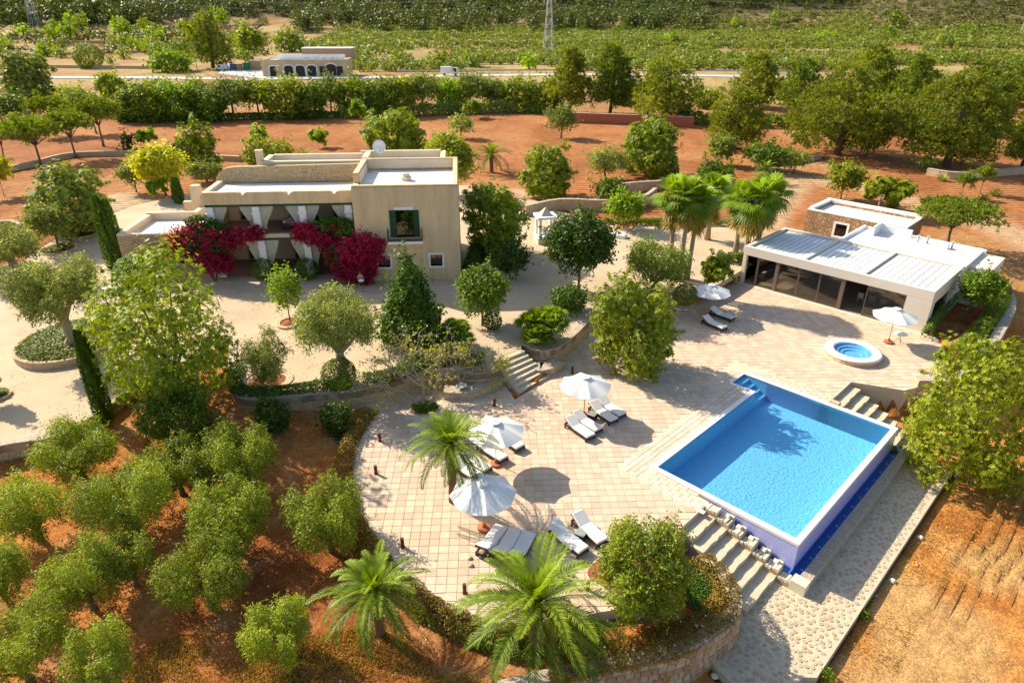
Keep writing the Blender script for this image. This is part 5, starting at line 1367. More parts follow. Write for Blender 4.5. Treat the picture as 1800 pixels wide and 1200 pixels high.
# pines on the right
for bx, by, top, w_, m_, lab in (
    (1290, 262, 148, 116, 'pine', 'bushy pine in front of the great pines'), (1470, 272, 108, 200, 'pine', 'great spreading pine, left of the two largest'), (1662, 294, 118, 200, 'pine', 'largest pine at the right with visible leaning trunk'),
    (1795, 295, 175, 90, 'pine', 'pine cut by the right edge'), (1000, 200, 74, 76, 'pine', 'tall dark pine beside the pylon, leftmost of the pine belt'), (1072, 200, 70, 84, 'pinegreen', 'second tall pine of the pine belt'),
    (1165, 212, 98, 130, 'pine', 'broad pine of the belt before the road'), (1322, 190, 88, 90, 'pine', 'pine behind the bushy pine'), (1400, 205, 100, 90, 'pinegreen', 'pine behind the great spreading pine, left side'), (1520, 205, 74, 110, 'pine', 'tallest pine rising behind the great spreading pine'),
    (1592, 222, 92, 85, 'pinegreen', 'light green pine between the two great pines'), (1712, 215, 98, 120, 'pinegreen', 'pine rising behind the largest pine'), (1780, 200, 100, 90, 'pinegreen', 'far pine in the upper right')):
    plant('pine', 'pine_tree', lab, 'pine', bx, by, top, w_, m_, group='pines on the right', dens=1.2)
# umbrella pines on the left
for bx, by, top, w_, lab in ((73, 292, 202, 92, 'umbrella pine nearest the stone wall on the left'), (134, 278, 192, 82, 'umbrella pine in the middle of the left group'), (182, 258, 168, 82, 'umbrella pine with leaning trunk, rightmost of the left group'),
                             (95, 238, 168, 70, 'umbrella pine at the back of the left group'), (8, 285, 215, 60, 'umbrella pine cut by the left edge'), (170, 235, 180, 60, 'umbrella pine hidden behind the rightmost one')):
    plant('umbrella', 'umbrella_pine', lab, 'pine', bx, by, top, w_, 'pinegreen', group='umbrella pines on the left')
# cypresses
def cypress(label, bx, by, top, wpx, z, name='cypress_tree', lobes=1):
    p = gp(bx, by, z); mp = mpp(p); R_ = wpx / 2 * mp; h = zcol(p, bx, top) - z; r = rs_()
    t = thing(name, label, 'cypress', p); V = []; T_ = []
    for q in range(lobes):
        ox = (q - (lobes - 1) / 2) * R_ * .9; hh = h * (1 - .05 * q); rr = R_ * (.75 if lobes > 1 else 1)
        n = int(wpx * (by - top) * 1.5 / lobes); zz = r.random(n); pr = np.where(zz < .12, .75 + 2 * zz, np.sqrt(np.clip(1 - ((zz - .12) / .88) ** 2.2, 0, 1))); a = r.random(n) * 6.283
        rad_ = rr * pr * (1 - .22 * r.random(n) ** 2) * (1 + .10 * np.sin(a * 5 + zz * 14) + .05 * np.sin(a * 11 - zz * 31)); p_ = np.stack([ox + rad_ * np.cos(a), rad_ * np.sin(a), zz * hh + .03], 1)
        d = np.stack([np.cos(a), np.sin(a), np.zeros(n)], 1); tt_ = unit(d * .35 + np.array([0, 0, 1.0]) + rdir(r, n) * .35)
        L = np.clip(5.0 * mp, .12, .5); V.append(diamonds(p_, tt_, unit(d + rdir(r, n) * .5), L * r.uniform(.7, 1.3, n), L * .42, droop=0)); T_.append(r.random(n) * .7 + .3 * (np.sin(a * 5 + zz * 14) > .3))
    link('crown', leaf_mesh('cypress_crown', np.concatenate(V), np.concatenate(T_), FO['cypress']), t)
    b = MB()
    for q in range(lobes): b.tube([((q - (lobes - 1) / 2) * R_ * .9, 0, -.1), ((q - (lobes - 1) / 2) * R_ * .9, 0, h * .8)], [R_ * .4, R_ * .2], 8)
    b.build('trunk', M['bark'], t)
cypress('tall slim cypress standing in front of the huge carob', 187, 740, 578, 29, .55)
cypress('thick twin stemmed cypress left of the stone wing', 209, 472, 346, 31, ZY, lobes=2)
cypress('small cypress behind the villa wing roof', 316, 358, 315, 17, ZY)
cypress('small cypress behind the annex roof', 1566, 370, 334, 15, .8)

# ---------------------------------------------------------------- palms
def frond(r, az, el, L, droop, nl, lw, ll, mp):
    "feather frond: curved midrib with paired leaflets"
    m = 26; t = np.linspace(0, 1, m); th = el - droop * t ** 1.4; ds = L / (m - 1)
    rr = np.concatenate([[0], np.cumsum(np.cos(th[:-1]) * ds)]); zz = np.concatenate([[0], np.cumsum(np.sin(th[:-1]) * ds)])
    bend = r.normal() * .12 * t ** 2 * L; ca, sa = math.cos(az), math.sin(az)
    P = np.stack([rr * ca - bend * sa, rr * sa + bend * ca, zz], 1); Tn = unit(np.gradient(P, axis=0))
    s = np.linspace(.10, .995, nl); k = s * (m - 1); i = np.clip(k.astype(int), 0, m - 2); f = (k - i)[:, None]
    p = P[i] * (1 - f) + P[i + 1] * f; tn = unit(Tn[i] * (1 - f) + Tn[i + 1] * f)
    side = unit(np.cross(tn, np.array([0, 0, 1.0])) + 1e-6); nr = np.cross(side, tn); V = []
    prof = np.sin(np.clip(s * 1.02, 0, 1) * math.pi) ** .45 * (1 - .35 * s) + .08
    for sg in (-1, 1):
        d = unit(side * sg * .8 + tn * .75 + nr * (.5 - .25 * s[:, None]) + r.normal(size=p.shape) * .08)
        V.append(diamonds(p, d, nr, ll * prof * r.uniform(.85, 1.15, nl), lw, fold=.0, droop=.16))
    return P, np.concatenate(V)
def phoenix(label, bx, by, z, cx, cy, spread, n=40, seed=1, name='date_palm'):
    "date palm: base pixel, crown centre pixel, crown spread in pixels"
    p = gp(bx, by, z); r = np.random.default_rng(seed); mp = mpp(p); hc = max(.5, zcol(p, bx, cy) - z); L = spread / 2 * mp * 1.15
    t = thing(name, label, 'palm', (p[0], p[1], z - .02)); V = []; T_ = []; rib = MB()
    for k in range(n):
        u = k / (n - 1); az = k * 2.39996 + r.normal() * .15; el = rad(82) - u ** .9 * rad(96) + r.normal() * .08; l_ = L * (.62 + .40 * min(1, u * 2.2)) * r.uniform(.9, 1.06)
        P, v = frond(r, az, el, l_, rad(74) * r.uniform(.65, 1.3), 70, .026 * L / 2.5, .165 * L, mp)
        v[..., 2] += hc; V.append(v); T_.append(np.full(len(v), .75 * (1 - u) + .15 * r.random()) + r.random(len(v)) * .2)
        rib.tube([tuple(q + np.array([0, 0, hc])) for q in P[::5]], [.028, .024, .018, .012, .008, .005][:len(P[::5])], 4)
    DV = []
    for k in range(7):
        P, v = frond(r, k * 2.39996 + .4, rad(-28) + r.normal() * .12, L * .72, rad(48), 46, .022 * L / 2.5, .11 * L, mp); v[..., 2] += hc - .12; DV.append(v)
    DV = np.concatenate(DV); link('dead_fronds', leaf_mesh('dead_fronds', DV, r.random(len(DV)), FO['dead']), t)
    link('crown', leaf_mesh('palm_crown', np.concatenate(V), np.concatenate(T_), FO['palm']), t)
    rib.build('midribs', FO['fan'], t); tr = MB(); m = 14; pts = []; rs = []
    for k in range(m): a = k / (m - 1); pts.append((.03 * math.sin(a * 5), 0, -.15 + (hc + .1) * a)); rs.append((.20 + .03 * (k % 2) + .09 * max(0, a - .6)) * L / 2.6)
    tr.tube(pts, rs, 12).build('trunk', M['palmtrunk'], t)
    return t
phoenix('date palm at the bottom left of the terrace', 668, 1112, -.45, 670, 1040, 190, 40, 11)
phoenix('largest date palm at the front of the terrace', 940, 1140, -.45, 938, 1062, 268, 46, 12)
phoenix('slim date palm rising from the terrace beside the second parasol', 796, 880, 0, 800, 782, 160, 46, 13)
phoenix('small date palm behind the villa on the right', 864, 304, 1.0, 866, 272, 74, 34, 14)
phoenix('small date palm behind the porch roof', 540, 305, 1.0, 545, 276, 54, 26, 15)
phoenix('young yellowish palm behind the right fan palms', 1342, 322, .9, 1342, 296, 48, 24, 16)
def fan_leaf(r, base, dirv, pet, rad_l, nseg=16):
    side = unit(np.cross(dirv, np.array([0, 0, 1.0])) + 1e-6); nr = np.cross(side, dirv); tip = base + dirv * pet + np.array([0, 0, -.06 * pet])
    an = np.linspace(-2.0, 2.0, nseg); d = unit(dirv[None] * np.cos(an)[:, None] + side[None] * np.sin(an)[:, None] + nr[None] * .12 + r.normal(size=3)[None] * .25)
    return tip, diamonds(np.repeat(tip[None], nseg, 0), d, np.repeat(nr[None], nseg, 0), rad_l * (.75 + .25 * np.cos(an * .5)) * r.uniform(.9, 1.1, nseg), rad_l * .15, fold=.05, droop=.34)
def fan_palm(label, bx, by, z, top, crown_px, seed, skirt=True, lean=0.0):
    p = gp(bx, by, z); r = np.random.default_rng(seed); mp = mpp(p); H = zcol(p, bx, top) - z; R_ = crown_px / 2 * mp; hc = H - R_ * .80
    t = thing('fan_palm', label, 'palm', (p[0], p[1], z - .02), 0, 'fan palms left of the pavilion'); V = []; T_ = []; pet = MB(); top_c = np.array([lean, 0, hc])
    for k in range(34):
        u = k / 33; az = k * 2.39996; el = rad(82) - u * rad(135) + r.normal() * .15; d = np.array([math.cos(az) * math.cos(el), math.sin(az) * math.cos(el), math.sin(el)])
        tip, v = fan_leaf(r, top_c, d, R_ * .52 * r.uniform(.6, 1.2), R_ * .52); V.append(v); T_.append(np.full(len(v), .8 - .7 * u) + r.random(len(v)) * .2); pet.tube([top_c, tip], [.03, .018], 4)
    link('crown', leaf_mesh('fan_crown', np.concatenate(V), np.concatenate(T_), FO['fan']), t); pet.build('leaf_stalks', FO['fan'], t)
    V = []
    for k in range(46):
        az = k * 2.39996; zz = hc - r.uniform(.1, R_ * .95); d = unit(np.array([math.cos(az) * .75, math.sin(az) * .75, -.9])); _, v = fan_leaf(r, np.array([lean * zz / hc, 0, zz]), d, R_ * .22, R_ * .42, 10); V.append(v)
    V = np.concatenate(V); link('dead_leaf_skirt', leaf_mesh('skirt', V, r.random(len(V)), FO['dead']), t)
    tr = MB(); tr.tube([(0, 0, -.2), (lean * .3, 0, hc * .3), (lean * .65, 0, hc * .65), (lean, 0, hc)], [R_ * .14, R_ * .09, R_ * .08, R_ * .085], 10).build('trunk', M['barkpale'], t, True)
for i, (bx, by, top, c_, le, lab) in enumerate(((1176, 486, 304, 88, -.2, 'fan palm leftmost of the cluster'), (1193, 494, 308, 84, .1, 'fan palm second from the left, in front'), (1207, 490, 320, 86, .25, 'fan palm third from the left'),
        (1243, 421, 298, 86, 0, 'fan palm at the back of the cluster'), (1292, 449, 312, 84, -.1, 'fan palm fourth from the left with thick skirt'), (1308, 458, 308, 98, .2, 'fan palm in front of the right hand group'), (1326, 446, 300, 94, .5, 'fan palm rightmost, leaning over the track'))):
    fan_palm(lab, bx, by, ZY, top, c_, 40 + i, lean=le)
def dwarf_palm(label, bx, by, z, wpx, hpx, heads, seed):
    p = gp(bx, by, z); r = np.random.default_rng(seed); mp = mpp(p); R_ = wpx / 2 * mp; t = thing('dwarf_palm', label, 'palm', p); V = []; T_ = []; st_ = MB()
    for hd in range(heads):
        a = hd * 2.4; d0 = R_ * .52 * math.sqrt(hd / heads); c = np.array([d0 * math.cos(a), d0 * math.sin(a), r.uniform(.35, .8) * hpx * mp * .6]); st_.tube([(c[0] * .6, c[1] * .6, -.1), tuple(c)], [.13, .10], 7)
        for k in range(24):
            az = k * 2.39996 + r.random(); el = rad(80) - (k / 23) * rad(75); d = np.array([math.cos(az) * math.cos(el), math.sin(az) * math.cos(el), math.sin(el)]); _, v = fan_leaf(r, c, d, R_ * .26, R_ * .30, 14); V.append(v); T_.append(r.random(len(v)) * .6 + .4 * (1 - k / 23))
    link('crown', leaf_mesh('dwarf_crown', np.concatenate(V), np.concatenate(T_), FO['palm']), t); st_.build('trunk', M['palmtrunk'], t)
dwarf_palm('clump of dwarf fan palms in the planter right of the garden stairs', 950, 598, ZY, 122, 72, 9, 5)
dwarf_palm('dwarf palm clump behind the bare tree above the bench wall', 800, 612, ZY, 100, 60, 7, 6)

# ---------------------------------------------------------------- bare branching fig on the terrace
def bare_tree(label, bx, by, z, wpx, top, seed):
    p = gp(bx, by, z); r = np.random.default_rng(seed); mp = mpp(p); R_ = wpx / 2 * mp; h = zcol(p, bx, top) - z
    t = thing('fig_tree', label, 'tree', p); tw = MB(); tips = []
    def grow(a, d, l, rad_, lev):
        m = a + d * l * .5 + r.normal(size=3) * l * .08; e = a + d * l + r.normal(size=3) * l * .10; tw.tube([a, m, e], [rad_, rad_ * .8, rad_ * .6], 6 if lev < 2 else 4)
        if lev >= 5: tips.append(e); return
        if lev >= 3: tips.append(m)
        for q in range(3 if lev < 4 else 2):
            nd = unit(d * .75 + rdir(r, 1)[0] * .75 + np.array([0, 0, .10 - .05 * lev])); grow(e, nd, l * r.uniform(.62, .82), rad_ * .62, lev + 1)
    base = np.array([0, 0, -.1]); grow(base, unit(np.array([-.15, .1, 1.0])), h * .26, .14, 0); grow(base, unit(np.array([.5, .25, .8])), h * .26, .11, 0); grow(base, unit(np.array([-.6, .1, .7])), h * .26, .11, 0)
    tw.build('trunk', M['barkpale'], t); P = np.array(tips); P = P[r.random(len(P)) < .42]; k = np.repeat(np.arange(len(P)), 3); q = P[k] + r.normal(size=(len(k), 3)) * .07; n = len(q)
    a = rdir(r, n); nr = unit(rdir(r, n) + np.array([0, 0, 1.2])); V = diamonds(q, unit(np.cross(nr, a)), nr, .17 * r.uniform(.6, 1.2, n), .12); link('crown', leaf_mesh('fig_crown', V, r.random(n), FO['yellow']), t)
bare_tree('nearly bare tree with pale tangled branches over the terrace planter', 745, 716, 0, 230, 545, 21)
bare_tree('second bare tangled tree on the bench wall behind the terrace', 812, 672, .5, 150, 560, 22)

# ---------------------------------------------------------------- bougainvillea on the porch
def vine(label, blobs, n, ng, green):
    r = rs_(); t = thing('bougainvillea', label, 'climber', vw(*blobs[0][:2], ZY), VR); B = np.array(blobs, float); B[:, :3] -= np.array([blobs[0][0], blobs[0][1], ZY])
    V, ti = leaves(B, n, r, .17, .13, 'leaf', depth_=.5, lump=.3, sprig=.4); link('blossom', leaf_mesh('blossom', V, ti, FO['magenta']), t)
    G_ = np.array(green, float); G_[:, :3] -= np.array([blobs[0][0], blobs[0][1], ZY]); V, ti = leaves(G_, ng, r, .30, .16, 'leaf'); link('leaves', leaf_mesh('vine_leaves', V, ti, FO['deep']), t)
    tb_ = MB()
    for k in range(3): b = B[k % len(B)]; tb_.tube([(.1 * k, 0, 0), (b[0] * .4 + .15 * math.sin(k * 2), -.1, 1.5), (b[0], b[1], b[2])], [.09, .07, .03], 6)
    tb_.build('stem', M['bark'], t)
v0 = PV - .7
vine('left bougainvillea mass of magenta bloom between wing and porch', [(-21.2, v0, 4.9, 2.0, .9, 1.2), (-23.2, v0 + .6, 4.4, 1.4, .8, 1.1), (-19.6, v0, 4.9, 1.5, .7, .8), (-18.0, v0 + .1, 5.1, 1.2, .5, .5), (-21.4, v0 - .1, 3.3, 1.6, .7, 1.2), (-20.2, v0, 2.6, .8, .5, .8), (-17.0, v0 + .2, 5.3, .6, .4, .5), (-24.4, v0 + .9, 3.6, .7, .5, .7)], 20000, 3200,
     [(-21.4, v0 + .3, 6.1, 1.2, .6, .5), (-20.5, v0, 5.6, 1.5, .6, .5), (-21.2, v0, 4.6, 1.9, .85, 1.2)])
vine('right bougainvillea mass of magenta bloom against the villa corner', [(-9.6, v0 - .6, 3.6, 1.7, .9, 1.7), (-8.2, -.7, 3.9, 1.6, .7, 1.5), (-7.2, -.6, 4.4, .8, .5, .8), (-8.9, v0 - 1.4, 2.2, 1.4, .7, 1.1), (-11.4, v0 - .1, 4.8, 1.3, .6, .8), (-12.9, v0, 5.4, 1.0, .5, .6), (-13.2, v0, 5.0, .8, .4, .5), (-8.1, -.8, 2.4, 1.0, .6, 1.0), (-10.6, v0, 3.0, .8, .5, .9)], 22000, 5200,
     [(-10.6, v0 + .2, 5.7, 1.6, .6, .6), (-8.9, v0 - .4, 5.4, 1.0, .6, .5), (-9.4, v0 - .5, 5.2, .9, .6, .6), (-9.4, v0 - .6, 3.4, 1.7, .9, 1.6)])

# ---------------------------------------------------------------- planters, hedges, ground cover
def ring_planter(label, cx, cy, z, wpx, hpx, kerb_h, cover, covern, mat='cover', soil=None):
    p = gp(cx, cy, z); mp = mpp(p); R_ = wpx / 2 * mp; sy = min(1.25, (gp(cx, cy - hpx / 2, z)[1] - gp(cx, cy + hpx / 2, z)[1]) / 2 / R_)
    t = thing('planter', label, 'planter', p)
    MB().lathe([(R_, -.2), (R_, kerb_h), (R_ - .28, kerb_h), (R_ - .28, -.2)], n=40, sy=sy, close=True).build('kerb', M['rubble'], t)
    MB().lathe([(R_ - .27, kerb_h - .08), (.001, kerb_h + .05)], n=40, sy=sy).build('soil', M['redsoil'], t)
    if covern:
        r = rs_(); a = r.random(covern) * 6.283; q = np.sqrt(r.random(covern)) * (R_ - .25); hh = cover * (1 - (q / R_) ** 4) * (.6 + .5 * fbm(q * np.cos(a) * 1.5, q * np.sin(a) * 1.5, 2, 3)); pp = np.stack([q * np.cos(a), q * np.sin(a) * sy, kerb_h - .05 + hh * r.uniform(.6, 1, covern)], 1); nr = unit(rdir(r, covern) * .6 + np.array([0, 0, 1.]))
        V = diamonds(pp, unit(np.cross(nr, rdir(r, covern))), nr, .22 * r.uniform(.7, 1.3, covern), .10); tag(link('ground_cover', leaf_mesh('ground_cover', V, r.random(covern), FO[mat]), t), kind='stuff')
ring_planter('large oval planter with green cover and a pale stone kerb', 128, 606, ZY, 168, 82, .5, .35, 9000)
ring_planter('planter at the left edge under the old olive', 25, 486, ZY, 130, 40, .35, .3, 5000)
ring_planter('ring planter under the lollipop olive', 102, 439, ZY, 56, 20, .12, .3, 1800)
ring_planter('ring planter under the broad dark tree', 147, 408, ZY, 68, 24, .12, .3, 2000)
ring_planter('small planter at the foot of the twin cypress', 205, 470, ZY, 38, 12, .12, .2, 500)
ring_planter('red soil ring under the young tree before the porch', 508, 568, ZY, 42, 22, .12, .1, 0)
ring_planter('red soil bed under the silver shrubby olive', 470, 668, ZY, 90, 40, .06, .1, 0)
ring_planter('round sunken planter of the bare tree in the terrace', 747, 717, 0, 54, 26, .03, .25, 1600, 'cover')
ring_planter('red soil ring under the light green tree', 1096, 400, ZY, 34, 9, .1, .1, 0)
ring_planter('kerbed spot with a small plant at the left edge of the gravel', -3, 697, ZY, 40, 24, .15, .25, 500)
def hedge(label, pts, z, width, hgt, n, mat, leaf=.2, name='hedge', cat='hedge', kind=None, flat=False, use_gnd=False, wr=.5):
    L = np.array([gp(x, y, z)[:2] if not use_gnd else march(x, y)[:2] for x, y in pts]); L = np.array(smooth_line(L, 6)); seg = np.linalg.norm(np.diff(L, axis=0), axis=1); cum = np.r_[0, np.cumsum(seg)]; r = rs_()
    d = r.random(n) * cum[-1]; i = np.clip(np.searchsorted(cum, d) - 1, 0, len(seg) - 1); f = ((d - cum[i]) / seg[i])[:, None]; c = L[i] * (1 - f) + L[i + 1] * f; tn = (L[i + 1] - L[i]) / seg[i][:, None]; nm = np.stack([-tn[:, 1], tn[:, 0]], 1)
    a = r.random(n) * math.pi; bump_ = .7 + .6 * fbm(d / .9, d * 0 + 1, 3, 9); wv = (.8 + .4 * fbm(d / 1.3, d * 0 + 7, 2, 5)); rr = (1 - .3 * r.random(n) ** 1.5)
    off = np.cos(a) * width / 2 * rr * wv; zz = np.sin(a) ** .7 * hgt * rr * bump_; xy = c + nm * off[:, None]
    if use_gnd: zb = height(xy[:, 0], xy[:, 1])
    else: zb = z
    o0 = np.array([L[0][0], L[0][1], 0]); p = np.stack([xy[:, 0], xy[:, 1], zz + zb], 1) - o0; dd = np.stack([nm[:, 0] * np.cos(a), nm[:, 1] * np.cos(a), np.sin(a)], 1); nr = unit(dd + rdir(r, n) * .8)
    V = diamonds(p, unit(np.cross(nr, rdir(r, n)) + np.array([0, 0, .3])), nr, leaf * r.uniform(.7, 1.3, n), leaf * wr); tint = fbm(d / .6, off / .6, 2, 4) * .6 + r.random(n) * .4
    o = link(name, leaf_mesh(name, V, tint, FO[mat])); o.location = o0; tag(o, label, cat, kind=kind); return o
hedge('dry brownish hedge along the left rim of the terrace', [(650, 735), (622, 775), (605, 830), (610, 890), (632, 945), (672, 1000)], -.3, 1.1, .8, 9000, 'dry', .14)
hedge('brown green hedge along the lower rim of the terrace behind the palms', [(672, 1000), (725, 1052), (780, 1090), (850, 1118), (930, 1128), (1010, 1112)], -.45, 1.2, .7, 9000, 'dry', .13)
hedge('green clumps on the lower terrace hedge', [(735, 1075), (800, 1105), (870, 1135), (960, 1145), (1060, 1128)], -.45, .9, .5, 5000, 'cover', .14)
hedge('creeping cover behind the curved front wall', [(960, 1182), (1060, 1160), (1160, 1135), (1235, 1100), (1275, 1060), (1262, 1020), (1225, 985)], -.42, 1.5, .28, 9000, 'dry', .12, kind='stuff')
hedge('dark creeping cover between the planter olive and the near stairs', [(1210, 1065), (1240, 1045), (1228, 995)], -.45, 1.5, .22, 5000, 'deep', .12, kind='stuff')
hedge('clipped dark green hedge inside the long curved wall', [(416, 648), (414, 678), (430, 692), (500, 690), (560, 684), (620, 678)], ZY, .9, .55, 9000, 'cypress', .12)
hedge('low hedge behind the bench wall under the bare trees', [(640, 672), (690, 664), (750, 640), (800, 638), (850, 640)], ZY, 1.4, .6, 7000, 'mid', .14)
hedge('low clipped hedge below the stone wall behind the gravel', [(1062, 392), (1110, 396), (1160, 392), (1200, 388)], ZY, .9, .6, 3000, 'mid', .2)
hedge('hedge on the curved wall right of the pavilion', [(1640, 640), (1680, 630), (1722, 585), (1752, 545), (1760, 515)], .3, 1.3, .8, 6000, 'mid', .18)
hedge('leafy strip along the pavilion side wall', [(1625, 595), (1648, 560), (1672, 530), (1690, 508)], .1, .7, 1.1, 3500, 'mid', .18)
hedge('low shrubs left of the pavilion under the palms', [(1262, 455), (1290, 462), (1318, 452), (1330, 435)], ZY, 1.2, .8, 3500, 'mid', .2)
hedge('low shrubs edging the gravel behind the fan palms', [(1150, 402), (1200, 398), (1260, 396), (1310, 402)], ZY, .9, .6, 2500, 'cover', .2)
hedge('climbing shrubs against the villa right side', [(822, 486), (835, 462), (842, 440)], ZY, 1.4, 1.4, 3500, 'deep', .2)
# dry grass and field stones
def dry_grass(label, polys, n, L=.22):
    r = rs_(); P = []
    for poly, z, share in polys:
        q = np.array(G2(poly, z)); lo, hi = q.min(0), q.max(0); m = int(n * share * 2.2); xy = r.uniform(lo, hi, (m, 2)); xy = xy[inside(q, xy[:, 0], xy[:, 1])]
        xy = xy[fbm(xy[:, 0] / 1.6, xy[:, 1] / 1.6, 3, 19) + .12 * r.normal(size=len(xy)) > .52]; P.append(xy)
    xy = np.concatenate(P); p = np.c_[xy, height(xy[:, 0], xy[:, 1]) - .02]; m = len(p); t = unit(rdir(r, m) * .8 + np.array([0, 0, .9]))
    o = link('dry_grass', leaf_mesh('dry_grass', diamonds(p, t, rdir(r, m), L * r.uniform(.5, 1.2, m), .035), r.random(m), FO['straw'])); tag(o, label, 'grass', kind='stuff')
dry_grass('golden dry grass on the ground right of the path and under the grove', [([(1330, 1205), (1420, 1180), (1520, 1065), (1620, 930), (1720, 830), (1800, 800), (1805, 1000), (1640, 1060), (1560, 1205)], -2.25, .2), ([(0, 800), (190, 720), (260, 690), (300, 760), (200, 830), (0, 870)], .4, .1), ([(220, 1180), (330, 1080), (480, 1140), (620, 1100), (720, 1120), (860, 1205), (220, 1205)], -.5, .25)], 60000)
def field_stones(label, polys, n):
    r = rs_(); b = MB()
    for poly, z, share in polys:
        q = np.array(G2(poly, z)); lo, hi = q.min(0), q.max(0); xy = r.uniform(lo, hi, (int(n * share * 2), 2)); xy = xy[inside(q, xy[:, 0], xy[:, 1])]; zz = height(xy[:, 0], xy[:, 1])
        for (x, y), z_ in zip(xy, zz):
            s_ = .02 + .07 * r.random() ** 4; j = r.uniform(.7, 1.3, (6, 3)) * s_; v = np.array([(1, 0, .3), (0, 1, .3), (-1, 0, .3), (0, -1, .3), (0, 0, 1), (0, 0, -.5)]) * j + np.array([x, y, z_]); b.add(v, [(0, 1, 4), (1, 2, 4), (2, 3, 4), (3, 0, 4), (1, 0, 5), (2, 1, 5), (3, 2, 5), (0, 3, 5)])
    tag(b.build('field_stones', M['coping']), label, 'stones', kind='stuff')
field_stones('pale pebbles and clods strewn over the soil', [([(1420, 1180), (1520, 1065), (1620, 930), (1720, 830), (1800, 790), (1800, 1205), (1420, 1205)], -2.25, .4), ([(0, 800), (190, 720), (560, 760), (620, 900), (700, 1080), (860, 1205), (0, 1205)], -.2, .6)], 700)
# fallen leaves on the gravel under the trees
r = rs_(); q = np.array(YARD); xy = r.uniform(q.min(0), q.max(0), (60000, 2)); xy = xy[inside(q, xy[:, 0], xy[:, 1]) & (xy[:, 1] < 70)]; xy = xy[fbm(xy[:, 0] / 2.2, xy[:, 1] / 2.2, 3, 29) + .07 * r.normal(size=len(xy)) > .60][:9000]; m = len(xy); nr = unit(rdir(r, m) * .25 + np.array([0, 0, 1.]))
o = link('leaf_litter', leaf_mesh('leaf_litter', diamonds(np.c_[xy, np.full(m, ZY + .012)], unit(np.cross(nr, rdir(r, m))), nr, .11 * r.uniform(.6, 1.3, m), .06, fold=.05, droop=0), r.random(m), FO['dry'])); tag(o, 'brown fallen leaves strewn over the gravel yard', 'leaf litter', kind='stuff')
# scattered white blossoms in the front bed
r = rs_(); px_ = np.stack([r.uniform(660, 1280, 50), r.uniform(1085, 1180, 50)], 1); q = np.array([gp(x, y, -.35) for x, y in px_]); s_ = inside(FWALL + [np.array(st(3.4, -3.2)[:2])] + [np.array(t_) for t_ in G2([(1000, 1120), (700, 1060), (640, 1100)], -.4)], q[:, 0], q[:, 1]); q = q[s_]; n = len(q)
q[:, 2] = -.12; V = np.concatenate([diamonds(q, unit(np.stack([np.cos(np.full(n, a)), np.sin(np.full(n, a)), np.full(n, .2)], 1)), np.tile([0, 0, 1.], (n, 1)), .055, .045) for a in (0, 1.26, 2.5, 3.8, 5.0)]); o = link('white_flowers', leaf_mesh('white_flowers', V, r.random(len(V)), FO['white'])); tag(o, 'tiny white flowers dotted in the front bed', 'flowers', kind='stuff')
# ---------------------------------------------------------------- hedgerow behind the ploughed field
for i, (bx, by, top, w_, k_, m_, lab) in enumerate((
    (232, 212, 150, 58, 'shrub', 'mid', 'dark bush at the left end of the field hedgerow'), (270, 212, 142, 72, 'round', 'carob', 'rounded tree of the hedgerow above the leftmost fig'),
    (322, 210, 138, 80, 'round', 'bright', 'bright tree of the hedgerow, left of centre'), (368, 211, 146, 66, 'round', 'mid', 'dark tree of the hedgerow beside the bright one'),
    (412, 206, 138, 76, 'roundolive', 'olive', 'grey olive of the hedgerow below the parked van'), (456, 204, 138, 62, 'roundolive', 'olive', 'second grey olive of the hedgerow'),
    (502, 206, 130, 84, 'round', 'carobyellow', 'large yellowish tree of the hedgerow under the farmhouse'), (548, 206, 142, 58, 'round', 'mid', 'dark tree of the hedgerow right of the farmhouse doors'),
    (582, 200, 135, 58, 'roundolive', 'olive', 'olive of the hedgerow below the farmhouse corner'), (622, 200, 130, 56, 'round', 'carob', 'tree of the hedgerow behind the thin young tree'),
    (664, 202, 130, 70, 'round', 'mid', 'dark broad tree of the hedgerow'), (704, 200, 132, 60, 'round', 'carobyellow', 'light tree of the hedgerow next to the dark broad one'),
    (744, 196, 130, 60, 'roundolive', 'olive', 'olive of the hedgerow above the grey field olive'), (790, 195, 138, 48, 'round', 'bright', 'narrow green tree of the hedgerow'),
    (828, 192, 130, 72, 'roundolive', 'olive', 'wide olive of the hedgerow, right of centre'), (872, 192, 142, 48, 'roundolive', 'olive', 'small olive of the hedgerow'),
    (912, 194, 135, 68, 'round', 'carob', 'tree of the hedgerow left of the pine belt'), (952, 195, 140, 60, 'round', 'carobyellow', 'tree of the hedgerow touching the first pine'))):
    plant('shrub' if k_ == 'round' else k_, 'hedgerow_tree', lab, 'tree', bx, by + 2, top, w_ * 1.18, m_, group='trees of the field hedgerow')
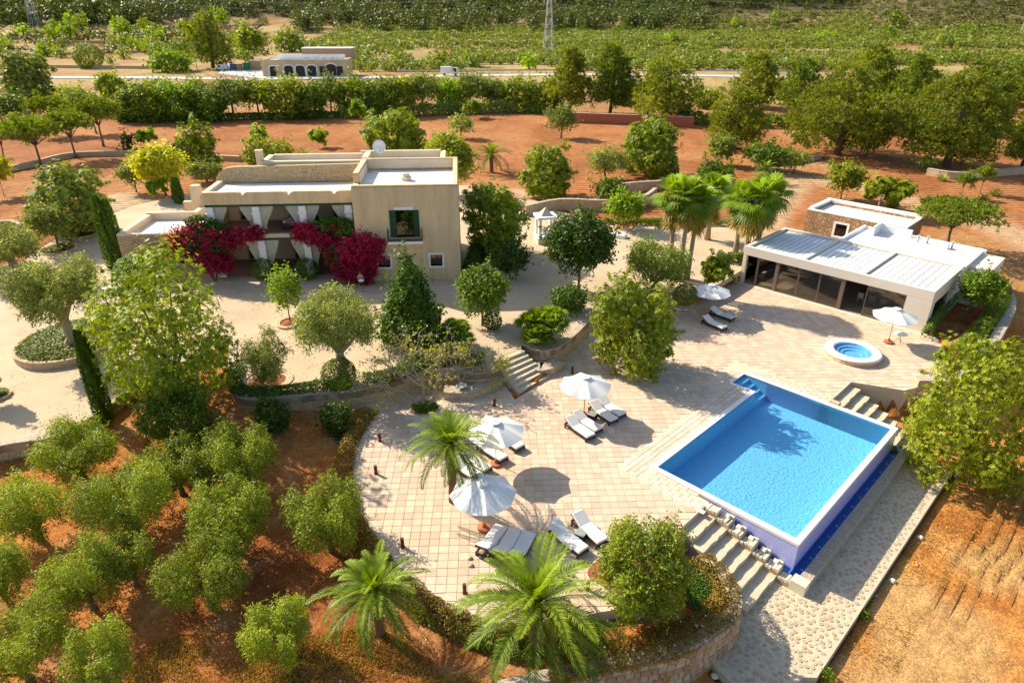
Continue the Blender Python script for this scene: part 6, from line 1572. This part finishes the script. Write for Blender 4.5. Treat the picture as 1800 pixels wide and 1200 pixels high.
for i, (bx, by, top, w_, k_, m_, lab) in enumerate(((640, 172, 142, 46, 'roundolive', 'olive', 'olive between hedgerow and road, first from the left'), (700, 170, 140, 44, 'roundolive', 'olive', 'olive between hedgerow and road, second from the left'), (770, 168, 138, 52, 'round', 'carob', 'tree between hedgerow and road under the truck'),
    (850, 166, 138, 50, 'roundolive', 'olive', 'olive between hedgerow and road right of the truck'), (905, 166, 138, 44, 'roundolive', 'olive', 'olive between hedgerow and road near the pylon'), (1240, 190, 150, 60, 'shrub', 'carob', 'shrub between the broad pine and the road'), (1100, 185, 140, 60, 'shrub', 'mid', 'shrub filling the pine belt'),
    (1370, 175, 140, 60, 'shrub', 'olive', 'shrub behind the bushy pine'), (1460, 170, 135, 60, 'roundolive', 'olive', 'olive behind the great pines'), (1640, 175, 128, 80, 'roundolive', 'olive', 'olive between the far pines on the right'), (1750, 172, 130, 80, 'roundolive', 'olive', 'olive at the far right behind the pines'),
    (1560, 160, 120, 70, 'roundolive', 'olive', 'olive row tree behind the tallest pine'), (280, 178, 140, 56, 'roundolive', 'olive', 'olive just below the road on the left'), (350, 176, 140, 54, 'roundolive', 'olive', 'second olive just below the road on the left'), (130, 190, 150, 60, 'shrub', 'carob', 'green shrub below the road on the left'))):
    plant(k_, 'roadside_tree', lab, 'tree', bx, by, top, w_, m_)
hedge('bramble hedge coloured dark for shade along the foot of the hedgerow', [(212, 214), (330, 212), (470, 209), (600, 206)], 1.3, 3.0, 1.1, 5000, 'deep', .55, use_gnd=False)  # deep leaf colour stands in for the shade on these shrubs
hedge('dry reed hedge along the far field edge', [(600, 206), (720, 203), (860, 198), (990, 198)], 1.4, 3.5, 2.2, 6000, 'olive', .6)
hedge('shrub belt under the right pines', [(1190, 215), (1300, 222), (1420, 225), (1560, 235), (1800, 240)], 1.2, 5.0, 2.2, 6000, 'mid', .7)
for bx, by, top, w_, k_, m_, lab in (
    (60, 176, 88, 92, 'carob', 'olive', 'big round tree beside the road on the left'), (205, 195, 128, 56, 'round', 'carob', 'light tree below the road on the left'), (150, 205, 160, 70, 'shrub', 'olive', 'grey bush behind the umbrella pines'),
    (160, 120, 76, 48, 'ball', 'olive', 'dense dark round tree above the road'), (375, 120, 22, 94, 'pine', 'pine', 'tall pine left of the farmhouse'), (442, 104, 48, 52, 'round', 'carob', 'tree beside the track behind the farmhouse'),
    (122, 68, 46, 30, 'round', 'bright', 'bright small tree on the left hillside'), (285, 102, 74, 38, 'ball', 'olive', 'round dark bush on the left terraces'), (318, 102, 72, 34, 'ball', 'olive', 'round grey bush beside the tall pine'),
    (302, 126, 84, 88, 'shrub', 'bright', 'bright green shrub mass below the tall pine'), (508, 92, 56, 62, 'shrub', 'olive', 'olive bush right behind the farmhouse roof'), (188, 28, 4, 30, 'round', 'scrub', 'small tree by the upper left forest'),
    (20, 200, 165, 60, 'shrub', 'mid', 'dark bushes at the left edge under the road'), (35, 240, 200, 60, 'shrub', 'carob', 'shrub between the umbrella pines and the left edge'), (225, 262, 236, 24, 'shrub', 'scrub', 'dry shrub beside the leftmost fig')):
    plant(k_, 'background_tree', lab, 'tree', bx, by, top, w_, m_)

# ---------------------------------------------------------------- low detail foliage for the far slopes
def tuft_tree(r, form, n, L):
    "unit tree one high, with true leaf proportions"
    if form == 'pine': B = [(r.normal() * .06, r.normal() * .06, .22 + .62 * k / 5, .30 - .15 * (k / 5), .30 - .15 * (k / 5), .17) for k in range(6)] + [(.2 * math.cos(k * 2.1), .2 * math.sin(k * 2.1), .3 + .35 * r.random(), .16, .16, .11) for k in range(5)]
    else: B = [(.36 * math.cos(k * 1.26), .36 * math.sin(k * 1.26), .48 + .1 * r.normal(), .30, .30, .32) for k in range(5)] + [(0, 0, .62, .34, .34, .33)]
    return leaves(B, n, r, L, L * .7, 'leaf', depth_=.4, up=.5)
def mass(name, label, cat, P, Rr, Hh, variants, mat, r, kind='stuff', group=None):
    "many small trees merged into one distant mass"
    Vs = []; Ts = []
    for (x, y, z), R_, h in zip(P, Rr, Hh):
        V, t = variants[int(r.integers(len(variants)))]; a = r.random() * 6.283; c, s = math.cos(a), math.sin(a)
        W_2 = V.copy(); W_2[..., 0], W_2[..., 1] = (V[..., 0] * c - V[..., 1] * s) * R_, (V[..., 0] * s + V[..., 1] * c) * R_; W_2[..., 2] *= h
        Vs.append(W_2 + np.array([x, y, z])); Ts.append(t * .75 + r.random() * .3)
    o = link(name, leaf_mesh(name, np.concatenate(Vs), np.concatenate(Ts), FO[mat])); return tag(o, label, cat, group, kind)
r = rs_()
V_OL = [tuft_tree(r, 'round', 130, .26) for _ in range(5)]; V_PI = [tuft_tree(r, 'pine', 95, .135) for _ in range(5)]; V_OL2 = [tuft_tree(r, 'round', 36, .42) for _ in range(4)]
# olive plantation rows
pts = []
for y in np.arange(262, 820, 10.0):
    for x in np.arange(-.14 * y - 60, .80 * y + 60, 4.6):
        xx, yy = x + r.normal() * .5, y + .045 * x + r.normal() * .5; pts.append((xx, yy))
P = np.array(pts); z = height(P[:, 0], P[:, 1]); px, py = project(P[:, 0], P[:, 1], z)
k = (px > 612 - (py < 92) * 140) & (px < 1850) & (py > np.where((px > 1220) & (px < 1530), 24, 50)) & (py < 128)
k &= ~((py > 88) & (py < 95) & (px > 640)) & (fbm(P[:, 0] / 40, P[:, 1] / 25, 3, 91) > .36) & ~((px > 1230) & (py < 58) & (px < 1520) & (np.sin(py * 1.1) > .2)) & ~((px > 1250) & (py > 92) & (py < 100))
P = np.c_[P[k], z[k]]; P = P[np.argsort(np.hypot(P[:, 0], P[:, 1]))]
tw = MB().tube([(0, 0, -.1), (.05, 0, .4)], [.09, .06], 5).mesh('olive_stem', M['bark']); cms = []
for V, t in V_OL: cms.append(leaf_mesh('plantation_crown', V, t, FO['olive']))
for i, p in enumerate(P[:300]):
    t = thing('plantation_olive', 'olive tree in the near rows of the plantation beyond the road', 'tree', p, float(r.random() * 6.28), 'olive trees in the plantation rows')
    h = r.uniform(3.3, 4.6); R_ = h * r.uniform(.85, 1.0); t.scale = (R_, R_, h); link('trunk', tw, t); link('crown', cms[i % 5], t)
Q = P[300:]; mass('olive_plantation', 'rows of grey green olives filling the far valley', 'plantation', Q, *(lambda q: (q * .95, q))(r.uniform(3.4, 4.8, len(Q))), V_OL2, 'olive', r)
# pine forest on the hills
def scatter(n, y0, y1, test):
    y = r.uniform(y0, y1, n); x = r.uniform(-.85, .85, n) * y; z = height(x, y); px, py = project(x, y, z); k = (px > -60) & (px < 1860) & (py > -95) & test(px, py, x, y); return np.c_[x[k], y[k], z[k]]
F = scatter(9000, 420, 900, lambda px, py, x, y: ((px < 300) & (py < 46)) | ((px >= 300) & (px < 520) & (py < 30)) | ((px >= 520) & (px < 1240) & (py < 62 - .012 * np.abs(px - 850))) | ((px >= 1240) & (px < 1520) & (py < 14)))
k = fbm(F[:, 0] / 50, F[:, 1] / 50, 3, 61) > .30; F = F[k][:2300]
mass('hill_forest', 'dark pine wood covering the hills along the top', 'forest', F, *(lambda q: (q * 1.1, q))(r.uniform(10, 17, len(F))), V_PI, 'forest', r)
# scrub on the right hill and hillsides
S_ = scatter(22000, 300, 900, lambda px, py, x, y: ((px > 1500) & (py < 60)) | ((px > 1225) & (px <= 1500) & (py < 56) & (np.sin(py * 1.1) < .5)) | ((px < 470) & (py < 100) & (py > 25) & (r.random(len(px)) < .3)))
mass('hill_scrub', 'grey scrub on the rocky hillsides', 'scrub', S_[:5000], *(lambda q: (q * 1.2, q))(r.uniform(1.2, 3.6, min(5000, len(S_)))), V_OL2, 'scrub', r)
# single trees on the terraces to the left and along the plantation
cp = [leaf_mesh('hill_crown', V, t, FO['carob']) for V, t in V_OL]; n = 0
for bx, by, w_, h_ in [(int(a), int(b), int(c), int(d)) for a, b, c, d in zip(r.uniform(-5, 470, 70), r.uniform(40, 114, 70), r.uniform(18, 44, 70), r.uniform(14, 32, 70))] + [(1090, 58, 26, 20), (1360, 50, 22, 36), (1290, 48, 20, 18), (1570, 52, 44, 30), (1255, 80, 56, 26), (1450, 76, 60, 22), (1560, 74, 50, 26), (1655, 84, 48, 34), (1180, 78, 40, 20), (950, 62, 18, 12), (830, 118, 70, 34), (930, 122, 50, 28), (700, 112, 50, 26), (770, 116, 60, 28), (1700, 62, 36, 20)]:
    p = march(bx, by); mp = mpp(p); t = thing('hillside_tree', 'small round tree scattered on the left hillside above the road' if n < 70 else 'single taller green tree standing in the plantation rows', 'tree', p, float(r.random() * 6), 'trees scattered on the left hillside' if n < 70 else 'single trees in the plantation')
    t.scale = (w_ / 2 * mp, w_ / 2 * mp, h_ * mp); link('trunk', tw, t); o = link('crown', cp[n % 5], t); n += 1
    if n % 3 == 0: set_mat(o, FO['olive'])
    elif n % 3 == 1: set_mat(o, FO['bright'])
# dry stone terraces on the left hillside
for i, (pts_, lab) in enumerate((([(0, 98), (150, 96), (300, 92), (400, 94)], 'lower'), ([(0, 118), (120, 120), (300, 122)], 'roadside'), ([(60, 78), (220, 74), (330, 70)], 'middle'), ([(220, 52), (330, 50), (460, 44)], 'upper'))):
    L = [march(x, y) for x, y in pts_]; Ls = smooth_line(L, 5); b = MB(); o0 = Ls[0]
    for a_, b_ in zip(Ls[:-1], Ls[1:]):
        d = (b_ - a_); d[2] = 0; d = d / np.linalg.norm(d); nn = np.array([-d[1], d[0], 0]) * .5
        v = [a_ - nn, b_ - nn, b_ + nn, a_ + nn]; b.add([tuple(q - o0 + np.array([0, 0, -.6])) for q in v] + [tuple(q - o0 + np.array([0, 0, 1.1])) for q in v], [(0, 3, 2, 1), (4, 5, 6, 7), (0, 1, 5, 4), (1, 2, 6, 5), (2, 3, 7, 6), (3, 0, 4, 7)])
    o = b.build('terrace_wall', M['rubble']); o.location = tuple(o0); tag(o, lab + ' dry stone terrace wall on the left hillside', 'wall')

# ---------------------------------------------------------------- road, farmhouse, vehicles
M['road'] = surf('pale concrete road', (.50, .48, .46), (.44, .42, .40), .3, .8, 3, .1, world=True)
ra = [march(x, y)[:2] for x, y in ((-60, 138), (150, 137), (330, 138), (470, 140), (620, 138), (800, 134), (1000, 132), (1250, 134), (1450, 138), (1850, 140))]; ra = smooth_line(ra, 4); L = offset(ra, 3.6); R2 = offset(ra, -3.6); v = []; f = []
for a_, b_ in zip(L, R2): zz = float(max(height(*a_), height(*b_), height(*((a_ + b_) / 2)))) + .12; v += [(a_[0], a_[1], zz), (b_[0], b_[1], zz)]
for i in range(len(L) - 1): f.append((2 * i, 2 * i + 1, 2 * i + 3, 2 * i + 2))
o = MB().add(v, f).build('road', M['road']); tag(o, 'pale country road crossing behind the hedgerow', 'road', kind='structure')
fp = march(505, 137); fpz = fp[2]
yc = MB().prism([tuple(march(x, y)[:2]) for x, y in ((385, 131), (400, 112), (470, 104), (480, 134), (620, 132), (612, 140), (470, 142))], fpz - .2, fpz + .3).build('farm_yard', M['road']); tag(yc, 'pale paved yard of the farmhouse', 'yard', kind='structure')
fm = thing('farmhouse', 'low stone farmhouse with arched doors and flat roof by the road', 'farmhouse', (*march(463, 136)[:2], fpz), rad(2))
M['farm'] = surf('patched farm plaster', (.62, .50, .33), (.48, .33, .18), .35, .9, 6, .3, .05)
b = MB(); W_f = 28.0; ops = [(2.4, 4.6, .0, 3.4, .5), (7.2, 10.2, 0, 3.6, .7), (11.0, 14.0, 0, 3.6, .7), (14.8, 17.8, 0, 3.6, .7), (21.0, 24.4, 0, 4.0, .8)]
wall_open(b, 0, W_f, -.3, 5.4, 0, .6, ops); b.box(0, .6, .6, 10, -.3, 5.4).box(W_f - .6, W_f, .6, 10, -.3, 5.4).box(.6, W_f - .6, 9.4, 10, -.3, 5.4); b.build('wall', M['farm'], fm)
MB().box(.6, W_f - .6, .6, 9.4, 4.9, 5.05).build('roof', M['roofwhite'], fm)
for xa, xb, za, zb, ar in ops:
    d = MB().box(xa, xb, .3, .36, za, zb).build('door', M['dark'], fm)
    pr = [(xa - .35, -.2), (xa, -.2)] + [((xa + xb) / 2 - (xb - xa) / 2 * math.cos(k / 10 * math.pi), zb - ar + ar * math.sin(k / 10 * math.pi)) for k in range(11)] + [(xb, -.2), (xb + .35, -.2)] + [((xa + xb) / 2 + ((xb - xa) / 2 + .35) * math.cos(k / 10 * math.pi), zb - ar + (ar + .35) * math.sin(k / 10 * math.pi)) for k in range(11)]
    MB().vprism(pr, -.06, -.005).build('door_surround', M['white'], d)
for x in (18.9, 24.5): MB().box(x, x + 2.0, -.14, -.07, 0, 3.3).build('open_shutter', M['iron'], fm)
MB().box(4.0, W_f - 1.5, 6.2, 6.6, 5.05, 6.6).build('roof_wall', M['white'], fm)
for k, x in enumerate((13, 16.5, 19, 21.5)): MB().bbox(x, x + 1.4, 3.5, 4.6, 5.05, 6.1, .05).build('roof_unit', M['metal'], fm)
sh = thing('farm_shed', 'pink rendered shed behind the farmhouse', 'shed', (*march(534, 118)[:2], fpz), rad(2))
PK = surf('pink render', (.55, .36, .26), (.48, .31, .22), 1, .9)
MB().box(0, 19, 0, 8, -.3, 6.6).build('wall', PK, sh); MB().box(-.2, 19.2, -.2, 8.2, 6.601, 6.9).build('roof', M['roofwhite'], sh)
def van(label, px, py, rot, col_, L=4.6, Hh=2.0, truck=False, group=None):
    p = march(px, py); p[2] = fpz + .32 if not truck else p[2] + .15
    t = thing('van' if not truck else 'truck', label, 'van' if not truck else 'truck', p, rot); CM = surf('vehicle paint', col_, tuple(c * .92 for c in col_), 2, .3)
    if truck: MB().bbox(-L / 2, L * .12, -1.1, 1.1, .9, Hh, .08).build('cargo_box', CM, t); prof = [(L * .15, .5), (L / 2, .5), (L / 2, 1.3), (L * .42, Hh * .9), (L * .15, Hh * .9)]
    else: prof = [(-L / 2, .4), (L / 2, .4), (L / 2, .95), (L * .36, 1.15), (L * .2, Hh), (-L * .46, Hh), (-L / 2, Hh * .85)]
    MB().vprism(prof, -.9, .9).build('body', CM, t)
    MB().box(L * .05 if not truck else L * .2, L * .24 if not truck else L * .38, -.915, .915, 1.15, Hh * .86).build('side_window', M['dark'], t)
    MB().add([(L * .365, -.8, 1.17), (L * .365, .8, 1.17), (L * .215, .8, Hh - .06), (L * .215, -.8, Hh - .06)], [(0, 1, 2, 3)]).build('windscreen', M['dark'], t)
    for x in (-L * .31, L * .32):
        for s in (-1, 1):
            w_ = MB(Matrix.Translation((x, s * .82, .34)) @ Matrix.Rotation(rad(90), 4, 'X')).lathe([(.2, -.1), (.34, -.1), (.34, .1), (.2, .1)], n=14).build('wheel', M['iron'], t)
van('white van parked before the farmhouse', 475, 131.5, rad(185), (.8, .8, .8)); van('silver van parked at the left end of the farmyard', 391, 125.5, rad(180), (.55, .57, .6)); van('white truck driving on the road right of the farmhouse', 791, 134, rad(0), (.8, .8, .8), 6.0, 2.8, True)
for px_, py_, nm, lab, c_, sz in ((440, 106, 'water_tank', 'round red tank behind the farmyard bins', (.5, .03, .03), (1.6, 1.6)), (434, 124, 'waste_container', 'green waste container in the farmyard', (.02, .22, .07), (2.0, 2.2)), (411, 124, 'waste_container', 'blue grey waste container in the farmyard', (.12, .15, .25), (2.0, 1.9)), (422, 124, 'waste_container', 'tan waste container in the farmyard', (.45, .30, .15), (1.8, 1.9)), (450, 123, 'garden_hut', 'small orange rendered hut beside the farmhouse', (.60, .36, .17), (4.4, 3.0))):
    p = march(px_, py_); t = thing(nm, lab, 'container' if 'hut' not in nm else 'hut', (p[0], p[1], fpz + .3), rad(3)); CM = surf(nm + ' paint', c_, None, 2, .5); w_, h_ = sz
    if nm == 'water_tank': MB().lathe([(w_ * .9, 0), (w_, h_ * .2), (w_, h_ * .8), (w_ * .8, h_), (.3, h_ * 1.1), (.001, h_ * 1.1)], n=20).build('body', CM, t, True); MB().lathe([(.35, h_ * 1.1), (.35, h_ * 1.2), (.001, h_ * 1.2)], n=12).build('lid', M['iron'], t)
    else: MB().bbox(-w_ / 2, w_ / 2, -.9, .9, .1, h_, .1).build('body', CM, t); MB().bbox(-w_ / 2 - .05, w_ / 2 + .05, -.95, .95, h_ + .001, h_ + .15, .05).build('lid', CM if 'hut' not in nm else M['roofwhite'], t)
def rail(label, pts_):
    L = smooth_line([march(x, y) for x, y in pts_], 4); o0 = L[0]; t = thing('guard_rail', label, 'guard rail', o0); b = MB()
    for a_, b_ in zip(L[:-1], L[1:]):
        q = [a_ - o0, b_ - o0]; b.add([tuple(q[0] + np.array([0, 0, .75])), tuple(q[1] + np.array([0, 0, .75])), tuple(q[1] + np.array([0, 0, 1.25])), tuple(q[0] + np.array([0, 0, 1.25]))], [(0, 1, 2, 3)])
    b.build('rail', M['metal'], t)
    for q in L[::2]: MB().box(*(float(c) for c in (q[0] - o0[0] - .07, q[0] - o0[0] + .07, q[1] - o0[1] + .02, q[1] - o0[1] + .16)), float(q[2] - o0[2]) - .1, float(q[2] - o0[2]) + 1.1).build('post', M['metal'], t)
rail('steel guard rail along the road left of the pine belt', [(700, 130), (800, 129.5), (900, 129), (985, 129)]); rail('steel guard rail along the road right of the pine belt', [(1235, 130), (1300, 130), (1380, 131), (1460, 132)])
# pylons and wires
def pylon(label, px_, py_, hgt, bw_):
    p = march(px_, py_); t = thing('pylon', label, 'pylon', p, rad(10)); lv = [0, .18, .36, .52, .66, .78, .88, 1.0]; w_ = [bw_ * (1 - .86 * a) for a in lv]; c4 = [(-1, -1), (1, -1), (1, 1), (-1, 1)]
    for a in range(4): MB().tube([(c4[a][0] * w / 2, c4[a][1] * w / 2, hgt * l) for l, w in zip(lv, w_)], .17, 4).build('leg', M['metal'], t)
    br = MB()
    for i in range(len(lv) - 1):
        for a in range(4):
            b_ = (a + 1) % 4; br.tube([(c4[a][0] * w_[i] / 2, c4[a][1] * w_[i] / 2, hgt * lv[i]), (c4[b_][0] * w_[i + 1] / 2, c4[b_][1] * w_[i + 1] / 2, hgt * lv[i + 1])], .09, 3); br.tube([(c4[b_][0] * w_[i] / 2, c4[b_][1] * w_[i] / 2, hgt * lv[i]), (c4[a][0] * w_[i + 1] / 2, c4[a][1] * w_[i + 1] / 2, hgt * lv[i + 1])], .09, 3)
    br.build('bracing', M['metal'], t); arms = []
    for l in (.74, .85, .96):
        MB().tube([(-2.6, 0, hgt * l), (0, 0, hgt * l + .5), (2.6, 0, hgt * l)], .09, 4).build('cross_arm', M['metal'], t)
        for s in (-1, 1): MB().tube([(s * 2.6, 0, hgt * l), (s * 2.6, 0, hgt * l - 1.2)], .09, 5).build('insulator', M['white'], t)
    return p, hgt
pa = pylon('steel lattice pylon standing in the plantation', 964, 99, 32, 4.6); pb_ = pylon('steel lattice pylon on the left hillside', 63, 47, 34, 5.0); pc = pylon('steel lattice pylon at the upper right edge', 1801, 64, 30, 4.6)
for (a_, ha), (b_, hb), nm in ((pb_, pa, 'left'), (pa, pc, 'right')):
    for l in (.74, .85, .96):
        A_ = a_ + np.array([0, 0, ha * l - 1.2]); B_ = b_ + np.array([0, 0, hb * l - 1.2]); n_ = 24; pts_ = [A_ + (B_ - A_) * k / n_ - np.array([0, 0, 8 * 4 * (k / n_) * (1 - k / n_)]) - A_ for k in range(n_ + 1)]
        o = MB().tube([tuple(q) for q in pts_], .035, 3).build('power_line', M['metal']); o.location = tuple(A_); tag(o, '%s power line running %s of the plantation pylon' % ({.74: 'lowest', .85: 'middle', .96: 'highest'}[l], nm), 'power line')
for px_, py_, h_, lab in ((348, 128, 9, 'telegraph pole by the road left of the farmyard'), (185, 100, 9, 'telegraph pole on the left terraces'), (178, 73, 9, 'upper telegraph pole on the left terraces')):
    p = march(px_, py_); t = thing('telegraph_pole', lab, 'pole', p); MB().tube([(0, 0, -.3), (0, 0, h_)], [.16, .11], 7).build('pole', M['wood'], t); MB().box(-.8, .8, -.06, .06, h_ - .6, h_ - .48).build('cross_bar', M['wood'], t)

# ---------------------------------------------------------------- person on the gravel
def person(label, px_, py_, z):
    p = gp(px_, py_, z); t = thing('person', label, 'person', p, rad(20)); S = 1.72 / 1.8
    J = {0: (0, 0, .98), 1: (0, .02, 1.25), 2: (0, .0, 1.45), 3: (0, -.02, 1.58), 4: (0, -.03, 1.72), 5: (-.19, 0, 1.43), 6: (-.25, .03, 1.15), 7: (-.16, -.22, 1.05), 8: (.19, 0, 1.43), 9: (.26, .03, 1.16), 10: (.18, -.24, 1.10), 11: (-.10, 0, .92), 12: (-.11, -.03, .50), 13: (-.11, .03, .09), 14: (-.12, -.13, .04), 15: (.10, 0, .92), 16: (.12, -.02, .50), 17: (.13, .04, .09), 18: (.14, -.12, .04), 19: (0, -.035, 1.60 + .22)}
    E_ = [(0, 1), (1, 2), (2, 3), (3, 4), (4, 19), (2, 5), (5, 6), (6, 7), (2, 8), (8, 9), (9, 10), (0, 11), (11, 12), (12, 13), (13, 14), (0, 15), (15, 16), (16, 17), (17, 18)]
    Rr = {0: .15, 1: .13, 2: .14, 3: .055, 4: .10, 5: .065, 6: .045, 7: .04, 8: .065, 9: .045, 10: .04, 11: .10, 12: .065, 13: .045, 14: .04, 15: .10, 16: .065, 17: .045, 18: .04, 19: .08}
    me = bpy.data.meshes.new('body'); me.from_pydata([tuple(c * S for c in J[i]) for i in range(20)], E_, []); o = link('body', me, t)
    SK = surf('skin', (.50, .26, .17), (.45, .22, .14), 4, .6); me.materials.append(SK)
    sk = o.modifiers.new('s', 'SKIN'); o.modifiers.new('u', 'SUBSURF').levels = 1
    for i, sv in enumerate(me.skin_vertices[0].data): sv.radius = (Rr[i], Rr[i]); sv.use_root = (i == 0)
    MB().lathe([(.17, .55), (.19, .85), (.165, 1.0), (.16, 1.0)], n=14, sy=.8).build('shorts', M['iron'], t)
    MB(Matrix.Translation((0, -.02, 1.66))).lathe([(.105, -.02), (.115, .05), (.08, .13), (.001, .16)], n=12).build('hair', M['dark'], t)
    o = MB().bbox(-.2, .2, -.12, .12, 0, .16, .05).build('towel_bundle', M['towel']); o.location = (p[0] + .12, p[1] - .28, p[2] + 1.0); o.rotation_euler = (0, 0, rad(20)); tag(o, 'white bundle held by the person beside the bougainvillea', 'towel')
person('bare chested person in dark shorts carrying a bundle beside the bougainvillea', 636, 512, ZY)
# odds and ends
o = MB().bbox(-.7, .7, -.5, .5, 0, .28, .06).build('stone_trough', M['white']); o.location = gp(197, 512, ZY); o.rotation_euler = (0, 0, rad(-20)); tag(o, 'low white stone trough on the drive left of the clipped ball', 'trough')
for i, (x, y, lab) in enumerate(((30, 804, 'pale stone lying below the kerb on the left'), (1782, 832, 'pale stone lying in the ploughed field on the right'), (1617, 947, 'pale stone beside the flagstone path'), (1568, 1023, 'pale stone lower down beside the flagstone path'), (1256, 1190, 'white pebble below the curved front wall'))):
    b = MB().lathe([(.14, 0), (.17, .07), (.1, .14), (.001, .15)], n=7); o = b.build('stone', M['whitestone']); o.location = march(x, y); tag(o, lab, 'stone')
for i, (x, y, s_, lab) in enumerate(((1582, 935, .22, 'green weed tuft by the path edge, upper'), (1522, 1060, .25, 'green weed tuft by the path edge, middle'), (1517, 1083, .2, 'green weed tuft by the path edge, lower'), (1450, 1188, .3, 'green weed tuft at the path corner'))):
    r = rs_(); p = march(x, y); V, t = leaves([(0, 0, s_ * .5, s_, s_, s_ * .7)], 120, r, .16, .08); o = link('weed_tuft', leaf_mesh('weed_tuft', V, t, FO['bright'])); o.location = p; tag(o, lab, 'plant')
for i, (x, y, lab) in enumerate(((1728, 355, 'left agave on the red slope'), (1748, 345, 'right agave on the red slope'), (1655, 318, 'agave below the grey wall'))):
    r = rs_(); p = march(x, y); n = 26; a = np.arange(n) * 2.4; e = np.linspace(1.3, .25, n); d = np.stack([np.cos(a) * np.cos(e), np.sin(a) * np.cos(e), np.sin(e)], 1); V = diamonds(np.zeros((n, 3)), d, unit(np.cross(np.cross(d, [0, 0, 1.]), d)), 1.3, .22); o = link('agave', leaf_mesh('agave', V, r.random(n), FO['silver'])); o.location = p; tag(o, lab, 'plant')
